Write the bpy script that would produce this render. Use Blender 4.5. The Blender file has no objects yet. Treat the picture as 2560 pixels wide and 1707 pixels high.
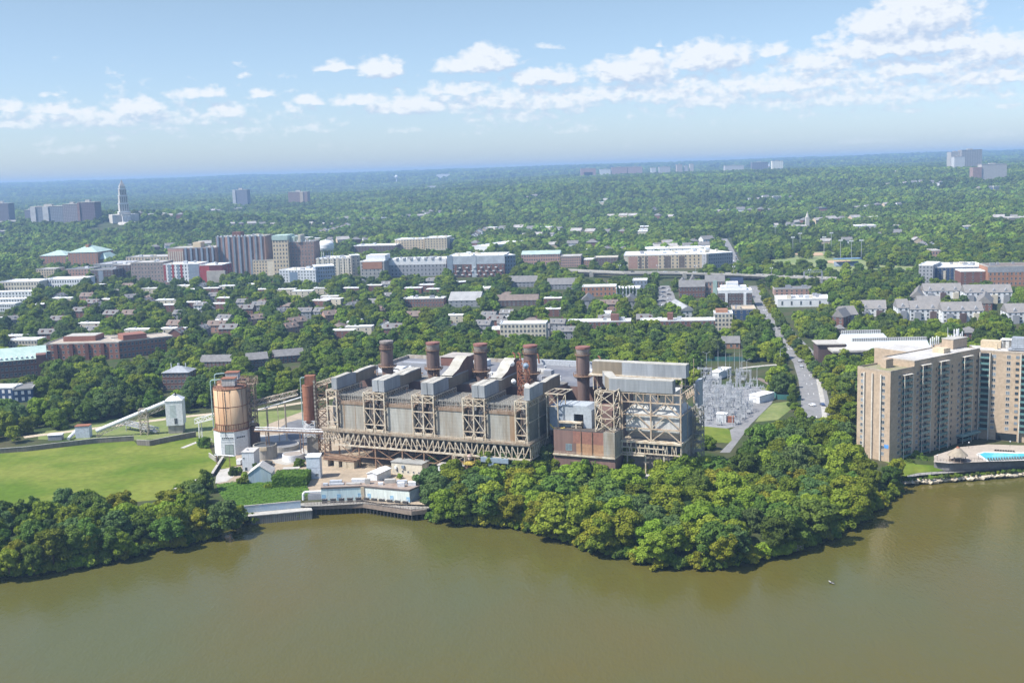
import bpy, bmesh, math, random
import numpy as np
from mathutils import Vector, Matrix
S = bpy.context.scene; COL = S.collection
rnd = random.Random(7)
PI = math.pi; rad = math.radians

# ---------------------------------------------------------------- camera
FPX = 2850.0; ROLL = rad(1.83); PITCH = math.atan(431.5/2850*math.cos(ROLL)); CAMZ = 137.0
_f = Vector((0, math.cos(PITCH), -math.sin(PITCH))); _u0 = Vector((0, math.sin(PITCH), math.cos(PITCH))); _r0 = Vector((1, 0, 0))
_r = _r0*math.cos(ROLL) - _u0*math.sin(ROLL); _u = _r0*math.sin(ROLL) + _u0*math.cos(ROLL)
cam_d = bpy.data.cameras.new('camera'); cam = bpy.data.objects.new('camera', cam_d); COL.objects.link(cam); S.camera = cam
cam_d.sensor_width = 36; cam_d.lens = FPX/2560*36; cam_d.clip_start = 1; cam_d.clip_end = 60000
cam.matrix_world = Matrix(((_r.x, _u.x, -_f.x, 0), (_r.y, _u.y, -_f.y, 0), (_r.z, _u.z, -_f.z, CAMZ), (0, 0, 0, 1)))

# ---------------------------------------------------------------- light, sky, exposure
SUN_EL = rad(52); SUN_DIR = Vector((-0.94*math.cos(SUN_EL), -0.345*math.cos(SUN_EL), math.sin(SUN_EL))).normalized()
sl = bpy.data.lights.new('sun', 'SUN'); sl.energy = 5.0; sl.angle = rad(0.5); sl.color = (1, 0.955, 0.88)
so = bpy.data.objects.new('sun', sl); COL.objects.link(so); so.rotation_euler = (-SUN_DIR).to_track_quat('-Z', 'Y').to_euler(); so.location = (0, 0, 400)
S.view_settings.view_transform = 'Standard'; S.view_settings.look = 'None'; S.view_settings.gamma = 1; S.view_settings.exposure = 0.62
cy = S.cycles; cy.max_bounces = 5; cy.diffuse_bounces = 2; cy.glossy_bounces = 2; cy.transmission_bounces = 2; cy.volume_bounces = 0
cy.transparent_max_bounces = 4; cy.use_denoising = True; cy.caustics_reflective = False; cy.caustics_refractive = False; cy.use_light_tree = False
def pray(px, py):
    return _f + _r*((px-1280)/FPX) - _u*((py-853.5)/FPX)
W = bpy.data.worlds.new('World'); S.world = W; W.use_nodes = True
def build_world():
    nt = W.node_tree; N = nt.nodes; L = nt.links; N.clear()
    def mth(op, *a, cl=False):
        n = N.new('ShaderNodeMath'); n.operation = op; n.use_clamp = cl
        for i, v in enumerate(a):
            if isinstance(v, (int, float)): n.inputs[i].default_value = v
            else: L.new(v, n.inputs[i])
        return n.outputs[0]
    sky = N.new('ShaderNodeTexSky'); sky.sky_type = 'NISHITA'; sky.sun_disc = False; sky.sun_elevation = SUN_EL
    sky.sun_rotation = math.atan2(SUN_DIR.x, SUN_DIR.y); sky.altitude = 100; sky.air_density = 1.0; sky.dust_density = 0.6; sky.ozone_density = 2.0
    tc = N.new('ShaderNodeTexCoord'); sp = N.new('ShaderNodeSeparateXYZ'); L.new(tc.outputs['Generated'], sp.inputs[0])
    X, Y, Z = sp.outputs
    az = mth('MULTIPLY', mth('ARCTAN2', X, Y), 57.2958); el = mth('MULTIPLY', mth('ARCSINE', Z), 57.2958)
    def field(daz, de):
        a0 = mth('ADD', az, daz); e0 = mth('ADD', el, de)
        cb = N.new('ShaderNodeCombineXYZ'); L.new(a0, cb.inputs[0]); L.new(mth('MULTIPLY', e0, 1.6), cb.inputs[1])
        def noise(sc, det, seed):
            n = N.new('ShaderNodeTexNoise'); n.noise_dimensions = '3D'; n.inputs['Scale'].default_value = sc; n.inputs['Detail'].default_value = det
            n.inputs['Roughness'].default_value = 0.5
            mp = N.new('ShaderNodeVectorMath'); mp.operation = 'ADD'; L.new(cb.outputs[0], mp.inputs[0]); mp.inputs[1].default_value = (seed, seed*2.3, seed*.7)
            L.new(mp.outputs[0], n.inputs['Vector']); return n
        n1 = noise(1.1, 2, 3.0); sc1 = N.new('ShaderNodeSeparateColor'); L.new(n1.outputs['Color'], sc1.inputs[0])
        aw = mth('ADD', a0, mth('MULTIPLY', mth('SUBTRACT', sc1.outputs[0], .5), 1.1)); ew = mth('ADD', e0, mth('MULTIPLY', mth('SUBTRACT', sc1.outputs[1], .5), .5))
        g = None
        for (px, py, rx, ry, amp) in CLOUDS:
            d = pray(px, py); a = math.degrees(math.atan2(d.x, d.y)); e = math.degrees(math.asin(d.normalized().z))
            ra = rx*57.3/2850*1.3; re = ry*57.3/2850*1.3
            x = mth('MULTIPLY_ADD', aw, 1/ra, -a/ra); y = mth('MULTIPLY_ADD', ew, 1/re, -(e-re*.35)/re)
            y = mth('MAXIMUM', y, mth('MULTIPLY', y, -2.2))
            v = mth('MULTIPLY_ADD', mth('MULTIPLY_ADD', x, x, mth('MULTIPLY', y, y)), -amp, amp)
            g = v if g is None else mth('MAXIMUM', g, v)
        g = mth('MAXIMUM', g, -1.0)
        n2 = noise(1.9, 5, 9.0)
        # low thin streaks close to the horizon
        st = noise(.55, 6, 21.0); band = mth('SUBTRACT', 1.0, mth('ABSOLUTE', mth('MULTIPLY_ADD', e0, .42, -1.25)))
        thin = mth('MULTIPLY_ADD', st.outputs['Fac'], 2.6, mth('MULTIPLY_ADD', band, .5, -1.75))
        g2 = mth('MAXIMUM', g, thin)
        return mth('MULTIPLY_ADD', n2.outputs['Fac'], 1.9, mth('ADD', g2, -.98))
    d0 = field(0, 0); d1 = field(-0.3, 0.5)
    mr = N.new('ShaderNodeMapRange'); mr.interpolation_type = 'SMOOTHSTEP'; L.new(d0, mr.inputs[0]); mr.inputs[1].default_value = -.12; mr.inputs[2].default_value = .80
    mr.inputs[4].default_value = .9
    up = N.new('ShaderNodeMapRange'); L.new(el, up.inputs[0]); up.inputs[1].default_value = .6; up.inputs[2].default_value = 3.2; up.inputs[3].default_value = .15
    fac = mth('MULTIPLY', mr.outputs[0], up.outputs[0], cl=True)
    lit = N.new('ShaderNodeMapRange'); L.new(mth('SUBTRACT', d0, d1), lit.inputs[0]); lit.inputs[1].default_value = -.55; lit.inputs[2].default_value = .28
    ramp = N.new('ShaderNodeMix'); ramp.data_type = 'RGBA'; L.new(lit.outputs[0], ramp.inputs[0])
    ramp.inputs[6].default_value = CL_SHADE; ramp.inputs[7].default_value = CL_LIT
    tint = N.new('ShaderNodeMix'); tint.data_type = 'RGBA'; tint.blend_type = 'MULTIPLY'; tint.inputs[0].default_value = 1
    L.new(sky.outputs[0], tint.inputs[6]); te = N.new('ShaderNodeMapRange'); L.new(el, te.inputs[0]); te.inputs[1].default_value = -1; te.inputs[2].default_value = 9; tm = N.new('ShaderNodeMix'); tm.data_type = 'RGBA'; L.new(te.outputs[0], tm.inputs[0]); tm.inputs[6].default_value = (.93,1.13,1.60,1); tm.inputs[7].default_value = (1.11,1.10,1.12,1); hi = N.new('ShaderNodeMapRange'); L.new(el, hi.inputs[0]); hi.inputs[1].default_value = 12; hi.inputs[2].default_value = 40; hi.inputs[3].default_value = 1; hi.inputs[4].default_value = 1.75; hv = N.new('ShaderNodeVectorMath'); hv.operation = 'SCALE'; L.new(tm.outputs[2], hv.inputs[0]); L.new(hi.outputs[0], hv.inputs['Scale']); L.new(hv.outputs[0], tint.inputs[7])  # sky overhead, outside the view, is brightened to add fill light
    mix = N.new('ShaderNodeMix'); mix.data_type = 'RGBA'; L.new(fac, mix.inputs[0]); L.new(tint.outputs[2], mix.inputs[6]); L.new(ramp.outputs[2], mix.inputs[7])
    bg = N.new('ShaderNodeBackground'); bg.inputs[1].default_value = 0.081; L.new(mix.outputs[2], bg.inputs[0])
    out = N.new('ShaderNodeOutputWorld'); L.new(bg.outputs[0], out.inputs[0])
CL_SHADE = (4.6, 5.5, 7.0, 1); CL_LIT = (7.5, 7.8, 8.2, 1); SKY_TINT = (1, 1, 1, 1)
CLOUDS = [(838,163,42,16,1),(950,163,52,32,1.25),(1215,140,70,40,1.25),(1165,158,75,26,1.1),(495,230,60,18,.8),(343,262,65,28,.95),(130,267,45,18,.9),(218,283,95,20,.8),(30,262,50,20,.7),
 (659,229,32,13,.9),(571,272,42,24,.8),(770,248,42,15,.9),(604,188,18,7,.5),(136,235,22,7,.5),(898,246,62,18,.9),(1034,256,110,30,.95),(1143,218,85,24,.8),(30,305,65,20,.7),(170,372,60,12,.5),
 (1362,185,85,26,1),(1585,165,100,42,1.2),(1617,138,38,26,1.1),(1510,165,50,22,1),(1770,132,100,44,1.2),(1928,120,45,20,.8),(2042,150,100,34,.85),(2215,50,90,46,1.3),(2310,18,110,66,1.35),(2276,104,200,36,1.25),
 (2480,112,110,42,1.1),(2287,165,95,24,1),(2477,182,140,28,.85),(1498,232,190,26,.7),(1380,250,110,30,.75),(1960,203,180,30,.85),(1770,243,85,28,.8),(1300,285,100,22,.6),(2083,258,24,9,.7),(2254,272,50,10,.6),
 (2524,262,26,12,.8),(1372,117,28,9,.5),(1650,110,12,8,.6),(2070,90,26,11,.6),(2240,205,40,14,.8),(2160,350,50,9,.5),(2500,335,60,9,.5),(1440,325,40,9,.5),(1700,212,340,44,.66),(2150,228,300,40,.64),(1250,238,190,36,.66),(250,290,290,28,.56),(2350,150,250,50,.66),(2050,190,240,40,.62),(1100,260,160,26,.55),(400,320,60,12,.5),(600,325,70,9,.5),(770,320,50,12,.5),(1010,325,40,10,.5)]

# ---------------------------------------------------------------- terrain height
def ss(a, b, v):
    t = np.clip((v-a)/(b-a), 0, 1); return t*t*(3-2*t)
def hgt(x, y):
    q = x/np.maximum(y, 50.0)
    z = 5 + 8*ss(620, 1500, y) + 6*ss(1500, 2400, y)
    rt = ss(-.22, .12, q)
    z = z + ss(2200, 4300, y)*(58*rt + 14*(1-rt))
    z = z + 31*np.exp(-((x+915)**2+(y-2700)**2)/330.0**2)
    z = z + ss(6000, 12800, y)*(46*rt + 92*(1-rt)) + 9*ss(9000, 12000, y)*ss(.25, .4, q)
    z = z + ss(1500, 3000, y)*(5*np.sin(x/310+1.3)*np.sin(y/420) + 3*np.sin(x/140+y/190)) + ss(7000, 9000, y)*6*np.sin(x/800.0)*np.cos(y/900.0+x/1300)
    return z
def hz(x, y): return float(hgt(float(x), float(y)))
def G(px, py, z=None):
    d = pray(px, py)
    if z is None:
        t = 300.0; st = 5.0
        while t < 16000:
            if CAMZ + d.z*t < hz(d.x*t, d.y*t): break
            t += st; st *= 1.01
        lo, hi = t-st*1.1, t
        for _ in range(25):
            m = (lo+hi)/2
            if CAMZ + d.z*m < hz(d.x*m, d.y*m): hi = m
            else: lo = m
        return Vector((d.x*hi, d.y*hi, CAMZ+d.z*hi))
    t = (z-CAMZ)/d.z
    return Vector((d.x*t, d.y*t, z))
def VP(px, py, P0, n):
    d = pray(px, py); t = (P0[0]*n[0]+P0[1]*n[1])/(d.x*n[0]+d.y*n[1]); return Vector((d.x*t, d.y*t, CAMZ+d.z*t))

# ---------------------------------------------------------------- materials
MATS = {}
def mat(name, c, r=.8, c2=None, sc=.15, streak=False, grid=None, metal=0, bump=0, rng=0, spec=.3, emis=None, gridc=.75):
    if name in MATS: return MATS[name]
    m = bpy.data.materials.new(name); m.use_nodes = True; nt = m.node_tree; N = nt.nodes; L = nt.links; b = N['Principled BSDF']
    b.inputs['Roughness'].default_value = r; b.inputs['Metallic'].default_value = metal; b.inputs['Specular IOR Level'].default_value = spec
    tc = N.new('ShaderNodeTexCoord'); mp = N.new('ShaderNodeMapping'); L.new(tc.outputs['Object'], mp.inputs[0])
    if streak: mp.inputs['Scale'].default_value = (1, 1, .12)
    n = N.new('ShaderNodeTexNoise'); n.inputs['Scale'].default_value = sc; n.inputs['Detail'].default_value = 5; n.inputs['Roughness'].default_value = .62; L.new(mp.outputs[0], n.inputs['Vector'])
    mr = N.new('ShaderNodeMapRange'); L.new(n.outputs['Fac'], mr.inputs[0]); mr.inputs[1].default_value = .38; mr.inputs[2].default_value = .64
    mx = N.new('ShaderNodeMix'); mx.data_type = 'RGBA'; L.new(mr.outputs[0], mx.inputs[0])
    c = tuple(c); c2 = tuple(c2) if c2 else tuple(v*.78 for v in c)
    mx.inputs[6].default_value = (*c, 1); mx.inputs[7].default_value = (*c2, 1); col = mx.outputs[2]
    nf = N.new('ShaderNodeTexNoise'); nf.inputs['Scale'].default_value = max(sc*7, .35); nf.inputs['Detail'].default_value = 4; L.new(mp.outputs[0], nf.inputs['Vector']); rf = N.new('ShaderNodeMapRange'); L.new(nf.outputs['Fac'], rf.inputs[0]); rf.inputs[1].default_value = .3; rf.inputs[2].default_value = .7; rf.inputs[3].default_value = .84; rf.inputs[4].default_value = 1.12
    hf = N.new('ShaderNodeHueSaturation'); L.new(rf.outputs[0], hf.inputs['Value']); L.new(col, hf.inputs['Color']); col = hf.outputs[0]
    if grid:
        # panel joints drawn as darker thin lines along x/y and z
        sp = N.new('ShaderNodeSeparateXYZ'); L.new(tc.outputs['Object'], sp.inputs[0])
        def M(op, *a):
            q = N.new('ShaderNodeMath'); q.operation = op
            for i, v in enumerate(a):
                if isinstance(v, (int, float)): q.inputs[i].default_value = v
                else: L.new(v, q.inputs[i])
            return q.outputs[0]
        h = M('ADD', sp.outputs[0], sp.outputs[1]); gx, gz, lw = grid
        a = M('LESS_THAN', M('FRACT', M('DIVIDE', h, gx)), lw/gx) if gx else 0.0
        bb = M('LESS_THAN', M('FRACT', M('DIVIDE', sp.outputs[2], gz)), lw/gz) if gz else 0.0
        k = M('MAXIMUM', a, bb)
        m2 = N.new('ShaderNodeMix'); m2.data_type = 'RGBA'; m2.blend_type = 'MULTIPLY'; L.new(k, m2.inputs[0]); L.new(col, m2.inputs[6]); m2.inputs[7].default_value = (gridc, gridc*.98, gridc*.95, 1); col = m2.outputs[2]
    if rng:
        oi = N.new('ShaderNodeObjectInfo'); hs = N.new('ShaderNodeHueSaturation'); L.new(col, hs.inputs['Color'])
        q = N.new('ShaderNodeMapRange'); L.new(oi.outputs['Random'], q.inputs[0]); q.inputs[3].default_value = 1-rng; q.inputs[4].default_value = 1+rng; L.new(q.outputs[0], hs.inputs['Value']); col = hs.outputs[0]
    L.new(col, b.inputs['Base Color'])
    if bump:
        bp = N.new('ShaderNodeBump'); bp.inputs['Strength'].default_value = bump; bp.inputs['Distance'].default_value = .3; L.new(n.outputs['Fac'], bp.inputs['Height']); L.new(bp.outputs[0], b.inputs['Normal'])
    if emis: b.inputs['Emission Color'].default_value = (*emis, 1); b.inputs['Emission Strength'].default_value = 1
    MATS[name] = m; return m
STEEL = mat('cream_steel', (.60,.54,.43), c2=(.40,.31,.21), sc=.5)
RSTEEL = mat('rusty_steel', (.30,.20,.13), c2=(.18,.10,.06), sc=.5)
DSTEEL = mat('dark_steel', (.09,.085,.08))
GALV = mat('galvanized_steel', (.46,.48,.50), c2=(.33,.35,.37), sc=1.5)
PANEL = mat('weathered_metal_panel', (.38,.38,.345), c2=(.27,.235,.18), sc=.2, streak=True, grid=(1.6,1.6,.09), gridc=.8)
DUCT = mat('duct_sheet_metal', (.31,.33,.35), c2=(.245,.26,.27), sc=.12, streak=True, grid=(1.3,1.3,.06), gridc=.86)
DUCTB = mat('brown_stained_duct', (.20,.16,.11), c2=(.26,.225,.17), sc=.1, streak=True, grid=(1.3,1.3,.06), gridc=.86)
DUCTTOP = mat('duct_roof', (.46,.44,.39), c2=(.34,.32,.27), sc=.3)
RUSTTRIM = mat('rust_stained_concrete', (.30,.23,.17), c2=(.20,.13,.08), sc=.5, streak=True)
STACKM = mat('sooty_stack_steel', (.185,.125,.105), c2=(.12,.085,.075), sc=.2, streak=True, rng=.12)
STACKT = mat('stack_grey_band', (.28,.25,.23), c2=(.2,.17,.15), sc=.5)
REDCAP = mat('red_cap_paint', (.27,.125,.10), c2=(.21,.095,.08), sc=.5)
FLATBLACK = mat('soot', (.035,.03,.03))  # plain black parts, and shade painted under the dock and in the portal
BRKW = mat('brown_wall_panel', (.20,.125,.105), c2=(.155,.10,.085), sc=.1, streak=True)
ROOFD = mat('dark_roof_membrane', (.13,.135,.155), c2=(.20,.20,.21), sc=.08)
ROOFL = mat('pale_roof_membrane', (.50,.48,.45), c2=(.40,.38,.35), sc=.1)
ROOFW = mat('white_roof', (.80,.80,.78), c2=(.66,.66,.64), sc=.12)
ROOFG = mat('grey_shingle', (.20,.195,.19), c2=(.15,.145,.14), sc=.4)
ROOFN = mat('brown_shingle', (.21,.165,.14), c2=(.15,.12,.10), sc=.4)
ROOFGR = mat('green_copper_roof', (.42,.53,.48), c2=(.34,.45,.40), sc=.2, grid=(1.5,0,.12))
WHITE = mat('white_paint', (.72,.73,.73), c2=(.62,.63,.64), sc=.2)
WHITEC = mat('white_corrugated', (.60,.63,.65), c2=(.52,.55,.57), sc=.2, grid=(1.0,0,.12), gridc=.85)
BLUEC = mat('pale_blue_corrugated', (.36,.46,.56), c2=(.42,.48,.5), sc=.3, streak=True, grid=(1.2,0,.1), gridc=.88)
CREAM = mat('cream_wall', (.60,.55,.44), c2=(.53,.48,.38), sc=.1)
TAN = mat('tan_brick', (.44,.345,.25), c2=(.40,.31,.22), sc=.12, grid=(0,2.81,.12), gridc=.88)
BRICK = mat('red_brick', (.195,.095,.072), c2=(.15,.075,.06), sc=.3, rng=.12)
BRICKO = mat('orange_brick', (.36,.185,.11), c2=(.30,.15,.09), sc=.2)
BRICKP = mat('pink_brick', (.42,.26,.205), c2=(.36,.22,.175), sc=.2, rng=.06)
BRICKD = mat('dark_brick', (.125,.085,.075), c2=(.10,.068,.06), sc=.3)
GREYW = mat('grey_wall', (.30,.31,.33), c2=(.25,.26,.28), sc=.2)
BLUEG = mat('blue_grey_wall', (.22,.27,.33), c2=(.19,.23,.28), sc=.2)
NAVY = mat('navy_siding', (.035,.075,.16), c2=(.028,.06,.13), sc=.2, grid=(0,.9,.08))
BEIGE = mat('beige_wall', (.56,.46,.32), c2=(.50,.41,.28), sc=.2)
RED = mat('red_panel', (.32,.05,.05), c2=(.27,.04,.04))
CONC = mat('concrete', (.36,.34,.30), c2=(.27,.25,.215), sc=.25, streak=True)
CONCP = mat('pale_concrete', (.45,.43,.39), c2=(.36,.34,.3), sc=.15)
DIRT = mat('sandy_dirt', (.40,.32,.23), c2=(.29,.235,.17), sc=.11, bump=.3)
ASPH = mat('asphalt', (.17,.17,.175), c2=(.13,.13,.135), sc=.08)
ROADL = mat('worn_asphalt', (.235,.23,.225), c2=(.19,.185,.18), sc=.09)
PAINT = mat('road_paint', (.75,.75,.72))
GRASS = mat('mown_grass', (.172,.195,.036), c2=(.088,.142,.014), sc=.03, bump=.2, spec=.05)
GRASSD = mat('dry_grass', (.20,.22,.085), c2=(.13,.175,.05), sc=.06, bump=.3, spec=.05)
IVYG = mat('kudzu_green', (.09,.17,.02), c2=(.06,.12,.015), sc=.5, bump=1)
GLASS = mat('window_glass', (.035,.05,.065), r=.15, rng=.5, spec=.6)
GLASSB = mat('bright_window', (.16,.19,.22), r=.2, rng=.5, spec=.6)
FRAMEW = mat('window_frame', (.55,.55,.53))
BALCG = mat('green_balcony_glass', (.125,.235,.225), c2=(.095,.19,.185), r=.25, spec=.5)
RUST = mat('rust_tank', (.45,.26,.14), c2=(.56,.40,.25), sc=.13, streak=True)
RUSTD = mat('rust_seam', (.20,.085,.045), c2=(.27,.13,.07), sc=1)
RUSTR = mat('red_rust', (.30,.13,.075), c2=(.22,.09,.05), sc=.2, streak=True)
TEAL = mat('pale_teal_pipe', (.35,.48,.48))
YELL = mat('yellow_paint', (.50,.38,.08))
WOOD = mat('weathered_timber', (.27,.215,.175), c2=(.19,.15,.12), sc=.8)
THATCH = mat('thatch', (.34,.29,.22), c2=(.26,.22,.165), sc=1)
POOLW = mat('pool_water', (.10,.50,.62), c2=(.13,.56,.68), r=.08, spec=.5)
ROCK = mat('pale_rock', (.62,.53,.40), c2=(.50,.42,.31), sc=.5)
STONE = mat('pale_stone', (.52,.49,.44), c2=(.45,.42,.37), sc=.1)
BARK = mat('bark', (.10,.08,.06))
SOLAR = mat('dark_panel', (.03,.04,.07), r=.3)

# ---------------------------------------------------------------- mesh builder
class MB:
    def __init__(s): s.v = []; s.f = []; s.m = []; s.cur = 0
    def quad(s, *p):
        n = len(s.v); s.v += [tuple(q) for q in p]; s.f.append(tuple(range(n, n+len(p)))); s.m.append(s.cur); return s
    def hexa(s, P, caps=True):
        n = len(s.v); s.v += [tuple(q) for q in P]
        F = [(0,3,2,1),(4,5,6,7)] if caps else []
        F += [(0,1,5,4),(1,2,6,5),(2,3,7,6),(3,0,4,7)]
        for f in F: s.f.append(tuple(n+i for i in f)); s.m.append(s.cur)
        return s
    def box(s, x0, x1, y0, y1, z0, z1):
        return s.hexa([(x0,y0,z0),(x1,y0,z0),(x1,y1,z0),(x0,y1,z0),(x0,y0,z1),(x1,y0,z1),(x1,y1,z1),(x0,y1,z1)])
    def beam(s, p, q, w=.3, h=None):
        p = Vector(p); q = Vector(q); d = (q-p).normalized(); h = h or w
        a = d.cross(Vector((0,0,1)))
        if a.length < .01: a = Vector((1,0,0))
        a.normalize(); b = a.cross(d); a *= w/2; b *= h/2
        return s.hexa([p-a-b, p+a-b, p+a+b, p-a+b, q-a-b, q+a-b, q+a+b, q-a+b])
    def cyl(s, x, y, z0, z1, r0, r1=None, n=20, cap=True, capb=False):
        r1 = r0 if r1 is None else r1; k = len(s.v)
        for i in range(n):
            a = 2*PI*i/n; s.v.append((x+r0*math.cos(a), y+r0*math.sin(a), z0)); s.v.append((x+r1*math.cos(a), y+r1*math.sin(a), z1))
        for i in range(n):
            j = (i+1) % n; s.f.append((k+2*i, k+2*j, k+2*j+1, k+2*i+1)); s.m.append(s.cur)
        if cap: s.f.append(tuple(k+2*i+1 for i in range(n))); s.m.append(s.cur)
        if capb: s.f.append(tuple(k+2*i for i in reversed(range(n)))); s.m.append(s.cur)
        return s
    def tube(s, pts, r, n=8):
        pts = [Vector(p) for p in pts]
        for i in range(len(pts)-1):
            p, q = pts[i], pts[i+1]; d = (q-p).normalized(); a = d.cross(Vector((0,0,1)))
            if a.length < .01: a = Vector((1,0,0))
            a.normalize(); b = a.cross(d); k = len(s.v)
            for j in range(n):
                t = 2*PI*j/n; o = (a*math.cos(t)+b*math.sin(t))*r; s.v.append(tuple(p+o)); s.v.append(tuple(q+o))
            for j in range(n):
                l = (j+1) % n; s.f.append((k+2*j, k+2*l, k+2*l+1, k+2*j+1)); s.m.append(s.cur)
            s.f.append(tuple(k+2*j for j in reversed(range(n)))); s.m.append(s.cur); s.f.append(tuple(k+2*j+1 for j in range(n))); s.m.append(s.cur)
        return s
    def prism(s, pts, z0, z1, cap=True):
        k = len(s.v); n = len(pts)
        for p in pts: s.v.append((p[0], p[1], z0)); s.v.append((p[0], p[1], z1))
        for i in range(n):
            j = (i+1) % n; s.f.append((k+2*i, k+2*j, k+2*j+1, k+2*i+1)); s.m.append(s.cur)
        if cap: s.f.append(tuple(k+2*i+1 for i in range(n))); s.m.append(s.cur)
        return s
    def gable(s, x0, x1, y0, y1, z0, z1, axis='x', ov=.4):
        # solid gabled roof, ridge along axis
        if axis == 'x':
            ym = (y0+y1)/2; P = [(x0-ov,y0-ov,z0),(x1+ov,y0-ov,z0),(x1+ov,y1+ov,z0),(x0-ov,y1+ov,z0),(x0-ov,ym,z1),(x1+ov,ym,z1)]; F = [(0,1,5,4),(2,3,4,5),(0,4,3),(1,2,5),(0,3,2,1)]
        else:
            xm = (x0+x1)/2; P = [(x0-ov,y0-ov,z0),(x1+ov,y0-ov,z0),(x1+ov,y1+ov,z0),(x0-ov,y1+ov,z0),(xm,y0-ov,z1),(xm,y1+ov,z1)]; F = [(0,4,5,3),(1,2,5,4),(0,1,4),(2,3,5),(0,3,2,1)]
        n = len(s.v); s.v += P
        for f in F: s.f.append(tuple(n+i for i in f)); s.m.append(s.cur)
        return s
    def hip(s, x0, x1, y0, y1, z0, z1, ov=.5, ins=.35):
        w = min(x1-x0, y1-y0)*ins
        if x1-x0 > y1-y0: R = [(x0+w*1.4,(y0+y1)/2,z1),(x1-w*1.4,(y0+y1)/2,z1)]; F = [(0,1,5,4),(2,3,4,5),(0,4,3),(1,2,5),(0,3,2,1)]
        else: R = [((x0+x1)/2,y0+w*1.4,z1),((x0+x1)/2,y1-w*1.4,z1)]; F = [(0,4,5,3),(1,2,5,4),(0,1,4),(2,3,5),(0,3,2,1)]
        n = len(s.v); s.v += [(x0-ov,y0-ov,z0),(x1+ov,y0-ov,z0),(x1+ov,y1+ov,z0),(x0-ov,y1+ov,z0)]+R
        for f in F: s.f.append(tuple(n+i for i in f)); s.m.append(s.cur)
        return s
    def mesh(s, name, mats, off=(0,0,0), smooth=False):
        me = bpy.data.meshes.new(name); me.from_pydata([(a-off[0], b-off[1], c-off[2]) for a, b, c in s.v], [], s.f)
        mats = mats if isinstance(mats, (list, tuple)) else [mats]
        for m in mats: me.materials.append(m)
        if len(mats) > 1: me.polygons.foreach_set('material_index', s.m)
        if smooth: me.polygons.foreach_set('use_smooth', [True]*len(s.f))
        me.update(); return me
WF = ((0., 0.), 0.)
def tag(o, label=None, cat=None, group=None, kind=None):
    if label: o['label'] = label
    if cat: o['category'] = cat
    if group: o['group'] = group
    if kind: o['kind'] = kind
    return o
def fw(fr, x, y):
    a = rad(fr[1]); c, s = math.cos(a), math.sin(a); return fr[0][0]+x*c-y*s, fr[0][1]+x*s+y*c
class Thing:
    def __init__(s, name, label, cat, fr=WF, base=(0,0,5), group=None):
        s.fr = fr; s.base = base; o = bpy.data.objects.new(name, None); COL.objects.link(o); o.empty_display_size = 1
        x, y = fw(fr, base[0], base[1]); o.location = (x, y, base[2]); o.rotation_euler = (0, 0, rad(fr[1])); tag(o, label, cat, group); s.o = o
    def part(s, name, mb, m, parent=None, smooth=False, label=None, kind=None, base=None):
        o = bpy.data.objects.new(name, mb.mesh(name, m, s.base, smooth)); COL.objects.link(o); o.parent = parent or s.o
        if label: o['label'] = label
        if kind: o['kind'] = kind
        return o
    def inst(s, name, me, loc, rot=0, parent=None):
        o = bpy.data.objects.new(name, me); COL.objects.link(o); o.parent = parent or s.o
        o.location = (loc[0]-s.base[0], loc[1]-s.base[1], loc[2]-s.base[2]); o.rotation_euler = (0, 0, rot); return o
def single(name, mb, m, label, cat, fr=WF, base=(0,0,5), group=None, kind=None, smooth=False):
    o = bpy.data.objects.new(name, mb.mesh(name, m, base, smooth)); COL.objects.link(o)
    x, y = fw(fr, base[0], base[1]); o.location = (x, y, base[2]); o.rotation_euler = (0, 0, rad(fr[1])); tag(o, label, cat, group, kind); return o
def copy_tree(o, parent=None):
    c = o.copy(); COL.objects.link(c); c.parent = parent
    for ch in o.children: copy_tree(ch, c)
    return c
def struct(name, mb, m, smooth=False):
    o = bpy.data.objects.new(name, mb.mesh(name, m, (0,0,0), smooth)); COL.objects.link(o); o['kind'] = 'structure'; return o
def lattice(mb, x0, x1, y0, y1, z0, z1, nz, w=.25, br=.15, faces='xyXY', cross=True):
    """four corner posts with braced faces"""
    for x in (x0, x1):
        for y in (y0, y1): mb.beam((x,y,z0), (x,y,z1), w)
    dz = (z1-z0)/nz
    for k in range(nz):
        a, b = z0+k*dz, z0+(k+1)*dz
        for (p, q, fc) in (((x0,y0),(x1,y0),'y'), ((x0,y1),(x1,y1),'Y'), ((x0,y0),(x0,y1),'x'), ((x1,y0),(x1,y1),'X')):
            if fc not in faces: continue
            mb.beam((*p,b), (*q,b), br*1.2)
            mb.beam((*p,a), (*q,b), br)
            if cross: mb.beam((*q,a), (*p,b), br)
def rail(mb, pts, z, h=1.1, step=2.5, r=.07):
    for i in range(len(pts)-1):
        p = Vector(pts[i]); q = Vector(pts[i+1]); n = max(1, int((q-p).length/step))
        for dz in (h, h*.5): mb.beam((p.x,p.y,z+dz), (q.x,q.y,z+dz), r)
        for k in range(n+1):
            t = p.lerp(q, k/n); mb.beam((t.x,t.y,z), (t.x,t.y,z+h), r)
_win = {}
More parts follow.
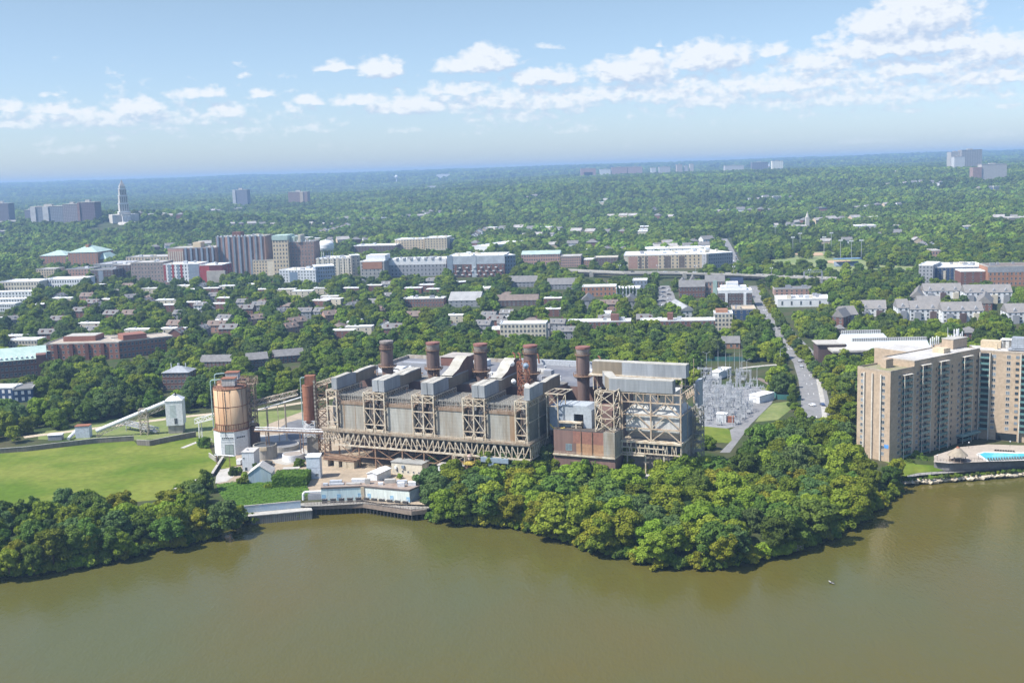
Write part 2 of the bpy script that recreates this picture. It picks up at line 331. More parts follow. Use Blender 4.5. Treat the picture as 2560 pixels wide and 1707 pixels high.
def winmesh(w, h, gm=None, fm=None, d=.09, fwid=.1):
    gm = gm or GLASS; fm = fm or FRAMEW; k = (round(w,2), round(h,2), gm.name, fm.name)
    if k not in _win:
        b = MB(); b.cur = 0; b.box(-w/2, w/2, -d*.6, 0.02, 0, h); b.cur = 1
        b.box(-w/2-fwid, w/2+fwid, -d-.06, .02, -fwid*1.6, 0); b.box(-w/2-fwid, w/2+fwid, -d, .02, h, h+fwid); b.box(-w/2-fwid, -w/2, -d, .02, 0, h); b.box(w/2, w/2+fwid, -d, .02, 0, h)
        if w > 1.3: b.box(-.05, .05, -d, .02, 0, h)
        _win[k] = b.mesh('window', [gm, fm])
    return _win[k]
# ---------------------------------------------------------------- ground, river
SHORE = [(-700,1480),(-300,1455),(0,1439),(109,1428),(218,1409),(326,1388),(400,1368),(468,1358),(540,1338),(592,1316),(640,1309),(750,1296),(905,1288),(1050,1296),(1143,1302),(1306,1320),(1415,1348),(1524,1385),(1640,1408),(1742,1418),(1850,1410),(1960,1380),(2068,1345),(2155,1298),(2180,1272),(2243,1224),(2264,1209),(2395,1198),(2560,1186),(2900,1160),(3400,1120)]
def shore_pt(px):
    for (a, b), (c, d) in zip(SHORE, SHORE[1:]):
        if a <= px <= c: return G(px, b+(d-b)*(px-a)/(c-a), 0)
WALLED = [(600, 1075)]
def build_ground():
    cols = []; pxs = list(np.concatenate([np.linspace(-700, 3400, 300)]))
    ts = [0, 1.5, 4, 8, 14]
    for px in pxs:
        p = shore_pt(px); d = Vector((p.x, p.y)); L0 = d.length; d.normalize(); col = []
        walled = any(a <= px <= b for a, b in WALLED)
        col.append((p.x-d.x*6, p.y-d.y*6, -2.5)); prof = [.05, .9, 2.4, 4.2, 5] if not walled else [-1.5, -1.2, -1, 4.9, 5]
        if px > 2225: prof = [.05, .8, 2.5, 2.95, 3.0]
        for t, z in zip(ts, prof):
            j = rnd.uniform(-.5, .5) if not walled else 0
            col.append((p.x+d.x*(t+j), p.y+d.y*(t+j), z))
        r = L0+20
        for k in range(118):
            x, y = d.x*r, d.y*r
            z = 5.0 if y < 615 else hz(x, y)
            col.append((x, y, z)); r *= 1.0322
        cols.append(col)
    mb = MB(); n = len(cols[0])
    for c in cols: mb.v += c
    for i in range(len(cols)-1):
        for k in range(n-1):
            a = i*n+k; mb.f.append((a, a+n, a+n+1, a+1)); mb.m.append(0)
    gm = mat('ground_cover', (.045,.07,.02), c2=(.08,.075,.04), sc=.05, bump=.4, spec=.05)
    struct('ground', mb, gm, True)
    # river
    wm = bpy.data.materials.new('muddy_water'); wm.use_nodes = True; nt = wm.node_tree; N = nt.nodes; L = nt.links; b = N['Principled BSDF']
    b.inputs['IOR'].default_value = 1.33
    tc = N.new('ShaderNodeTexCoord')
    def nz(sc, det, scale, rot=.35):
        mp = N.new('ShaderNodeMapping'); mp.inputs['Scale'].default_value = scale; mp.inputs['Rotation'].default_value = (0,0,rot); L.new(tc.outputs['Object'], mp.inputs[0])
        n = N.new('ShaderNodeTexNoise'); n.inputs['Scale'].default_value = sc; n.inputs['Detail'].default_value = det; L.new(mp.outputs[0], n.inputs['Vector']); return n
    n0 = nz(.012, 4, (1,.6,1)); mx = N.new('ShaderNodeMix'); mx.data_type = 'RGBA'; mr = N.new('ShaderNodeMapRange'); L.new(n0.outputs['Fac'], mr.inputs[0]); mr.inputs[1].default_value = .35; mr.inputs[2].default_value = .65
    L.new(mr.outputs[0], mx.inputs[0]); mx.inputs[6].default_value = WAT1; mx.inputs[7].default_value = WAT2; L.new(mx.outputs[2], b.inputs['Base Color'])
    n3 = nz(.008, 5, (1,.35,1), .1); m3 = N.new('ShaderNodeMapRange'); L.new(n3.outputs['Fac'], m3.inputs[0]); m3.inputs[1].default_value = .38; m3.inputs[2].default_value = .62; m3.inputs[3].default_value = .06; m3.inputs[4].default_value = .24; L.new(m3.outputs[0], b.inputs['Roughness'])
    n1 = nz(.9, 4, (1,.45,1)); n2 = nz(.09, 3, (1,.5,1), -.3)
    ad = N.new('ShaderNodeMath'); ad.operation = 'MULTIPLY_ADD'; L.new(n2.outputs['Fac'], ad.inputs[0]); ad.inputs[1].default_value = 2.5; L.new(n1.outputs['Fac'], ad.inputs[2])
    bp = N.new('ShaderNodeBump'); bp.inputs['Strength'].default_value = .42; bp.inputs['Distance'].default_value = .32; L.new(ad.outputs[0], bp.inputs['Height']); L.new(bp.outputs[0], b.inputs['Normal'])
    w = MB(); nx = 10
    for i in range(nx):
        w.quad((-1500+300*i,-400,0),(-1200+300*i,-400,0),(-1200+300*i,640,0),(-1500+300*i,640,0))
    struct('river_water', w, wm)
WAT1 = (.098,.079,.012,1); WAT2 = (.082,.083,.022,1)
EXC = []     # exclusion polygons (world xy) with no trees
def poly(name, pts, m, lvl, z=5.0, exc=True, world=False):
    """flat ground patch from pixel corners (or world points), lvl = layer number"""
    P = [(G(a, b, z) if not world else Vector((a, b, z))) for a, b in pts]
    me = MB(); me.v = [(p.x, p.y, z+.01+.012*lvl) for p in P]; me.f = [tuple(range(len(P)))]; me.m = [0]
    bm = bmesh.new(); mm = me.mesh(name, m); bm.from_mesh(mm); bmesh.ops.triangulate(bm, faces=bm.faces); bm.normal_update()
    for f in bm.faces:
        if f.normal.z < 0: f.normal_flip()
    bm.to_mesh(mm); bm.free()
    o = bpy.data.objects.new(name, mm); COL.objects.link(o); o['kind'] = 'structure'
    if exc: EXC.append([(p.x, p.y) for p in P])
    return o
def strip(name, pts, w, m, lift=.25, exc=True, px=True, lvl=0, exw=.1):
    """draped road ribbon following pixel centre line; w in metres (number or list)"""
    P = [G(a, b) if px else Vector((a, b, 0)) for a, b in pts]; ws = w if isinstance(w, list) else [w]*len(P)
    Q = []; 
    for i in range(len(P)-1):
        n = max(1, int((P[i+1]-P[i]).to_2d().length/12))
        for k in range(n): Q.append((P[i].lerp(P[i+1], k/n), ws[i]+(ws[i+1]-ws[i])*k/n))
    Q.append((P[-1], ws[-1])); mb = MB(); L = []
    for i, (p, ww) in enumerate(Q):
        a = Q[max(0, i-1)][0]; b = Q[min(len(Q)-1, i+1)][0]; d = (b-a).to_2d().normalized(); n = Vector((-d.y, d.x))*ww/2
        l, r = p.to_2d()+n, p.to_2d()-n; hh = lambda q: (5.0 if q.y < 615 else hz(q.x, q.y))+lift+.012*lvl
        L.append(((l.x, l.y, hh(l)), (r.x, r.y, hh(r))))
    for (a, b), (c, d) in zip(L, L[1:]): mb.quad(b, a, c, d)
    if exc:
        for (a, b), (c, d) in zip(L, L[1:]):
            A, B, C, D = (Vector(v[:2]) for v in (a, b, c, d)); m1 = (A-B)*exw; m2 = (C-D)*exw; EXC.append([tuple(A+m1), tuple(B-m1), tuple(D-m2), tuple(C+m2)])
    o = struct(name, mb, m); return L
build_world(); build_ground()

# ---------------------------------------------------------------- power plant
PF = ((-87.7, 512.1), -24.5)
def precipitator():
    T = Thing('precipitator_building', 'long grey panelled boiler casing row raised on cream trusses, facing the river', 'industrial building', PF, (51, 12, 5))
    d = MB(); d.box(-.6, 103.6, -.9, 24.5, 21.2, 21.9); T.part('deck', d, mat('deck_plate', (.34,.29,.22), c2=(.22,.16,.11), sc=.8))
    r = MB(); rail(r, [(-.5,-.8), (103.5,-.8), (103.5,24.4)], 21.9, 1.1, 2.2, .09)
    for i in range(50): r.beam((1+i*2.05,-.5,21.9), (1+i*2.05,-.5,23.3), .12)
    T.part('railing', r, STEEL)
    # front truss
    t = MB(); 
    for y in (-.2, 8, 16, 24):
        t.beam((0,y,21.0), (103.3,y,21.0), .5, .6); t.beam((6,y,15.0), (103.3,y,15.0), .5, .8)
    n = 38
    for i in range(n):
        x0 = i*103/n; x1 = x0+103/n
        t.beam((x0,-.2,20.9), (x0,-.2,15.2), .34)
        if (i//4) % 2 == 0: t.beam((x0,-.2,20.8), (x1,-.2,15.2), .42)
        else: t.beam((x1,-.2,20.8), (x0,-.2,15.2), .42)
        if i % 3 == 0: t.beam((x0,-1.2,17.9), (x1+2,-1.2,17.9), .14); t.beam((x0,7,20.9), (x0+5,7,15.2), .3)
    for y in range(0, 24, 2):
        for x in (0, 103.3): t.beam((x,y,20.9), (x,y,15.2), .3); t.beam((x,y,20.9), (x,y+2,15.2), .3)
    t.beam((103.3,0,15),(103.3,24,15),.4); t.beam((0,0,15),(0,24,15),.4); t.beam((103.3,0,20.8),(103.3,24,20.8),.5)
    T.part('truss', t, STEEL)
    # hoppers below deck
    hp = MB()
    for i in range(20):
        for j in range(3):
            x = 4+i*5; y = 4+j*7; z0, z1 = 16.6, 21.2
            hp.hexa([(x+1.6,y+2.2,z0),(x+2.6,y+2.2,z0),(x+2.6,y+3.2,z0),(x+1.6,y+3.2,z0),(x-.2,y-.3,z1),(x+4.4,y-.3,z1),(x+4.4,y+6,z1),(x-.2,y+6,z1)])
    T.part('hopper', hp, mat('hopper_steel', (.13,.13,.13), c2=(.10,.085,.07)))
    lg = MB()
    for x in (0, 18.5, 27, 41, 52, 66, 77, 90, 103):
        for y in (0, 12, 23.5): q = MB(); q.beam((x,y,5), (x,y,15), .55); T.part('leg', q, RSTEEL)
    for a, b in ((9,18.5),(18.5,27),(27,41),(41,52),(52,66),(66,77),(77,90),(90,103)):
        for y in (.1, 12): lg.beam((a,y,14.6), ((a+b)/2+2,y,10), .28); lg.beam((b,y,14.6), ((a+b)/2-2,y,10), .28); lg.beam((a,y,10), (b,y,10), .35)
    T.part('brace', lg, RSTEEL, kind='stuff')
    br = MB(); br.beam((0,-.3,10.2),(52,-.3,10.2),.4,.5); br.beam((27,0,10),(31,0,6),.35); br.box(1,19,-3.2,-.6,9,9.3)
    T.part('pipe_rack', br, RSTEEL)
    # casings
    for i, (a, b) in enumerate(((7.7,21.5),(32.7,46.5),(57.6,71.4),(82.3,96.3))):
        c = MB(); c.box(a, b, 2, 22.6, 21.9, 33.6); k = T.part('casing', c, PANEL)
        if i == 3: k['label'] = 'grey casing with a broad rust stain down its right side'
        e = MB(); e.box(a-.3, b+.3, 1.7, 22.9, 33.6, 35.0); T.part('casing_rim', e, RUSTTRIM, k)
        if i == 3: s = MB(); s.box(93.2, 96.35, 1.955, 2.0, 21.95, 33.6); T.part('rust_stain', s, mat('rust_stain', (.27,.175,.10), c2=(.33,.25,.17), sc=.3, streak=True), k)
        if i == 0: s = MB(); s.box(10.0, 10.35, 1.955, 2.0, 21.95, 33.6); s.box(16,16.3,1.955,2,21.95,33.6); T.part('rust_stain', s, mat('rust_stain', (.27,.175,.10), c2=(.33,.25,.17), sc=.3, streak=True), k)
        f = MB(); rail(f, [(a,2.2), (b,2.2)], 35, 2.6, 1.1, .13)
        for y in range(3, 23, 2):
            f.beam((a,y,37.9), (b,y,37.9), .32, .2)
            for x in np.arange(a+.5, b, 2.2): f.beam((x,y,35), (x,y,37.8), .12)
        T.part('roof_rack', f, mat('pale_pipe', (.44,.43,.39), c2=(.30,.28,.24), sc=1), k)
        ru = MB(); ru.box(-.4,.4,-.6,.6,0,1.6); ru = ru.mesh('roof_unit', DSTEEL)
        for x in np.arange(a+1.2, b, 2.6):
            for y in (6, 12, 18): T.inst('roof_unit', ru, (x, y, 35.02), 0, k)
    # flue shafts between casings (behind the towers)
    for xs in ((4.8,), (24.3, 29.8), (49.3, 54.8), (74.2, 79.6), (99.2,)):
        for x in xs:
            sh = MB(); sh.cyl(x, 4.5, 24.5, 34, 1.9, n=16); sh.cyl(x, 4.5, 22.2, 24.5, .9, 1.9, n=16, cap=False); sh.box(x-1.9, x+1.9, 5, 22, 23, 40)
            T.part('flue_shaft', sh, mat('shaft_steel', (.20,.20,.20), c2=(.17,.12,.09), sc=.3, streak=True), smooth=False)
    # towers
    def tower(xs):
        m = MB()
        for x in xs:
            for y in (.6, 22.5): m.beam((x,y,21.9), (x,y,40), .55)
            m.beam((x,.6,39.8), (x,22.5,39.8), .45); m.beam((x,.6,37.2), (x,22.5,37.2), .35)
            for k in range(11): m.beam((x,.6+k*2,39.8), (x,2.6+k*2,37.2), .2); m.beam((x,.6+k*2,39.8), (x,.6+k*2,37.2), .22)
        for a, b in zip(xs, xs[1:]):
            for z in (25.3, 32.6, 36.9, 39.8): m.beam((a,.6,z), (b,.6,z), .42)
            m.beam((a,.5,32.4), (b,.5,25.4), .32); m.beam((a,.6,36.6), (b,.6,39.6), .25); m.beam((b,.6,36.6), (a,.6,39.6), .25)
            m.beam((a+.2,.5,25), (a+1.6,.5,22), .3); m.beam((b-.2,.5,25), (b-1.6,.5,22), .3)
            m.beam((b,2.6,32.4), (a,2.6,25.4), .28)
            for q in range(7): m.beam((a, 3+q*2.9, 39.9), (b, 3+q*2.9, 39.9), .25)
            m.box(a+.9, b-.9, 0, 1.1, 22, 23.1)
        return T.part('steel_tower', m, STEEL)
    for xs in ((2.2,7.4), (21.8,27.1,32.5), (46.8,52.1,57.4), (71.7,76.8,82.1), (96.5,101.8)): tower(xs)
    # cluttered pipework at tower heads
    cl = MB(); rr = random.Random(3)
    for xs in ((2.2,7.4),(21.8,32.5),(46.8,57.4),(71.7,82.1),(96.5,101.8)):
        for k in range(int((xs[1]-xs[0])*4.2)):
            x = rr.uniform(*xs); y = rr.uniform(.8, 20); z = rr.uniform(34.6, 40); dx, dy, dz = rr.uniform(-2,2), rr.uniform(-2,2), rr.uniform(-1.6,1.6)
            cl.beam((x,y,z), (min(max(x+dx,xs[0]),xs[1]),max(.7,y+dy),min(z+dz,40)), rr.uniform(.15,.4))
    T.part('pipework', cl, mat('stained_pipe', (.40,.33,.26), c2=(.26,.16,.11), sc=1.2), kind='stuff')
    # east side wall
    sd = MB(); sd.box(101.2, 101.75, 2.2, 24, 22.2, 38.6); T.part('side_wall', sd, mat('olive_panel', (.20,.185,.14), c2=(.24,.235,.20), sc=.12, grid=(1.6,1.6,.09), gridc=.85))
    sb = MB(); 
    for y in (1, 12.3, 23.6): sb.beam((102.2,y,21.9), (102.2,y,39.8), .45)
    sb.beam((102.2,1,39.4),(102.2,23.6,39.4),.4); sb.beam((102.2,1,30.6),(102.2,23.6,30.6),.3); 
    T.part('side_frame', sb, STEEL)
    # ducts over the towers
    for i, (a, b) in enumerate(((4.6,7.4),(26.1,32.3),(51.0,57.2),(75.8,82.0),(100.4,103.0))):
        zb = 40.3; y1 = 36
        def duct(xa, xb):
            m = MB(); prof = [(1.5,45.6),(14,46.0),(19,45.0),(26,45.6),(y1,45.6)]
            for (ya, za), (yb, zb2) in zip(prof, prof[1:]):
                m.cur = 0; m.quad((xa,ya,zb),(xa,ya,za),(xa,yb,zb2),(xa,yb,zb)); m.quad((xb,ya,zb),(xb,yb,zb),(xb,yb,zb2),(xb,ya,za))
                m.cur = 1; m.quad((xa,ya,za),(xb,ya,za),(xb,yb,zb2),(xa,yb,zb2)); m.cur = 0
            m.quad((xa,1.5,zb),(xb,1.5,zb),(xb,1.5,45.6),(xa,1.5,45.6)); m.quad((xa,1.5,zb),(xa,y1,zb),(xb,y1,zb),(xb,1.5,zb)); m.quad((xa,y1,zb),(xa,y1,45.6),(xb,y1,45.6),(xb,y1,zb)); return m
        segs = [(a, b)] if b-a < 4 else [(a, (a+b)/2-.16), ((a+b)/2+.16, b)]
        for sa, sb2 in segs:
            dd = T.part('duct', duct(sa, sb2), [DUCT, DUCTTOP])
        bs = MB(); bs.box(b+.0, b+.05, 16 if i else 18, 36, 40.35, 45.0); T.part('brown_cladding', bs, DUCTB)
    return T
precipitator()
def stack(i, s, t, zb, zt, r, label):
    T = Thing('smokestack', label, 'smokestack', PF, (s, t, zb), 'smokestacks of the power plant')
    b = MB(); b.cyl(s, t, zb, 46, r*.82, r*.9, 28, cap=False); b.cyl(s, t, 46, zt-3.4, r*.93, r*.93, 28, cap=False); T.part('shaft', b, STACKM, smooth=True)
    u = MB(); u.cyl(s, t, zt-3.4, zt-.9, r*.9, r*1.0, 28, cap=False); T.part('grey_band', u, STACKT if i else STACKM, smooth=True)
    c = MB(); c.cyl(s, t, zt-.9, zt, r*1.06, r*1.06, 28, cap=False); c.cyl(s, t, zt-.02, zt, r*1.06, r*.86, 28, cap=False); T.part('cap', c, REDCAP if i else STACKT)
    k = MB(); k.cyl(s, t, zt+.01, zt+.12, r*.9, r*.85, 28); T.part('lid', k, REDCAP if i else STACKT)
    n = 18
    for z, rr_ in ((45.2, r+1.3), (zt-3.5, r+.45)):
        p = MB()
        p.cyl(s, t, z-.25, z, rr_, rr_, n, cap=True, capb=True)
        for q in range(n):
            a = 2*PI*q/n; b2 = 2*PI*(q+1)/n; A = (s+rr_*math.cos(a), t+rr_*math.sin(a)); B = (s+rr_*math.cos(b2), t+rr_*math.sin(b2))
            p.beam((*A,z), (*A,z+1.1), .1); p.beam((*A,z+1.1), (*B,z+1.1), .09)
            if z < 50: p.beam((*A,z-.2), (s+r*.9*math.cos(a), t+r*.9*math.sin(a), z-1.6), .14)
        T.part('platform', p, RSTEEL)
    l = MB(); a = -2.2; l.beam((s+(r+.3)*math.cos(a), t+(r+.3)*math.sin(a), 46), (s+(r+.3)*math.cos(a), t+(r+.3)*math.sin(a), zt-3), .18); T.part('ladder', l, RSTEEL)
LABS = ['sooty smokestack without a red cap, leftmost of the five on the power plant', 'red-capped smokestack second from the left, next to the capless one', 'middle smokestack of the five, red cap, beside a curved duct top', 'fourth red-capped smokestack from the left, beside the lattice mast with dishes', 'rightmost red-capped smokestack, its whole shaft visible against the brown wall']
for i, (s, t, zb) in enumerate(((12.8,38,38),(38,38,38),(62.9,38,38),(88,38,35),(113.4,38,32.5))): stack(i, s, t, zb, 57.3+.2*i, 3.15, LABS[i])

def main_building():
    T = Thing('turbine_building', 'large brown-walled power plant main building with flat dark roof behind the boilers', 'industrial building', PF, (70, 60, 5))
    w = MB(); w.box(-4, 103.5, 29, 44, 5, 40.2); w.box(103.6, 128, 29, 44, 5, 32.3); T.part('boiler_house', w, BRKW)
    w2 = MB(); w2.box(-8, 128.5, 44.02, 95, 5, 38.6); T.part('wall', w2, BRKW)
    rf = MB(); rf.box(-8, 128.5, 44.1, 95, 38.62, 38.8); T.part('roof', rf, ROOFD)
    rf = MB(); rf.box(-4, 103.5, 29, 44, 40.22, 40.4); T.part('roof', rf, mat('boiler_roof', (.26,.235,.2), c2=(.15,.14,.13), sc=.3))
    p = MB(); p.box(-8.3, 128.8, 94.6, 95.3, 38.6, 40.6); p.box(-8.4, -7.7, 44, 95, 38.6, 40.4); p.box(128.2, 128.9, 44, 95, 38.6, 40.2); T.part('parapet', p, mat('parapet_cap', (.46,.42,.36), c2=(.3,.24,.19), sc=.5))
    l = MB(); l.box(58, 126, 92.2, 94, 38.8, 41.4); T.part('long_roof_vent', l, GALV)
    b = MB(); b.box(20.5, 34, 78, 92, 38.8, 43.2); T.part('penthouse', b, BRICK); b = MB(); b.box(20.2, 34.3, 77.7, 92.3, 43.2, 43.5); T.part('penthouse_roof', b, mat('penthouse_roof', (.42,.38,.34)))
    for (x, y, w_, d, h, m, nm) in ((-1,52,14,4.5,3,WHITE,'roof_unit'),(2,70,15,5,2.2,GREYW,'roof_unit'),(38,80,7,6,3,WHITE,'roof_unit'),(70,68,12,9,1.2,mat('roof_slab',(.42,.40,.36)),'roof_hatch'),(84,62,4,4,3,GREYW,'roof_unit'),(50,60,9,5,.8,ROOFL,'roof_hatch'),(100,75,8,4,1.6,WHITE,'roof_unit')):
        q = MB(); q.box(x, x+w_, y, y+d, 38.8, 38.8+h); T.part(nm, q, m)
    rr = random.Random(5)
    for k in range(26):
        x = rr.uniform(0, 125); y = rr.uniform(48, 90); q = MB(); h = rr.uniform(1, 2.2); r_ = rr.uniform(.25, .5); q.cyl(x, y, 38.8, 38.8+h, r_, r_*1.1, 8); q.cyl(x, y, 38.8+h, 38.9+h+.4, r_*1.7, .1, 8); T.part('roof_vent', q, WHITE if k % 2 else GALV)
    for x in (57, 60, 70, 96, 103):
        q = MB(); q.tube([(x,90,40),(x-.4,90,44),(x-1.6,90,45)], .45, 8); T.part('exhaust_pipe', q, RUSTR)
    # curved ducts falling to the stacks
    for x0, x1 in ((51.5,57),(76,81.5)):
        m = MB(); pr = [(20,45.6),(27,47.6),(32,50.6),(36,52.0),(39,51.4),(42,48.5),(44,44),(44.5,40.4)]
        for (ya,za),(yb,zb) in zip(pr, pr[1:]):
            m.cur = 1; m.quad((x0,ya,za),(x1,ya,za),(x1,yb,zb),(x0,yb,zb)); m.cur = 0
            m.quad((x1,ya,40.4),(x1,yb,40.4),(x1,yb,zb),(x1,ya,za)); m.quad((x0,ya,40.4),(x0,ya,za),(x0,yb,zb),(x0,yb,40.4))
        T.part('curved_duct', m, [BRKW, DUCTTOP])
    # clutter on boiler roof
    c = MB()
    for k in range(90):
        x = rr.uniform(-3, 100); y = rr.uniform(30, 43); a = rr.choice(((1,0,0),(0,1,0),(0,0,1))); L_ = rr.uniform(1, 5); z = rr.uniform(40.5, 43)
        c.beam((x,y,z), (x+a[0]*L_, y+a[1]*L_, z+a[2]*L_*.5), rr.uniform(.15,.6))
    T.part('roof_pipework', c, RSTEEL, kind='stuff')
    # left side low pitched annex roof and back wing
    q = MB(); q.box(-8, -4.02, 29, 44, 5, 39.4); T.part('stair_core', q, CONC)
    # right annexes behind the east unit
    q = MB(); q.box(104, 133, 20, 29, 22, 33.9); q.box(110.6, 138.2, 8.05, 19, 5, 16.9); T.part('rear_wall', q, BRKW)
main_building()
def lattice_mast():
    T = Thing('lattice_mast', 'rusty lattice mast carrying round dishes in front of the fourth smokestack', 'mast', PF, (90, 26, 36))
    m = MB(); lattice(m, 87.6, 91.8, 24, 28, 36, 52.5, 5, .35, .22); T.part('frame', m, RUSTR)
    for (s, t, z, r) in ((84.5,25,51.5,1.4),(92,23.5,51,1.35),(86.5,22,44,1.2),(93,22,42.2,1.35)):
        c = MB(); n = 16; c.v = [(s, t-.9, z)]
        for i in range(n): a = 2*PI*i/n; c.v.append((s+r*math.cos(a), t, z+r*math.sin(a)))
        c.v.append((s, t-.1, z))
        for i in range(n): c.f.append((0, 1+i, 1+(i+1) % n)); c.f.append((n+1, 1+(i+1) % n, 1+i)); c.m += [0, 0]
        T.part('dish', c, WHITE if z != 51 else mat('blue_grey_dish', (.25,.33,.42)))
    k = MB(); k.beam((84.5,25.5,51.5), (88,26,50), .2); k.beam((86.5,22.5,44), (88,24,44), .2); T.part('bracket', k, RSTEEL)
lattice_mast()
def annex():
    T = Thing('brown_annex', 'brown and orange panelled block on a raised ledge between the two boiler structures', 'industrial building', PF, (124, 12, 5))
    w = MB(); w.box(110.8, 133.2, 8, 20, 16.9, 27); T.part('wall', w, BRKW)
    o = MB(); o.box(121, 133.3, 7.95, 8.0, 17.0, 21.7); T.part('orange_panel', o, mat('orange_panel', (.40,.235,.13), c2=(.35,.2,.115), grid=(1.5,1.5,.07), gridc=.9))
    o = MB(); o.box(119.6, 133.2, 7.95, 8.0, 21.72, 26.9); T.part('red_panel', o, mat('red_brown_panel', (.29,.14,.10), c2=(.25,.12,.09), grid=(1.5,1.5,.07), gridc=.92))
    o = MB(); o.box(133.25, 138.2, 7.8, 16.8, 16.9, 27.3); T.part('grey_corner', o, PANEL)
    o = MB(); o.box(110.5, 138.4, 7.2, 17.2, 16.2, 16.9); T.part('ledge', o, STEEL)
    r = MB(); rail(r, [(111,7.4),(138.3,7.4)], 16.9, 1.0, 3); T.part('railing', r, STEEL)
    r = MB(); rail(r, [(111,8.2),(138,8.2),(138,16.6)], 27.1, 1.0, 3); r.beam((128.2,7.7,17),(128.2,7.7,27.2),.25); r.beam((123.2,7.7,17),(123.2,7.7,27.2),.2); T.part('roof_railing', r, RSTEEL)
    f = MB(); f.box(111, 133, 8.1, 20, 27.02, 27.1); T.part('roof', f, DSTEEL)
    T.inst('window', winmesh(2.6, 2.6, GLASSB, mat('teal_frame',(.25,.38,.38))), (117.6, 8, 18.6))
    b = MB(); b.box(106.5, 112.6, 14.3, 26, 25.2, 36); T.part('blue_block', b, mat('blue_grey_panel', (.27,.32,.39), c2=(.24,.28,.33), grid=(2.2,2.2,.08), gridc=.88))
    # portal block with opening and chamfered corner
    q = MB(); P = [(112.7,27.1),(117.8,27.1),(117.8,32.9),(122.2,32.9),(122.2,27.1),(125.9,27.1),(125.9,34.9),(123.9,36.6),(112.7,36.6)]
    n = len(P); q.v = [(x,14,z) for x, z in P]+[(x,24,z) for x, z in P]
    q.f = [(0,1,2,8),(2,3,7,8),(3,4,5,6,7)]; q.f = [tuple(f) for f in q.f]+[(i,(i+1) % n,n+(i+1) % n,n+i) for i in range(n)]; q.m = [0]*len(q.f)
    T.part('portal_block', q, mat('pale_blue_panel', (.40,.44,.47), c2=(.35,.38,.41), sc=.15, grid=(1.6,1.6,.06), gridc=.9))
    q = MB(); q.box(117.85, 122.15, 15.5, 16, 30.4, 32.9); q.box(117.85,122.15,15.5,16,27.1,28.7); T.part('dark_opening', q, FLATBLACK)  # black slabs paint the shade inside the portal opening
    s = MB(); s.box(111.5, 122, 11.5, 13.8, 29.2, 29.9); s.beam((119.6,12,27.1),(119.6,12,29.2),.6); rail(s, [(117.6,11.8),(122,11.8)], 27.2, 1, 1.5, .12)
    for x in (106.3, 111.4): s.beam((x,12,22),(x,12,42),.4)
    s.beam((106.3,12,36.2),(111.4,12,36.2),.4); s.beam((106.3,12,36.4),(111.4,12,41.6),.3); s.beam((111.4,12,36.4),(106.3,12,41.6),.3); [s.beam((106+q*2.7,11,41.8),(106+q*2.7,22,41.8),.3) for q in range(4)]; s.beam((106,11,41.8),(114.4,11,41.8),.4); s.beam((106,22,41.8),(114.4,22,41.8),.4)
    s.beam((114.2,14,36.8),(114.2,14,41.6),.35); s.beam((114.2,14,41.4),(111.6,14,36.4),.3)
    T.part('steel_frame', s, STEEL)
    p = MB(); p.tube([(108,11,28.5),(109.4,11,27),(112,11,26.6),(115,11,27.4)], .35); T.part('yellow_pipe', p, YELL)
    t = MB(); lattice(t, 129.7, 137.9, 8.4, 16, 27.3, 44.4, 3, .42, .3, 'xyX'); t.beam((129.7,8.4,38.6),(132.4,16,44.3),.3); t.beam((129.7,12,44.3),(137.9,12,44.3),.3)
    T.part('stair_tower', t, STEEL)
    rr = random.Random(8); c = MB()
    for k in range(30):
        x = rr.uniform(131,137); y = rr.uniform(9,15); z = rr.uniform(27.5,31); c.beam((x,y,z),(x+rr.uniform(-2,2),y+rr.uniform(-1,1),z+rr.uniform(-1,1)),rr.uniform(.15,.4))
    T.part('pipework', c, mat('ochre_pipe', (.30,.25,.15)), kind='stuff')
annex()
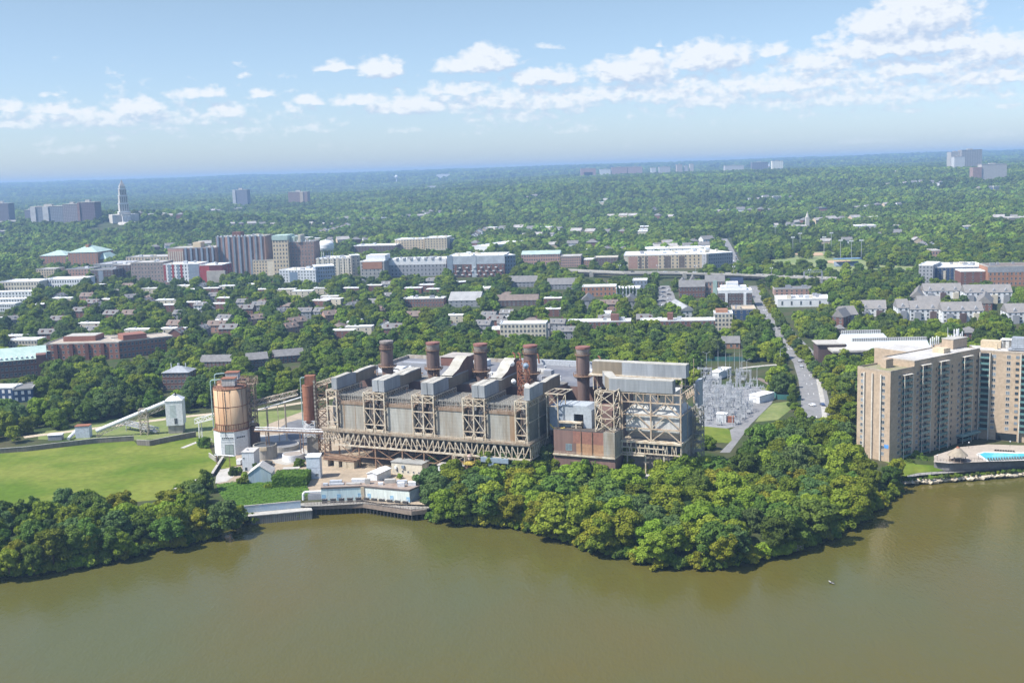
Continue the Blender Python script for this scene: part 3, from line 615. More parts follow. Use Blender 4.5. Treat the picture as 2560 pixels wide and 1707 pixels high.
def east_unit():
    T = Thing('boiler_unit', 'separate boiler unit with cream zigzag bracing at the right end of the plant', 'industrial building', PF, (151, 24, 5))
    x0, x1, y0, y1 = 138.9, 164.2, 16, 36.5
    d = MB(); d.box(x0-.6, x1+.5, y0-.9, y1+.4, 21.9, 22.7); T.part('deck', d, STEEL)
    c = MB(); c.box(x0+1.2, x1-.9, y0+1.0, y1-.5, 26.5, 34.4); P2 = mat('pale_unit_panel', (.56,.57,.56), c2=(.46,.45,.42), sc=.2, streak=True, grid=(1.6,1.6,.08), gridc=.86)
    k = T.part('casing', c, P2)
    c = MB(); z0, z1 = 22.7, 26.5; c.hexa([(x0+2.4,y0+4.4,z0),(x1-2,y0+4.4,z0),(x1-2,y1-3,z0),(x0+2.4,y1-3,z0),(x0+1.2,y0+1.4,z1),(x1-.9,y0+1.4,z1),(x1-.9,y1-.5,z1),(x0+1.2,y1-.5,z1)]); T.part('hopper', c, mat('dark_panel_steel', (.27,.27,.27), c2=(.33,.33,.33), grid=(0,1.3,.1)))
    # tapered hoods
    for a, b in ((x0+1.3, 151.2), (151.6, x1-1)):
        m = (a+b)/2; c = MB(); c.hexa([(a,y0+1.5,34.4),(b,y0+1.5,34.4),(b,y1-2,34.4),(a,y1-2,34.4),(m-2.8,y0+3,38.6),(m+2.8,y0+3,38.6),(m+2.8,y1-4,38.6),(m-2.8,y1-4,38.6)]); c.box(m-2.8,m+2.8,y0+3,y1-4,38.6,43)
        T.part('hood', c, P2)
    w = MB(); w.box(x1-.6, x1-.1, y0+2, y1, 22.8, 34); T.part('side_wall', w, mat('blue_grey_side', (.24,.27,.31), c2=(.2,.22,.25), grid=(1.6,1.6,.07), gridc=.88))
    t = MB(); xm = 151.4
    for x in (x0, xm, x1):
        t.beam((x,y0,22.7),(x,y0,43.2),.55)
    for x in (x0, x1): t.beam((x,y1,22.7),(x,y1,43.2),.5); t.beam((x,(y0+y1)/2,22.7),(x,(y0+y1)/2,38),.35)
    t.beam((x0,y1,43),(x1,y1,43),.5); t.beam((x0,y1,39.6),(x1,y1,39.6),.4)
    for i in range(9): t.beam((x0+i*3.1,y1,43),(x0+i*3.1,y1,39.6),.3); t.beam((x0+i*3.1,y1,43),(x0+i*3.1+3,y1,39.6),.22)
    for z in (28.1, 33.9, 39.2, 43): t.beam((x0,y0,z),(x1,y0,z),.5)
    for z in (34, 39.4, 43.1): t.beam((x1,y0,z),(x1,y1,z),.4)
    for a, b in ((x0,xm),(xm,x1)):
        m = (a+b)/2
        for za, zb in ((22.9,28.0),(28.4,33.8),(34.2,39.1)): t.beam((a,y0,za),(m,y0,zb),.38); t.beam((b,y0,za),(m,y0,zb),.38)
        for q in range(4):
            x = a+(b-a)*q/4; t.beam((x,y0,39.3),(x,y0,43),.32)
            if q % 2 == 0: t.beam((x,y0,43),(x+3,y0,39.4),.25)
    for q in range(7):
        y = y0+q*2.9; t.beam((x1,y,39.4),(x1,y,43),.28); t.beam((x1,y,39.4),(x1,min(y+2.9,y1),43),.25)
    t.beam((x1,y0,43),(x1,y0,47.8),.22); t.beam((x1,y1,43),(x1,y1,55),.16)
    T.part('steel_frame', t, mat('rust_cream_steel', (.54,.46,.35), c2=(.38,.26,.17), sc=.5))
    h = MB()
    for x in (147.2, 160.6): h.box(x, x+3.6, y0+1.3, y0+1.9, 34.5, 38.6)
    h.box(140.6,142.2,y0+1.3,y0+1.9,34.5,38.6)
    s = MB(); 
    for q in range(13):
        a = x0+q*1.95; s.beam((a,y0-.3,22),(a+(1.4 if q % 2 else -1.0),y0-.3,17.6),.3); s.beam((a,y0-.3,22),(a,y0-.3,17.6),.22)
    s.beam((x0,y0-.4,19.8),(x1-7,y0-.4,19.8),.4); s.beam((x0,y0-.3,17.5),(x1,y0-.3,17.5),.5)
    for q in range(10): s.beam((x1,y0+q*2.2,22),(x1,y0+q*2.2,6),.4)
    for q in range(4):
        for x in (x0+2, x0+10, x0+18, x1-.5): s.beam((x,y0+q*6.5,5),(x,y0+q*6.5,17.5),.5)
    s.box(x0, x0+10, y0-2, y0-.6, 16.6, 16.9); rail(s, [(x0,y0-1.9),(x0+10,y0-1.9)], 16.9, 1, 2)
    T.part('truss', s, STEEL)
    q = MB(); q.box(x0+3, x1-1, y0+1.5, y1-1, 5, 16); T.part('ground_room', q, mat('base_wall', (.20,.17,.15), c2=(.12,.11,.1)))
    for (a, b, ya, yb, za, zb, cap) in ((129.6, 161, 15.8, 15.9, 43.6, 48.5, 0),):
        # front duct with bent left end, seen light grey
        m = MB(); P = [(133.7,15.5),(161,15.5),(161,19.8),(135.2,19.8),(129.4,31),(125,31),(129.4,21.8)]
        m.prism(P, 43.6, 48.7, cap=False); T.part('duct', m, DUCT)
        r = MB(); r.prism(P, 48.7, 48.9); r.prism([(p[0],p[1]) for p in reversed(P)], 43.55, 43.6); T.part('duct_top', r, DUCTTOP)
        m = MB(); m.quad((133.75,15.45,43.6),(129.35,21.75,43.6),(129.35,21.75,48.7),(133.75,15.45,48.7)); T.part('brown_cladding', m, DUCTB)
    m = MB(); P = [(119,34.5),(148.8,33),(161.8,33),(161.8,38),(119,38.5)]; m.prism(P, 46.9, 52.4, cap=False); T.part('duct', m, DUCT); r = MB(); r.prism(P, 52.4, 52.6); T.part('duct_top', r, DUCTTOP)
    m = MB(); m.quad((119,34.45,46.9),(133,33.75,46.9),(133,33.75,52.4),(119,34.45,52.4)); T.part('brown_cladding', m, DUCTB)
    m = MB(); m.box(118,160,32.4,38.8,46.3,46.9); m.beam((130,30,46.5),(140,33,46.5),.4)
    for x in range(120, 161, 8): m.beam((x,33,40),(x,33,46.4),.35); m.beam((x,38,38),(x,38,46.4),.35)
    T.part('duct_support', m, STEEL)
    m = MB(); m.box(x1+.1, x1+1.6, 38.5, 45.2, 33.6, 45); T.part('side_duct', m, GALV)
    m = MB(); m.box(118, 133.5, 38, 44, 40.4, 46.8); T.part('dark_block', m, BRKW)
    l = MB(); lattice(l, 165.4, 169, 30, 34.5, 5, 35, 8, .35, .18); 
    for k in range(7): l.box(165.4,169,30,34.5,8.7+k*3.75,8.85+k*3.75)
    l.beam((x1,30,34.8),(169,30,34.8),.5); T.part('stair_tower', l, mat('stair_steel', (.33,.31,.25), c2=(.24,.2,.15)))
east_unit()
def shed_below(s0, s1, t0, t1, z1, m, nm, lab, roofm=ROOFL):
    T = Thing(nm, lab, 'shed', PF, ((s0+s1)/2, t0, 5)); w = MB(); w.box(s0, s1, t0, t1, 5, z1); T.part('wall', w, m); r = MB(); r.box(s0-.3, s1+.3, t0-.3, t1+.3, z1, z1+.35); T.part('roof', r, roofm); return T
T = shed_below(38, 53.5, -5, 2, 10.4, CREAM, 'switchgear_shed', 'long low cream building with small vents under the boiler trusses', mat('shed_roof', (.33,.33,.31)))
for k in range(5): T.inst('window', winmesh(.7, .7), (41+k*2.7, -5, 6.2))
b = MB(); b.box(39.8,40.8,-5.6,-5.0,7.5,8.7); T.part('vent_box', b, WHITE)
b = MB(); b.box(43.4,44.8,-5.6,-5.0,8,9.3); T.part('vent_box', b, BLUEG)
T = shed_below(60, 72, -2.5, 2, 10, WHITEC, 'metal_shed', 'white corrugated shed half hidden by trees below the boiler deck')
T = shed_below(143, 152, 7, 13, 9, WHITE, 'white_shed', 'white shed with a tan awning between trees at the right boiler unit'); b = MB(); b.box(136.5,143,6.5,10,8,8.3); T.part('awning', b, BEIGE)
T = Thing('concrete_bunker', 'open concrete bays under a rusty canopy at the left foot of the boilers', 'bunker', PF, (9, -2, 5))
b = MB()
for a, c in ((1,3.2),(6.5,9),(11,13.3),(13.6,17.2)): b.box(a, c, -3, 3, 5, 8.2)
b.box(1,17.2,2.6,3,5,8.2); T.part('wall', b, mat('bay_concrete', (.52,.46,.36), c2=(.43,.36,.25)))
b = MB(); b.box(.6,17.4,-3.2,3.2,8.2,8.7); b.beam((0,-2,9.5),(18,-2,9.5),.3); T.part('roof', b, RSTEEL)
T = Thing('hopper_stand', 'yellow and rust coloured hopper stand in front of the truss above the trees', 'hopper', PF, (76.5, -4, 5))
b = MB(); b.cyl(76.5,-4,14.3,15.7,.9,.9,14); b.cyl(76.5,-4,15.7,16.6,1.2,.5,14); T.part('hopper', b, mat('white_rust',(.5,.42,.36),c2=(.3,.12,.08)))
b = MB(); b.box(74.3,78.7,-6.2,-1.8,12.4,12.8); rail(b,[(74.3,-6.2),(78.7,-6.2),(78.7,-1.8)],12.8,1,1,.12); T.part('platform', b, YELL)
b = MB(); b.cyl(76.5,-4,9,12.4,.5,1.3,12); lattice(b,75,78,-5.5,-2.5,5,12.4,2,.25,.15); T.part('leg_frame', b, RUSTR)
T = Thing('scaffold_tower', 'small cream scaffold stair hanging under the boiler truss', 'scaffold', PF, (71, -2, 5))
b = MB(); lattice(b, 67.6, 73.2, -2.5, -.9, 5.2, 15, 3, .3, .2, 'yx', cross=False); T.part('frame', b, STEEL)
T = Thing('blue_portal', 'blue-grey steel portal under the right end of the boiler truss', 'steel frame', PF, (85, -1, 5))
b = MB(); b.box(80.5,93.5,-1.6,-.6,13,15); b.box(84.3,86.6,-1.7,-.5,5,13); T.part('frame', b, mat('blue_steel',(.25,.32,.39)))
# ---------------------------------------------------------------- yard ground
def c3(x, y): return 380+x*500/1867, 900+y*420/1568
def c5(x, y): return x*500/1867, 780+y*420/1568
def c6(x, y): return 1600+x*500/1960, 820+y*400/1568
def c8(x, y): return 740+x*340/2352, 1120+y*200/1384
def c7(x, y): return 2300+x*260/971, 820+y*420/1568
def c4(x, y): return 2060+x*500/1704, 780+y*460/1568
poly('grass_field', [(-250,1150),(0,1133),(67,1128),(241,1108),(335,1102),(345,1113),(375,1115),(428,1104),(500,1091),(525,1120),(545,1165),(533,1191),(462,1222),(424,1246),(300,1258),(150,1280),(-250,1310)], GRASS, 2)
poly('grass_strip', [(95,1098),(96,1080),(249,1060),(402,1043),(535,1024),(690,1008),(860,985),(860,1060),(640,1100),(560,1120),(500,1089),(345,1100),(240,1100)], GRASSD, 0)
poly('yard_ground', [(540,1195),(585,1150),(600,1105),(640,1082),(675,1058),(752,1030),(830,1015),(1240,1110),(1100,1200),(1080,1262),(945,1258),(860,1240),(770,1235),(765,1205),(620,1205),(545,1215)], DIRT, 3)
poly('yard_slab', [c3(1000,700),c3(1250,690),c3(1480,870),c3(1480,930),c3(1250,980),c3(1150,960),c3(960,760)], CONCP, 4)
poly('yard_asphalt', [c3(1180,640),c3(1270,580),c3(1370,555),c3(1430,560),c3(1600,700),c3(1600,740),c3(1350,800),c3(1240,700)], ASPH, 5)
poly('yard_slab', [c3(600,1080),c3(640,1020),c3(790,1000),c3(800,1060),c3(700,1130),c3(590,1150)], CONCP, 5)
poly('grass_patch', [c3(620,930),c3(780,900),c3(790,990),c3(650,1015)], GRASS, 5)
strip('sandy_track', [(60,1093),(96,1088),(187,1077),(249,1069),(402,1049),(458,1042),(535,1034),(634,1026),(760,1006),(860,990)], 5.5, mat('sand', (.50,.42,.31), c2=(.42,.35,.25)), lift=.08)
strip('gravel_path', [(455,1120),(480,1110),(500,1102),(530,1098)], 2.5, CONCP, lift=.1)
poly('ivy_ground', [(541,1211),(620,1200),(766,1214),(776,1232),(752,1249),(589,1274),(570,1262),(546,1230)], IVYG, 6)
# ---------------------------------------------------------------- walls round the field
def wall_line(name, pts, h, m, label, w=.4, z=5, cat='wall', group=None, sink=.3):
    P = [G(a, b, z) for a, b in pts]; T = Thing(name, label, cat, WF, (P[0].x, P[0].y, z), group)
    b = MB()
    for p, q in zip(P, P[1:]):
        d = (q-p).normalized()*.02
        b.beam((p.x,p.y,z+h/2-sink/2), (q.x-d.x,q.y-d.y,z+h/2-sink/2), w, h+sink)
    T.part('wall', b, m); b = MB()
    for p, q in zip(P, P[1:]): b.beam((p.x,p.y,z+h+.08), (q.x,q.y,z+h+.08), w+.2, .16)
    T.part('coping', b, CONCP); return T
wall_line('retaining_wall', [(-150,1143),(0,1133),(67,1128),(241,1107),(335,1101)], 2.4, mat('dark_concrete', (.23,.21,.18), c2=(.15,.135,.115), sc=.3, streak=True), 'long dark stained concrete wall along the far edge of the grass field')
wall_line('retaining_wall', [(343,1112),(375,1114),(428,1103),(490,1091)], 2.6, MATS['dark_concrete'], 'concrete wall below the white conveyor tower')
wall_line('drain_wall', [c3(665,925),c3(612,1005),c3(562,1085)], 1.3, mat('dark_steel_wall', (.06,.065,.07)), 'dark sheet wall beside the field and concrete ramp', w=1.0)
wall_line('drain_wall', [c3(560,1088),c3(430,1130),c3(290,1185),c3(150,1250)], .9, MATS['dark_steel_wall'], 'long dark kerb wall along the lower right edge of the grass field', w=1.2)
wall_line('silo_wall', [c3(535,905),c3(600,950),c3(620,930)], 2, CONC, 'short concrete wall at the foot of the rusty silo')
# ---------------------------------------------------------------- rusty silos
def silo(cx, cy, base_oct, label, hide=False):
    T = Thing('rusty_silo', label, 'silo', WF, (cx, cy, 5), 'twin rusty silos')
    oc = [(cx+9.0*math.cos(rad(22.5+45*i-4)), cy+9.0*math.sin(rad(22.5+45*i-4))) for i in range(8)]
    b = MB(); b.prism(oc, 5, 16.6); T.part('base', b, WHITE); b = MB(); b.prism([(cx+(p[0]-cx)*1.03, cy+(p[1]-cy)*1.03) for p in oc], 16.6, 17.1); T.part('base_roof', b, RUSTD)
    t = MB(); t.cyl(cx, cy, 17.1, 37.2, 7.9, 7.9, 40); T.part('tank', t, RUST, smooth=False)
    for p in T.o.children[-1].data.polygons:
        if len(p.vertices) == 4: p.use_smooth = True
    s = MB()
    for z, h in ((19.6,.4),(28.2,.35),(36.6,.5)): s.cyl(cx, cy, z, z+h, 8.0, 8.0, 40, cap=True, capb=True)
    for i in range(40): a = 2*PI*i/40; s.beam((cx+7.98*math.cos(a),cy+7.98*math.sin(a),17.2),(cx+7.98*math.cos(a),cy+7.98*math.sin(a),19.6),.22)
    for i in range(8): a = 2*PI*i/8+.2; s.beam((cx+7.97*math.cos(a),cy+7.97*math.sin(a),19.6),(cx+7.97*math.cos(a),cy+7.97*math.sin(a),36.8),.14)
    T.part('seam', s, RUSTD)
    t = MB(); t.cyl(cx, cy, 37.2, 38.1, 7.9, 1, 40); T.part('roof', t, mat('rust_roof', (.26,.13,.08), c2=(.20,.095,.06)))
    r = MB(); n = 24; ring = [(cx+7.7*math.cos(2*PI*i/n), cy+7.7*math.sin(2*PI*i/n)) for i in range(n+1)]; rail(r, ring, 37.2, 1.1, 3, .1); T.part('railing', r, RUSTD)
    h = MB(); h.box(cx-2.6, cx+3.6, cy-4.4, cy+.5, 38.2, 41.6); T.part('filter_house', h, mat('ribbed_white', (.62,.62,.62), c2=(.50,.47,.44), grid=(.75,0,.22), gridc=.55))
    h = MB(); h.box(cx-2.9, cx+3.9, cy-4.7, cy+.8, 41.6, 41.9); T.part('filter_roof', h, RUSTR)
    p = MB(); p.tube([(cx-8.3,cy-3,17),(cx-8.3,cy-3,40.3),(cx-7.6,cy-3,41.1),(cx-3,cy-3,41.3)], .28, 8); T.part('pipe', p, TEAL)
    p = MB(); p.tube([(cx-1.6,cy-8.2,37.5),(cx-1.4,cy-8.2,16),(cx-1.2,cy-9.2,13.5)], .13, 6); T.part('drain_pipe', p, FLATBLACK)
    if not hide:
        d = MB(); y0 = min(p[1] for p in oc)
        A = Vector((*oc[5],0)); B = Vector((*oc[6],0))
        a5 = sorted(oc, key=lambda q: q[1])[:2]; a5.sort(); A, B = Vector((*a5[0],0)), Vector((*a5[1],0)); dr = (B-A).normalized(); ang = math.atan2(dr.y, dr.x)
        T.inst('roller_door', winmesh(4.0, 4.6, mat('pale_green_door', (.36,.42,.38)), DSTEEL, .06, .14), (*(A+dr*4.0).to_2d(), 5.6), ang)
        for k in range(6): T.inst('window', winmesh(.75, .7, GLASS, WHITE), (*(A+dr*(1.1+k*.92)).to_2d(), 13.2), ang)
        C = Vector((*sorted(oc, key=lambda q: -q[0]+q[1]*.6)[0],0)); dr2 = (C-B).normalized()
        for k in range(5): T.inst('window', winmesh(.75, .7, GLASS, WHITE), (*(B+dr2*(1.4+k*.92)).to_2d(), 13.2), math.atan2(dr2.y, dr2.x))
        s = MB(); s.beam((*(A-Vector((.02,.05,0))).to_2d(),11.6),(*(B+Vector((.02,-.05,0))).to_2d(),11.6),.06,.12); T.part('panel_seam', s, GREYW)
        L = MB(); lattice(L, cx+8.6, cx+11.8, cy-1, cy+4, 17, 40.5, 7, .3, .18); lattice(L, cx+4, cx+11.8, cy+4.2, cy+9, 36, 40.5, 1, .25, .15)
        for k in range(7): L.box(cx+8.6, cx+11.8, cy-1, cy+4, 18+k*3.3, 18.15+k*3.3)
        L.tube([(cx+8.5,cy-1.5,39.5),(cx+2,cy-3,39.6)], .35)
        T.part('stair_tower', L, mat('stained_cream_steel', (.36,.29,.21), c2=(.20,.12,.08), sc=.5))
        L = MB(); L.box(cx+8.8, cx+11.9, cy-.5, cy+6, 5, 17.2); T.part('elevator_shaft', L, mat('dark_rust', (.09,.055,.045)))
    return T
silo(-137.4, 543.2, True, 'front rusty orange silo on a white eight-sided base with a roller door')
silo(-139.8, 560.5, True, 'second rusty silo mostly hidden behind the orange silo', True)
def slim_silo():
    cx, cy = -97.4, 531.0; T = Thing('slim_silo', 'slim rust-red silo with lattice stair left of the grey boilers', 'silo', WF, (cx, cy, 5))
    t = MB(); t.cyl(cx, cy, 22, 39, 2.75, 2.75, 24); t.cyl(cx, cy, 20.3, 22, 1.2, 2.75, 24, cap=False); T.part('tank', t, RUSTR)
    t = MB(); 
    for z in (22.1, 24.6, 28.8, 33.5, 38.7): t.cyl(cx, cy, z, z+.25, 2.83, 2.83, 24)
    T.part('seam', t, RUSTD)
    t = MB(); t.box(cx-1.2, cx+3.6, cy-1, cy+3, 39.2, 43.4); T.part('filter_house', t, RUSTR)
    t = MB(); t.tube([(cx-3.1,cy-1,20),(cx-3.1,cy-1,42),(cx-2.5,cy-1,42.8),(cx-1,cy-1,42.8)], .25); T.part('pipe', t, TEAL)
    t = MB(); lattice(t, cx-2.6, cx+2.6, cy-2.4, cy+2.4, 14, 22, 2, .35, .25); t.box(cx-2.8,cx+2.8,cy-2.6,cy+2.6,19.2,19.5); T.part('leg_frame', t, WHITE)
    t = MB(); t.box(cx-1.6, cx-1, cy-2, cy+2, 5, 14); t.box(cx-1, cx+3.6, cy-1.4, cy+2.4, 5, 14); T.part('base', t, CONC)
    t = MB(); t.box(cx+3.0, cx+3.8, cy-2.4, cy-1.5, 14, 41.5); 
    T.part('ladder_cage', t, mat('perforated_cream', (.50,.46,.38), c2=(.2,.16,.12), sc=.9, grid=(0,1.9,.9), gridc=.45))
    t = MB(); lattice(t, cx+4.0, cx+9, cy-2, cy+3, 6, 39, 8, .3, .25)
    T.part('stair_tower', t, RSTEEL)
slim_silo()
# ---------------------------------------------------------------- conveyors and pipes
def gallery(name, p, q, w, h, label, cat='conveyor', legs=(), m=STEEL, roof=None):
    p, q = Vector(p), Vector(q); T = Thing(name, label, cat, WF, (p.x, p.y, 5))
    t = MB(); d = (q-p); L_ = d.length; n = max(2, int(L_/h)); s = Vector((-d.y, d.x, 0)).normalized()*w/2; u = Vector((0,0,h))
    for sg in (-1, 1):
        t.beam(p+s*sg, q+s*sg, .35); t.beam(p+s*sg+u, q+s*sg+u, .3)
        for i in range(n):
            a = p+d*i/n+s*sg; b = p+d*(i+1)/n+s*sg; t.beam(a, a+u, .2); t.beam(a, b+u, .2) if i % 2 else t.beam(a+u, b, .2)
    for i in range(n+1): a = p+d*i/n; t.beam(a+s+u, a-s+u, .18)
    T.part('truss', t, m)
    b = MB(); b.beam(p+Vector((0,0,.2)), q+Vector((0,0,.2)), w*.8, .3); T.part('belt_deck', b, mat('belt_cover', (.58,.56,.50), c2=(.45,.42,.36)))
    for f in legs:
        a = p+d*f; l = MB(); 
        for sg in (-1, 1): l.beam((a.x+s.x*sg*1.2,a.y+s.y*sg*1.2,5), (a.x+s.x*sg,a.y+s.y*sg,a.z), .3)
        l.beam((a.x+s.x*1.2,a.y+s.y*1.2,6),(a.x-s.x,a.y-s.y,a.z),.2); T.part('leg', l, m)
    return T
a = VP(*c3(940,410), (0,562), (0,1)); b = VP(*c3(1360,290), (0,562), (0,1)); gallery('conveyor_gallery', (a.x,a.y,a.z-1), (b.x,b.y,b.z-2), 2.4, 2.6, 'cream truss conveyor rising from the orange silo towards the slim silo', legs=(.3,.7))
a = VP(*c3(1400,300), (0,556), (0,1)); b = VP(*c3(1690,200), (0,545), (0,1)); gallery('conveyor_gallery', a, b, 2, 2.2, 'cream truss conveyor between the slim silo and the first boiler duct', legs=())
a = VP(*c3(940,480), (0,556), (0,1)); b = VP(*c3(1400,345), (0,556), (0,1)); T = Thing('inclined_pipe', 'white inclined pipe under the cream conveyor, crossing the sandy track', 'pipe', WF, (a.x,a.y,5)); t = MB(); t.tube([a, b], .35); T.part('pipe', t, WHITE); t = MB(); m_ = a.lerp(b,.5); t.beam((m_.x,m_.y,5), m_, .3); T.part('leg', t, STEEL)
a = VP(*c3(410,570), (0,556), (0,1)); b = VP(*c3(585,545), (0,552), (0,1)); gallery('conveyor_gallery', (a.x,a.y,a.z-1), b, 2.2, 2.4, 'short white truss conveyor entering the left side of the orange silo', m=WHITE, legs=(.2,))
a = VP(*c3(960,650), (0,532), (0,1)); b = VP(*c3(1600,672), (0,520), (0,1)); T = Thing('pipe_bridge', 'elevated pipe bridge running from the orange silo to the boiler deck', 'pipe bridge', WF, (a.x,a.y,5))
t = MB()
for o_, zz, r_ in ((0,0,.3),(.9,.1,.25),(1.7,.9,.22)): t.tube([(a.x,a.y+o_,a.z+zz),(b.x,b.y+o_,b.z+zz)], r_)
T.part('pipe', t, WHITE); t = MB(); t.beam((a.x,a.y+.8,a.z-.6),(b.x,b.y+.8,b.z-.6),2.6,.35); rail(t,[(a.x,a.y-.6),(b.x,b.y-.6)],(a.z+b.z)/2,1,2.2,.09); T.part('deck', t, RSTEEL)
for f in (.16, .2, .66, .7):
    l = MB(); q = a.lerp(b, f); l.beam((q.x,q.y,5),(q.x,q.y,q.z-.6),.35); T.part('leg', l, RSTEEL)
# round tanks
def round_tank(cx, cy, r, z1, m, topm, label, rim=.5, inside=1.5):
    T = Thing('round_tank', label, 'tank', WF, (cx, cy, 5)); b = MB(); n = 36; b.cyl(cx, cy, 5, z1, r, r, n, cap=False); b.cyl(cx, cy, z1-inside, z1, r-rim, r-rim, n, cap=False)
    for i in range(n):
        a, c = 2*PI*i/n, 2*PI*(i+1)/n; b.quad((cx+r*math.cos(a),cy+r*math.sin(a),z1),(cx+r*math.cos(c),cy+r*math.sin(c),z1),(cx+(r-rim)*math.cos(c),cy+(r-rim)*math.sin(c),z1),(cx+(r-rim)*math.cos(a),cy+(r-rim)*math.sin(a),z1))
    T.part('wall', b, m); t = MB(); t.cyl(cx, cy, z1-inside-.1, z1-inside, r-rim, r-rim, n); T.part('surface', t, topm); return T
T = round_tank(-119, 529, 5.6, 11.4, CONC, mat('dark_tank_water', (.10,.105,.11), r=.4), 'tall open round concrete tank with dark water beside the silo', inside=.8); b = MB(); b.box(-120.2,-117,522.9,523.6,9.6,11.2); T.part('sign_panel', b, BEIGE)
q = G(*c3(1235,800), 6.5); round_tank(q.x, q.y, 7.2, 7.4, CONCP, mat('dark_sludge', (.17,.17,.18), c2=(.22,.22,.22)), 'low wide round basin filled dark grey behind the tall concrete tank', rim=.4, inside=.25)
round_tank(-104.6, 522.8, 5.0, 8.0, WHITE, mat('tank_lid', (.33,.29,.25), c2=(.27,.24,.21)), 'low white round tank with a brown lid beside a small tree', rim=.3, inside=.15)
q = G(*c3(1065,960), 6); round_tank(q.x, q.y, 3.0, 6.6, mat('dark_ring', (.14,.14,.13)), mat('pit', (.06,.065,.05)), 'small dark ring shaped basin in front of the concrete tank', inside=1.2)
def boxhouse(name, label, p, w, d, h, wall, roof, ang=0, cat='shed', ro='flat', rh=1.5, z=5, group=None):
    fr = ((p[0], p[1]), ang); T = Thing(name, label, cat, fr, (w/2, d/2, z), group); b = MB(); b.box(0, w, 0, d, z, z+h)
    if ro == 'gabley': b.v += [(0,0,z+h),(w,0,z+h),(w/2,0,z+h+rh),(0,d,z+h),(w,d,z+h),(w/2,d,z+h+rh)]; k = len(b.v)-6; b.f += [(k,k+1,k+2),(k+4,k+3,k+5)]; b.m += [0,0]
    T.part('wall', b, wall); r = MB()
    if ro == 'flat': r.box(-.2, w+.2, -.2, d+.2, z+h, z+h+.3)
    elif ro == 'hip': r.hip(0, w, 0, d, z+h, z+h+rh)
    elif ro == 'gable': r.gable(0, w, 0, d, z+h, z+h+rh, 'x')
    elif ro == 'gabley':
        for (xa, xb) in ((-.4, w/2), (w+.4, w/2)):
            za = z+h-.4*rh/(w/2); r.hexa([(xa,-.3,za),(xb,-.3,z+h+rh),(xb,d+.3,z+h+rh),(xa,d+.3,za),(xa,-.3,za+.2),(xb,-.3,z+h+rh+.2),(xb,d+.3,z+h+rh+.2),(xa,d+.3,za+.2)])
    elif ro == 'shed': r.hexa([(-.2,-.2,z+h),(w+.2,-.2,z+h),(w+.2,d+.2,z+h),(-.2,d+.2,z+h),(-.2,-.2,z+h+.2),(w+.2,-.2,z+h+.2),(w+.2,d+.2,z+h+rh),(-.2,d+.2,z+h+rh)])
    T.part('roof', r, roof); EXC.append([fw(fr, -3,-6), fw(fr, w+3,-6), fw(fr, w+3, d+3), fw(fr, -3, d+3)]); return T, fr
T, fr = boxhouse('tall_shed', 'tall pale blue-grey shed with a flat gravel roof beside the round tank', (-124.2,504), 5.6, 8.5, 8.8, WHITEC, ROOFL, -4)
T.inst('window', winmesh(1.0, 1.6), (1.7, 0, 5.3)); T.inst('window', winmesh(.5, .5), (.9, 0, 11)); b = MB(); b.box(1.5,2.1,3,3.6,14.1,14.8); T.part('roof_vent', b, GALV)
T, fr = boxhouse('gabled_shed', 'small blue gabled shed with pale roof above the green ivy slope', (-116.8,483.4), 9.9, 9, 4.2, BLUEC, mat('pale_shed_roof', (.52,.50,.46)), 2, ro='gabley', rh=3.4)
T, fr = boxhouse('white_tower_shed', 'narrow white two-tone tower shed beside the riverside yard', (-92,487.4), 5.9, 5.4, 9.6, mat('white_blue_panel', (.58,.64,.70), c2=(.52,.58,.64)), WHITE, 0, ro='shed', rh=.7)
T.inst('window', winmesh(1.1, 1.1, GLASSB), (4.4, 0, 6.3)); b = MB(); b.box(-.01,5.91,-.03,0,9.9,10.0); T.part('seam', b, GREYW)
T, fr = boxhouse('low_block', 'low pale concrete block beside the white round tank', (-104.5,497.5), 7, 3, 2, CONCP, CONCP, 2)
T, fr = boxhouse('low_block', 'low pale slab behind the ivy covered block', (-104.5,491.5), 9, 4, 1.2, CONCP, CONCP, 2)
T = Thing('pipe_gantry', 'thin steel portal with a white pipe on top beside the white silo base', 'gantry', WF, (-137.7,513,5)); b = MB(); b.beam((-138,513,5),(-138,513,10.6),.3); b.beam((-131.6,511,5),(-131.6,511,10.6),.3); T.part('leg', b, RSTEEL); b = MB(); b.tube([(-139,513.6,10.8),(-129,510.4,10.8)],.3); T.part('pipe', b, WHITE)
# ---------------------------------------------------------------- white conveyor tower and sheds on the left
T = Thing('conveyor_tower', 'tall white metal tower with pyramid roof fed by a sloping conveyor', 'tower', ((-182.6,585.8),6), (4,4,5)); 
b = MB(); b.box(0,8.6,0,9,9.4,22.6); T.part('wall', b, mat('white_ribbed', (.78,.79,.79), c2=(.70,.72,.72), grid=(.8,0,.1), gridc=.9)); b = MB(); b.hip(0,8.6,0,9,22.6,25.6,ov=.3,ins=.5); T.part('roof', b, WHITE)
b = MB(); b.box(.6,8,.6,8.4,5,9.4); T.part('base', b, CONC)
T.inst('window', winmesh(1.5,3.0,GLASS,FRAMEW), (5.0,0,10.2)); b = MB(); b.cyl(5,4,25,26.4,.4,.4,8); T.part('roof_vent', b, FLATBLACK)
b = MB(); b.box(2.2,5.2,-.05,0,13.6,20.4); T.part('pale_patch', b, mat('pale_green_patch', (.58,.64,.62)))
a, b_ = Vector((-219,584.5,8.2)), Vector((-183,587.5,21.6)); T = Thing('conveyor_tube', 'long white covered conveyor tube sloping up to the white tower', 'conveyor', WF, (a.x,a.y,5)); t = MB(); t.tube([a,b_],1.1,14); T.part('tube', t, WHITE, smooth=False)
t = MB(); d = b_-a; n = 15
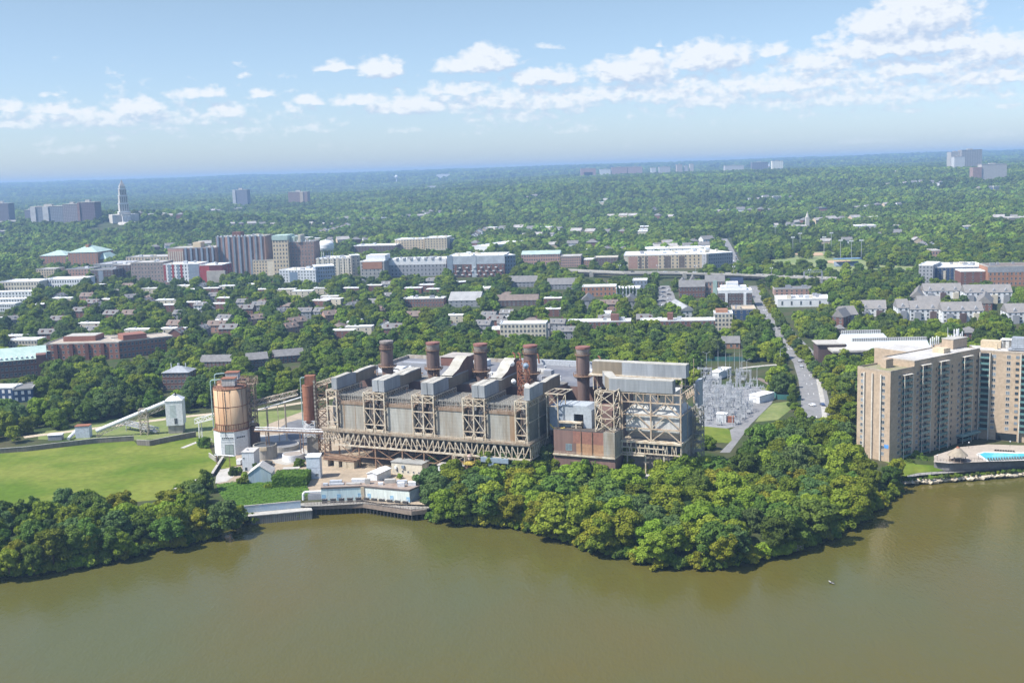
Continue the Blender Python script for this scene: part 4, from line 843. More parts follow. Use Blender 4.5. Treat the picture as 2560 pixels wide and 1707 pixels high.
for i in range(n):
    p, q = a+d*i/n, a+d*(i+1)/n; o_ = Vector((0,0,-1.1)); u = Vector((0,0,-2.9))
    for s in (-.8,.8):
        w_ = Vector((0,s,0)); t.beam(p+u+w_, q+o_+w_, .16); t.beam(p+o_+w_, p+u+w_, .14); t.beam(p+u+w_, q+u+w_, .2)
T.part('truss', t, STEEL)
t = MB(); m_ = a+d*.68; lattice(t, m_.x-2, m_.x+2, m_.y-1.5, m_.y+1.5, 5, m_.z+1.5, 3, .25, .2); T.part('leg', t, STEEL)
a, b_ = G(*c5(1130,1060),7), G(*c5(1440,1120),6); gallery('belt_conveyor', (a.x,a.y,8.6), (b_.x+2,b_.y,6.2), 2.6, 1.8, 'low grey belt conveyor truss below the white tube', m=GALV, legs=(.2,.6))
T, fr = boxhouse('white_shed', 'small white metal shed with brown roof at the low end of the conveyor tube', (-229.5,582.6), 7.2, 5, 6.2, mat('white_corr_2', (.58,.62,.66), c2=(.52,.56,.6), grid=(.7,0,.1)), RUSTR, 4)
p, q = G(*c5(640,1195)), G(*c5(715,1160)); T = Thing('white_pipe', 'short white pipe coming out below the small white shed', 'pipe', WF, (p.x,p.y,5)); t = MB(); t.tube([(p.x,p.y,5.8),(q.x,q.y,8)],.9,12); T.part('pipe', t, WHITE)
p = G(*c5(450,1200)); T, fr = boxhouse('low_shed', 'low grey shed with a white roof left of the conveyor sheds', (p.x,p.y), 6.8, 4, 2.6, GREYW, WHITE, 5)
# ---------------------------------------------------------------- riverside pump house and dock
poly('dock_apron', [c8(0,1010),c8(440,1000),c8(1160,960),c8(2000,1060),c8(2350,1060),c8(2350,700),c8(1400,640),c8(400,640),c8(260,700)], CONC, 7, z=4.2)
def pump():
    T = Thing('pump_house', 'bent low pump house with pale blue wall panels and rusty flat roof on the dock', 'industrial building', WF, (-63,455,4))
    z0, z1 = 4, 9.6; A, B, C, D = (-80.4,454.0), (-63.2,454.6), (-43.4,446.4), (-39.6,452.5); E_, F_, G_ = (-40.5,457), (-61.5,463.5), (-81.4,462.2)
    def wl(p, q, m, nm='wall', zz=(z0, z1)):
        b = MB(); b.quad((*p,zz[0]),(*q,zz[0]),(*q,zz[1]),(*p,zz[1])); d = Vector((q[1]-p[1],p[0]-q[0],0)).normalized()*.3
        b.quad((p[0]-d.x,p[1]-d.y,zz[0]),(p[0]-d.x,p[1]-d.y,zz[1]),(q[0]-d.x,q[1]-d.y,zz[1]),(q[0]-d.x,q[1]-d.y,zz[0])); return T.part(nm, b, m)
    w1 = mat('pale_aqua_panel', (.55,.68,.68), c2=(.46,.56,.58), sc=.25, streak=True, grid=(.9,0,.07), gridc=.93)
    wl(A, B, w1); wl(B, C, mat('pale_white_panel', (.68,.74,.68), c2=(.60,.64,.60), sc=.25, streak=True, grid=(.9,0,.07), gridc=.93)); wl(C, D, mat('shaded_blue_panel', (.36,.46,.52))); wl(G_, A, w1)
    r = MB(); r.prism([A,B,C,D,E_,F_,G_], z1, z1+.5); T.part('roof', r, mat('rust_gravel_roof', (.33,.27,.22), c2=(.24,.17,.13), sc=.35))
    r = MB(); P = [A,B,C,D]
    for p, q in zip(P, P[1:]): r.beam((*p,z1+.45),(*q,z1+.45),.5,.5)
    T.part('parapet', r, mat('dark_cap', (.14,.12,.11)))
    for k, (x, y, w_, d_, h_) in enumerate(((-77.5,459.2,5,2.0,1.4),(-68.5,459.8,5.5,2.0,1.6),(-54.6,457.6,4.6,2.0,1.6),(-49.4,455.6,4.4,1.8,1.5),(-44.4,452.6,3.2,1.8,1.6),(-62.6,457.5,2,1.6,2.2),(-80,457,2,1.6,.9),(-48.6,451.6,2.8,2.0,1.8),(-70.5,457.5,6,1.5,.6),(-77.5,457.5,6,1.5,.6),(-57,455.5,2,1.5,1))):
        b = MB(); b.box(x, x+w_, y, y+d_, z1+.52, z1+.5+h_); T.part('roof_unit', b, [GALV, WHITE, CONCP][k % 3])
    b = MB(); b.box(-64,-62.6,454.0,454.55,4,9.9); T.part('corner_pilaster', b, BEIGE)
    wb = mat('blue_door', (.30,.50,.66))
    for p, q, f in ((A,B,(.06,.42,.92)),(B,C,(.13,.62,.97))):
        dv = Vector((q[0]-p[0],q[1]-p[1])); an = math.atan2(dv.y, dv.x)
        for k in f: T.inst('door', winmesh(1.3, 2.8, wb, wb), (p[0]+dv.x*k, p[1]+dv.y*k, 4.3), an)
    T2 = Thing('dock', 'weathered timber dock with railing and pilings in front of the pump house', 'dock', WF, (-63,449,0))
    e = [(-86.5,449.6),(-80,449.2),(-62.7,449.6),(-42.0,437.0),(-36,438.6)]; bk = [(-86,457),(-80,455),(-62.9,455.2),(-41,447.2),(-36,449)]
    b = MB()
    for i in range(4): b.hexa([(*e[i],2.5),(*e[i+1],2.5),(*bk[i+1],2.5),(*bk[i],2.5),(*e[i],4.12),(*e[i+1],4.12),(*bk[i+1],4.12),(*bk[i],4.12)])
    T2.part('deck', b, WOOD); b = MB()
    for i in range(4):
        p, q = Vector((*e[i],0)), Vector((*e[i+1],0)); n = int((q-p).length/1.7)
        for k in range(n): s = p.lerp(q, k/n); b.cyl(s.x, s.y+.6, -2, 2.5, .2, .2, 6, cap=False); b.cyl(s.x, s.y+3.5, -2, 2.5, .2, .2, 6, cap=False)
    T2.part('piling', b, DSTEEL); b = MB(); b.prism([(bk[0][0],bk[0][1]-2)]+[(x,y-1.5) for x,y in bk[1:]]+[(-36,452),(-86,460)], -1, 2.4); T2.part('bulkhead', b, FLATBLACK)  # body behind the pilings is black to paint the shade under the deck
    b = MB(); rail(b, [(x,y+.3) for x,y in e], 4.12, 1.5, 1.3, .13)
    for i in range(4):
        p, q = Vector((*e[i],0)), Vector((*e[i+1],0)); n = int((q-p).length/.55)
        for k in range(n): s = p.lerp(q, k/n); b.beam((s.x,s.y+.35,4.12),(s.x,s.y+.35,5.5),.07)
    T2.part('railing', b, mat('timber_rail', (.23,.19,.16), c2=(.30,.26,.23), sc=1))
    for p, q, n in ((A,B,5),(B,C,6)):
        for k in range(n):
            f = (k+.5)/n; x = p[0]+(q[0]-p[0])*f; y = p[1]+(q[1]-p[1])*f-2.2; an = math.atan2(q[1]-p[1], q[0]-p[0])
            t = Thing('intake_screen', 'dark intake screen frame on the dock before the pump house wall', 'machine', ((x,y),math.degrees(an)), (0,0,4.12), 'intake screens on the dock')
            m = MB(); m.box(-1.1,1.1,-.4,.5,4.12,5.9); m.box(-1.3,1.3,-.6,.7,5.9,6.0); t.part('housing', m, DSTEEL); m = MB(); m.beam((1.2,0,5.8),(1.6,-.3,7.2),.12); m.beam((.3,0,6),(1.6,-.3,7.2),.1); t.part('arm', m, WHITE)
    t = Thing('white_pipe', 'thick white pipe bending down at the left end of the pump house', 'pipe', WF, (-84,455,4)); m = MB(); m.tube([(-80.6,455.5,8.2),(-87.3,455.5,8.2),(-88,455.2,7.4),(-88,455,5)],.5,10); t.part('pipe', m, WHITE); m = MB(); m.box(-86,-80.6,454.6,457,4.2,7.2); t.part('valve_box', m, GREYW)
pump()
T, fr = boxhouse('arched_hut', 'small white hut with a long curved roof standing in the riverside yard', (-64.6,480.2), 5.0, 11, 3.6, WHITE, WHITE, -27, ro='gabley', rh=.7)
p, q = G(*c3(740,1470),2.5), G(*c3(1470,1420),2.5)
T = Thing('sheet_pile_wall', 'grey corrugated sheet pile wall at the water left of the dock', 'wall', WF, (-100,440,0)); a, b_ = G(*c3(930,1532),0), G(*c3(1500,1478),0)
m = MB(); n = 60; a.z = -1; b_.z = -1
for i in range(n):
    s = a.lerp(b_, i/n); e_ = a.lerp(b_, (i+1)/n); o1 = .25 if i % 2 else -.25; m.quad((s.x,s.y+o1,-1.5),(e_.x,e_.y+o1,-1.5),(e_.x,e_.y+o1,3.3),(s.x,s.y+o1,3.3)); m.quad((e_.x,e_.y+o1,-1.5),(e_.x,e_.y-o1,-1.5),(e_.x,e_.y-o1,3.3),(e_.x,e_.y+o1,3.3))
T.part('sheet', m, mat('sheet_pile', (.33,.33,.31), c2=(.22,.20,.17), sc=.6, streak=True)); m = MB(); m.beam((a.x,a.y+.2,3.5),(b_.x,b_.y+.2,3.5),1.2,.35); T.part('cap', m, CONCP)
poly('river_path', [c3(740,1462),c3(850,1425),c3(1400,1372),c3(1490,1378),c3(1490,1400),c3(930,1452),c3(760,1480)], CONCP, 1, z=3.6)
wall_line('blue_fence_wall', [c3(780,1425),c3(1390,1368)], 2.5, mat('faded_blue_wall', (.36,.46,.56), c2=(.44,.50,.54), sc=.4), 'faded pale blue wall below the green ivy slope', z=4)
# ---------------------------------------------------------------- riverside apartment tower
MF = ((163.1, 484.2), 35.0)
def marina():
    T = Thing('apartment_tower', 'tan brick riverside apartment tower with green balconies and two wings at the pool', 'apartment building', MF, (35, 8, 5))
    w = MB(); w.box(0, 16.6, 0, 17.4, 2, 44.6); w.box(16.6, 66, 0, 17, 2, 47.2); T.part('wall', w, TAN)
    r = MB(); r.box(.3, 16.3, .3, 17.1, 44.62, 44.75); T.part('roof', r, mat('green_roof', (.22,.23,.11), c2=(.28,.24,.17), sc=.15))
    r = MB(); r.box(16.8, 66, .4, 16.6, 47.22, 47.4); T.part('roof', r, ROOFL)
    p = MB()
    for a in ((0,16.5,-.02,.35),(0,.35,.35,17.4),(.35,16.5,17.05,17.42)): p.box(*a, 44.6, 45.5)
    for a in ((16.55,66,-.03,.35),(16.55,16.95,.35,17),(16.95,66,16.65,17.03)): p.box(*a, 47.2, 47.9)
    T.part('parapet', p, mat('parapet_stone', (.42,.35,.27)))
    b = MB(); b.box(7.5, 12.5, 8, 11, 44.76, 48.6); b.box(13.5,16.4,12,17,44.76,46.6); T.part('stair_head', b, TAN)
    b = MB(); b.box(44, 49, 4, 10, 47.4, 49.6); T.part('stair_head', b, BEIGE)
    # mechanical penthouse and flues on the crossing
    b = MB(); b.box(57, 68, 8, 14, 44, 51.8); T.part('penthouse', b, TAN); b = MB(); b.box(56.8,68.2,7.8,14.2,51.8,52.1); T.part('penthouse_roof', b, CONCP)
    rr = random.Random(4)
    for k in range(17):
        x = rr.uniform(64, 72.5); y = rr.uniform(12.5, 17); b = MB(); b.cyl(x, y, 46, rr.uniform(51.5, 55.4), .3, .3, 8); T.part('flue', b, WHITE)
    for k in range(5): b = MB(); b.cyl(54+k*1.6, 18, 45, 52.0+.5*(k%2), .3, .3, 8); T.part('flue', b, WHITE)
    b = MB(); b.beam((60,13,52),(60,13,57),.14); T.part('antenna', b, WHITE)
    # rear wing (behind the crossing)
    b = MB(); b.box(44, 60, 17.05, 42, 5, 46); b.box(56,66,14,19,5,48.5); T.part('rear_wing', b, TAN); b = MB(); b.box(44.2,59.8,19.1,41.8,46,46.2); T.part('rear_roof', b, ROOFL)
    for z in (41.5, 38.5): b = MB(); b.box(43.4, 44, 27, 31, z, z+1.1); T.part('balcony', b, BALCG)
    rows = [42.1-2.81*k+.2 for k in range(14)]
    # left end face: cream fins and windows
    for y in (13.4, 9.1, 4.6): b = MB(); b.box(-.7, 0, y-.28, y+.28, 5, 43.4); T.part('fin', b, mat('cream_fin', (.62,.58,.50)))
    nwin = 0
    wm, wb, ws = winmesh(1.5,1.35), winmesh(1.5,1.35,GLASSB), winmesh(.8,1.3)
    extra = MB(); extra2 = MB()
    def win(s, z, me, side=0):
        nonlocal nwin
        nwin += 1
        if side == 0: T.inst('window', me, (s, 0, z))
        else: T.inst('window', me, (0, s, z), -PI/2)
    for k, z in enumerate(rows[:13]):
        z = z-.9
        for y in (14.6, 3.6): win(y, z, wb if (k+int(y)) % 3 == 0 else wm, 1)
        for s in (6.3, 19.2, 50.0): win(s, z if s > 17 else z, wb if (k*7+int(s)) % 4 == 0 else wm)
    # remaining smaller windows as one part
    for z in rows[:14]:
        for s, wd in ((32.8,.9),(14.9,.8),(28.1,.8),(41.6,.8),(44.8,.9),(63.9,1.0)):
            if s < 17 and z > 44: continue
            (extra2 if rr.random() < .38 else extra).box(s-wd/2, s+wd/2, -.07, .01, z-.9, z+.4)
    e = T.part('small_window', extra, GLASS, kind='stuff'); T.part('small_window', extra2, GLASSB, kind='stuff')
    # balconies
    slab = mat('balcony_slab', (.55,.54,.50))
    def balc(s0, s1, zs, ztop):
        bm = MB(); bm.cur = 0; bm.box(s0, s1, -1.5, -.03, 0, .2); bm.cur = 1; bm.box(s0, s1, -1.56, -1.5, .1, 1.15); bm.box(s0-.03, s0+.03, -1.5, -.05, .1, 1.15); bm.box(s1-.03, s1+.03, -1.5, -.05, .1, 1.15); me = bm.mesh('balcony', [slab, BALCG])
        dm = MB(); dm.cur = 0; dm.box(s0+.6, s0+3.0, -.06, .02, .3, 2.4); dm.box(s0+3.9, s1-.6, -.06, .02, .9, 2.3); dm.cur = 1; dm.box(s0+.45,s0+.6,-.08,.02,.3,2.5); dm.box(s0+3.0,s0+3.2,-.09,.02,.3,2.5); dme = dm.mesh('glass_door', [GLASS, FRAMEW])
        for z in zs:
            bo = T.inst('balcony', me, (0, 0, z)); do = bpy.data.objects.new('glass_door', dme); COL.objects.link(do); do.parent = bo
        f = MB()
        for x in (s0-.15, s1+.15): f.box(x-.12, x+.12, -1.75, -1.52, 5, ztop)
        f.box(s0-.3, s1+.3, -1.8, -.0, ztop, ztop+.2); T.part('balcony_frame', f, mat('cream_fin', (.6,.56,.5)))
    for s0, s1 in ((8,13.6),(20.9,26.9),(34.1,40.2),(52,58.4)):
        top = 42.6 if s0 < 17 else 45.4; n = 13 if s0 < 17 else 14
        balc(s0, s1, [top-3.0-2.81*k for k in range(n)], top)
    b = MB(); b.box(49, 64, -3.2, -.05, 8.6, 9.4); T.part('terrace', b, mat('terrace_teal', (.22,.33,.31))); b = MB(); b.box(50,62,-.1,0,5,8.4); T.part('lobby_glass', b, GLASS)
    # sign on the end face
    b = MB(); b.box(-.12, 0, .4, 2.6, 11.0, 12.6); T.part('sign', b, mat('blue_sign', (.10,.30,.70)))
    # right wing as part: own frame rotated
    a = rad(-68); org = (66.0, .0)
    def R(s, t): return org[0]+s*math.cos(a)-t*math.sin(a), org[1]+s*math.sin(a)+t*math.cos(a)
    q = MB(); q.prism([R(0,0),R(60,0),R(60,17),R(-8,17)], 4, 46.2); T.part('right_wing', q, TAN)
    q = MB(); q.prism([R(0,.3),R(59.7,.3),R(59.7,16.6),R(-8,16.6)], 46.2, 46.4); T.part('right_roof', q, ROOFL)
    q = MB(); q.prism([R(-.3,-.06),R(60,-.06),R(60,.4),R(-.3,.4)], 46.2, 47.0); T.part('right_parapet', q, MATS['parapet_stone'])
    q = MB(); q.prism([R(-2,12),R(7,12),R(7,16.5),R(-2,16.5)], 46.4, 49.6); q.prism([R(5,8),R(6.2,8),R(6.2,9.5),R(5,9.5)],46.4,49); T.part('right_penthouse', q, BEIGE)
    q = MB(); q.prism([R(12.5,6),R(19.5,6),R(19.5,11),R(12.5,11)], 47.6, 52.6); q.prism([R(11,5),R(22,5),R(22,12),R(11,12)],46.9,47.3); T.part('cooling_unit', q, mat('cooling_unit', (.30,.33,.37), c2=(.26,.28,.31), grid=(1.6,1.6,.1)))
    q = MB(); q.prism([R(7,13),R(60,13),R(60,16.8),R(7,16.8)], 46.5, 50.2); T.part('glass_penthouse', q, mat('glazed_strip', (.52,.52,.50), c2=(.46,.46,.44), grid=(1.4,0,.6), gridc=.35))
    q = MB(); q.prism([R(6.6,12.6),R(60,12.6),R(60,17),R(6.6,17)], 50.2, 50.6); T.part('white_roof', q, ROOFW)
    def wr(s, z, me, nm='window'):
        x, y = R(s, 0); T.inst(nm, me, (x, y, z), a)
    for k in range(13):
        z = 44.0-2.8*k-.2
        for s in (6.3, 12.6): wr(s, z-(0 if k < 13 else 1), wb if (k*5+int(s)) % 3 == 0 else wm); nwin += 1
    ex = MB(); ex2 = MB()
    for k in range(13):
        z = 44.0-2.8*k-.2
        for s in (16.4, 25.6, 29.8, 36): (ex2 if rr.random() < .4 else ex).hexa([(*R(s-.75,-.07),z),(*R(s+.75,-.07),z),(*R(s+.75,.01),z),(*R(s-.75,.01),z),(*R(s-.75,-.07),z+1.35),(*R(s+.75,-.07),z+1.35),(*R(s+.75,.01),z+1.35),(*R(s-.75,.01),z+1.35)])
    T.part('small_window', ex, GLASS, kind='stuff'); T.part('small_window', ex2, GLASSB, kind='stuff')
    def balr(s0, s1, nm, zs):
        w_ = s1-s0; bm = MB(); bm.cur = 0; bm.box(0, w_, -1.3, -.02, 0, .25); bm.cur = 1; bm.box(0, w_, -1.36, -1.3, .1, 1.1); me = bm.mesh('balcony', [slab, BALCG])
        dm = MB(); dm.box(.3, w_-.3, -.06, .02, .3, 2.5); dme = dm.mesh('glass_door', GLASS)
        for z in zs:
            x, y = R(s0, 0); bo = T.inst('balcony', me, (x, y, z), a); do = bpy.data.objects.new('glass_door', dme); COL.objects.link(do); do.parent = bo
        for s in (s0-.2, s1+.2):
            f = MB(); f.prism([R(s-.18,-1.5),R(s+.18,-1.5),R(s+.18,0),R(s-.18,0)], 5, 46.1); T.part('balcony_frame', f, MATS['cream_fin'])
    balr(.5, 4.5, 'balcony', [43.2-2.8*k for k in range(13)]); balr(18.2, 23.6, 'balcony', [43.2-2.8*k for k in range(13)])
    g = MB(); g.prism([R(8,-.08),R(17,-.08),R(17,0),R(8,0)], 5.2, 8.6); T.part('lobby_glass', g, GLASS)
    for c in ([fw(MF,-4,-6),fw(MF,66,-6),fw(MF,66,20),fw(MF,-4,20)], [fw(MF,36,17),fw(MF,54,17),fw(MF,54,42),fw(MF,36,42)], [fw(MF,*R(-8,-14)),fw(MF,*R(62,-14)),fw(MF,*R(62,20)),fw(MF,*R(-8,20))]): EXC.append(c)
marina()
# pool terrace
b = MB(); A_ = [G(a, q, 3.03) for a, q in ((2258,1191),(2300,1182),(2335,1179.5),(2374,1176.5),(2560,1164),(2900,1142))]; B_ = [G(a, q, 5.02) for a, q in ((2224,1160),(2290,1160),(2335,1163),(2374,1167),(2560,1157),(2900,1132))]; C_ = [v+Vector((-1,9,.02)) for v in B_[:2]]
for k in range(5):
    m1, m2 = A_[k].lerp(B_[k],.5), A_[k+1].lerp(B_[k+1],.5); b.quad(A_[k],A_[k+1],m2,m1); b.quad(m1,m2,B_[k+1],B_[k])
b.quad(B_[0],B_[1],C_[1],C_[0]); struct('lawn', b, GRASS)
EXC.append([(v.x,v.y) for v in A_]+[(v.x,v.y) for v in reversed(B_)])
poly('river_walk', [(2266,1186),(2300,1181),(2400,1173),(2560,1163),(2900,1141),(2900,1148),(2560,1170),(2400,1180),(2300,1188),(2270,1193)], mat('path_grey', (.34,.33,.31)), 6, z=3)
T = Thing('path_railing', 'thin dark railing along the riverside walk below the pool terrace', 'railing', WF, tuple(G(2280,1190,3))); b = MB(); q = [G(a, b_, 3) for a, b_ in ((2272,1192),(2300,1188),(2400,1180),(2560,1170),(2900,1148))]; rail(b, [(v.x,v.y) for v in q], 3.05, 1.1, 2.5, .07); T.part('rail', b, DSTEEL)
P0, P1 = G(*c7(135,1262),5), G(2900,1128,5)
poly('pool_deck', [c7(130,1250),c7(270,1262),c7(971,1232),(2900,1115),(2900,1060),c7(971,1095),c7(640,1085),c7(380,1110),c7(130,1190)], mat('pool_paving', (.42,.36,.30), c2=(.36,.31,.26), sc=.3), 5, z=7.2)
T = Thing('terrace_wall', 'dark grey wall with fence carrying the swimming pool terrace', 'wall', WF, (190,474,5))
p, q = G(*c7(275,1300),5), G(*c7(971,1262),5); b = MB(); d = (q-p); q2 = q+d*.8; b.beam((p.x,p.y,5.3),(q2.x,q2.y,5.3),.5,3.7); p3 = G(*c7(130,1285),5); b.beam((p3.x,p3.y,5.3),(p.x,p.y,5.3),.5,3.7); T.part('wall', b, mat('slate_wall', (.17,.17,.17), c2=(.13,.125,.12)))
b = MB(); rail(b, [(p3.x,p3.y),(p.x,p.y),(q2.x,q2.y)], 7.25, 1.2, 1.2, .06); T.part('fence', b, DSTEEL); b = MB(); b.beam((p3.x,p3.y,7.2),(p.x,p.y,7.2),.8,.15); b.beam((p.x,p.y,7.2),(q2.x,q2.y,7.2),.8,.15); T.part('coping', b, CONCP)
POOLP = [c7(552,1178),c7(600,1163),c7(971,1172),(2620,1135),(2640,1150),c7(971,1222),c7(640,1238),c7(600,1210)]
poly('pool_coping', [c7(520,1180),c7(590,1152),c7(971,1160),(2660,1130),(2670,1152),c7(971,1235),c7(625,1246)], mat('white_coping', (.66,.64,.60)), 7, z=7.2); poly('pool_water', POOLP, POOLW, 8, z=7.2)
def gazebo():
    c = G(*c7(350,1238),7.2); T = Thing('gazebo', 'round gazebo with a grey thatch-like roof on the pool terrace', 'gazebo', WF, (c.x,c.y,7.2))
    r = MB(); r.cyl(c.x,c.y,9.9,12.9,4.2,.9,12); r.cyl(c.x,c.y,9.75,9.9,4.2,4.2,12,capb=True); T.part('roof', r, THATCH); r = MB(); r.cyl(c.x,c.y,12.9,13.5,.9,.3,8); T.part('finial', r, RUSTR)
    for k in range(8): a = 2*PI*k/8; b = MB(); b.beam((c.x+3.4*math.cos(a),c.y+3.4*math.sin(a),7.2),(c.x+3.4*math.cos(a),c.y+3.4*math.sin(a),9.9),.22); T.part('post', b, WOOD)
    b = MB(); b.cyl(c.x,c.y,7.21,7.3,3.8,3.8,12); T.part('floor', b, WOOD)
gazebo()
lm = MB(); lm.box(-.35,.35,0,1.3,.3,.42); lm.hexa([(-.35,1.3,.3),(.35,1.3,.3),(.35,1.4,.3),(-.35,1.4,.3),(-.35,1.9,.95),(.35,1.9,.95),(.35,2.0,.95),(-.35,2.0,.95)]); lme = None
def lounger(i, x, y, rot, m, lab, grp):
    global lme
    o = bpy.data.objects.new('sun_lounger', None); COL.objects.link(o); o.location = (x, y, 7.24); o.rotation_euler = (0,0,rot); tag(o, lab, 'sun lounger', grp)
    if lme is None:
        a = MB(); a.box(-.35,.35,0,1.3,.3,.42); b = MB(); b.hexa([(-.35,1.32,.3),(.35,1.32,.3),(.35,1.42,.3),(-.35,1.42,.3),(-.35,1.9,.95),(.35,1.9,.95),(.35,2.0,.95),(-.35,2.0,.95)]); c = MB()
        for sx in (-.3,.3):
            for yy in (.15,1.4): c.beam((sx,yy,0),(sx,yy,.3),.06)
        lme = (a.mesh('seat', DSTEEL), b.mesh('backrest', DSTEEL), c.mesh('leg_frame', DSTEEL))
    for nm, me in zip(('seat','backrest','leg_frame'), lme): k = bpy.data.objects.new(nm, me); COL.objects.link(k); k.parent = o
for k in range(14): g = G(*c7(650+k*25, 1243-k*1.2), 7.24); lounger(k, g.x, g.y, -.1, DSTEEL, 'dark sun lounger in the row along the near pool edge', 'dark loungers along the near pool edge')
for k in range(8): g = G(*c7(700+k*24, 1140+k*1.5), 7.24); lounger(k, g.x, g.y, 2.9, DSTEEL, 'dark sun lounger between pool and apartment tower', 'loungers behind the pool')
for k, (x, y) in enumerate(((160,1240),(280,1240),(545,1225),(840,1110),(455,1120))):
    g = G(*c7(x,y), 7.24); T = Thing('globe_lamp', ['white globe lamp at the left end of the pool terrace','white globe lamp just left of the gazebo','white globe lamp between gazebo and pool','white globe lamp behind the pool','white globe lamp under the apartment terrace'][k], 'lamp', WF, (g.x,g.y,7.24)); b = MB(); b.beam((g.x,g.y,7.24),(g.x,g.y,9.6),.1); T.part('pole', b, DSTEEL); b = MB()
    for a in range(3): b.cyl(g.x,g.y,9.6+a*.17,9.77+a*.17,[.15,.3,.3][a],[.3,.3,.12][a],8)
    T.part('globe', b, WHITE)
# rocks on the bank
rr = random.Random(11); rocks = []
def rock_mesh(seed):
    r2 = random.Random(seed); bm = bmesh.new(); bmesh.ops.create_icosphere(bm, subdivisions=1, radius=1)
    for v in bm.verts: v.co *= r2.uniform(.65, 1.15); v.co.z *= .55
    me = bpy.data.meshes.new('rock'); bm.to_mesh(me); bm.free(); me.materials.append(ROCK); return me
RM = [rock_mesh(i) for i in range(5)]
for k in range(64):
    px = 2262+k*5+rr.uniform(-3,3); y = np.interp(px, [2240,2264,2395,2560,2900], [1226,1209,1199,1187,1160]); g = G(px, y+rr.uniform(-1,2.5), .3); o = bpy.data.objects.new('rock', rr.choice(RM)); COL.objects.link(o); s = rr.uniform(.8,2.2)
    o.location = (g.x,g.y-.3,.75+rr.uniform(0,.7)); o.scale = (s*1.3,s,s); o.rotation_euler = (rr.uniform(-.3,.3),0,rr.uniform(0,6)); tag(o, 'pale riprap boulder on the bank below the pool lawn', 'rock', 'pale boulders on the right bank')
# ---------------------------------------------------------------- substation
SUBP = [c6(585,960),c6(560,430),c6(700,415),c6(860,440),c6(1020,500),c6(1140,560),c6(1210,620),c6(1060,880),c6(960,960),c6(760,1000)]
poly('substation_gravel', SUBP, mat('grey_gravel', (.27,.27,.275), c2=(.21,.21,.215), sc=.6, bump=.5), 4)
poly('substation_road', [c6(1190,600),c6(1340,640),c6(1290,740),c6(1080,950),c6(1000,1060),c6(880,1220),c6(780,1220),c6(900,1100),c6(880,1000),c6(960,950),c6(1060,870)], ROADL, 6)
poly('substation_grass', [c6(440,340),c6(700,330),c6(1100,330),c6(1300,350),c6(1430,380),c6(1500,470),c6(1350,620),c6(1220,620),c6(1140,555),c6(1020,500),c6(860,440),c6(700,415),c6(450,420)], mat('field_grass', (.16,.19,.06), c2=(.22,.21,.095), sc=.04), 3)
poly('bank_grass', [c6(1300,740),c6(1500,710),c6(1500,780),c6(1350,900),c6(1130,920),c6(1180,850)], GRASSD, 5)
poly('bank_grass', [c6(600,960),c6(860,985),c6(930,1050),c6(900,1130),c6(600,1110)], GRASS, 5)
strip('rail_track', [c6(1150,490),c6(1260,540),c6(1340,590)], 4, mat('rail_bed', (.22,.17,.14)), lift=.1)
strip('access_track', [c6(980,395),c6(1200,370),c6(1420,355)], 4, CONCP, lift=.1)
def gantry_meshes():
    a = MB()
    lattice(a, -.4, .4, -.4, .4, 0, 9.5, 6, .14, .09)
    b = MB(); 
    for y in (-.4,.4):
        for z in (8.4,9.3): b.beam((-4.4,y,z),(4.4,y,z),.14)
    for i in range(11): b.beam((-4.4+i*.8,-.4,8.4 if i%2 else 9.3),(-3.6+i*.8,-.4,9.3 if i%2 else 8.4),.09)
    c = MB()
    for x in (-2.6,0,2.6): c.cyl(x,0,6.9,8.4,.16,.16,6); c.beam((x,0,6.9),(x+.8,3,6.2),.05)
    return a.mesh('mast',GALV), b.mesh('crossbeam',GALV), c.mesh('insulator',mat('insulator_grey',(.42,.44,.47)))
GM = gantry_meshes(); SUBW = [G(a,b,5) for a,b in SUBP]
def inside(x, y, P):
    c = False; n = len(P)
    for i in range(n):
        x1, y1 = P[i][0], P[i][1]; x2, y2 = P[(i+1)%n][0], P[(i+1)%n][1]
        if (y1 > y) != (y2 > y) and x < (x2-x1)*(y-y1)/(y2-y1)+x1: c = not c
    return c
SF = -24.5
def sub_obj(name, lab, cat, grp, parts, x, y, rot, s=1):
    o = bpy.data.objects.new(name, None); COL.objects.link(o); o.location = (x,y,5.06); o.rotation_euler = (0,0,rot); o.scale = (s,s,s); tag(o, lab, cat, grp)
    for nm, me in parts:
        k = bpy.data.objects.new(nm, me); COL.objects.link(k); k.parent = o
        if nm == 'mast': k.location.x = -4; k = bpy.data.objects.new(nm, me); COL.objects.link(k); k.parent = o; k.location.x = 4
    return o
pm = MB(); pm.beam((0,0,0),(0,0,2.6),.22); ins = MB()
for i in range(5): ins.cyl(0,0,2.6+i*.42,2.8+i*.42,.26,.14,7)
ins.beam((-1.1,0,4.8),(1.1,0,4.8),.12); POSTM = (('post',pm.mesh('post',GALV)),('insulator',ins.mesh('insulator',MATS['insulator_grey'])))
fm = MB()
for x in (-2.2,2.2):
    for y in (-.6,.6): fm.beam((x,y,0),(x,y,5.2),.16)
    fm.beam((x,-.6,5.2),(x,.6,5.2),.16); fm.beam((x,-.6,0),(x,.6,5.2),.09)
for y in (-.6,.6): fm.beam((-2.4,y,5.2),(2.4,y,5.2),.18)
sw = MB()
for x in (-1.6,0,1.6): sw.cyl(x,-.5,5.3,6.4,.15,.12,6); sw.cyl(x,.5,5.3,6.4,.15,.12,6); sw.beam((x,-.5,6.4),(x,.5,6.6),.1)
FRM = (('frame',fm.mesh('frame',GALV)),('switch',sw.mesh('switch',MATS['insulator_grey'])))
bkr = MB(); bkr.box(-1.2,1.2,-.7,.7,.6,1.9); bl = MB(); [bl.box(x,x+.2,-.6,.6,0,.6) for x in (-1,.8)]; bi = MB()
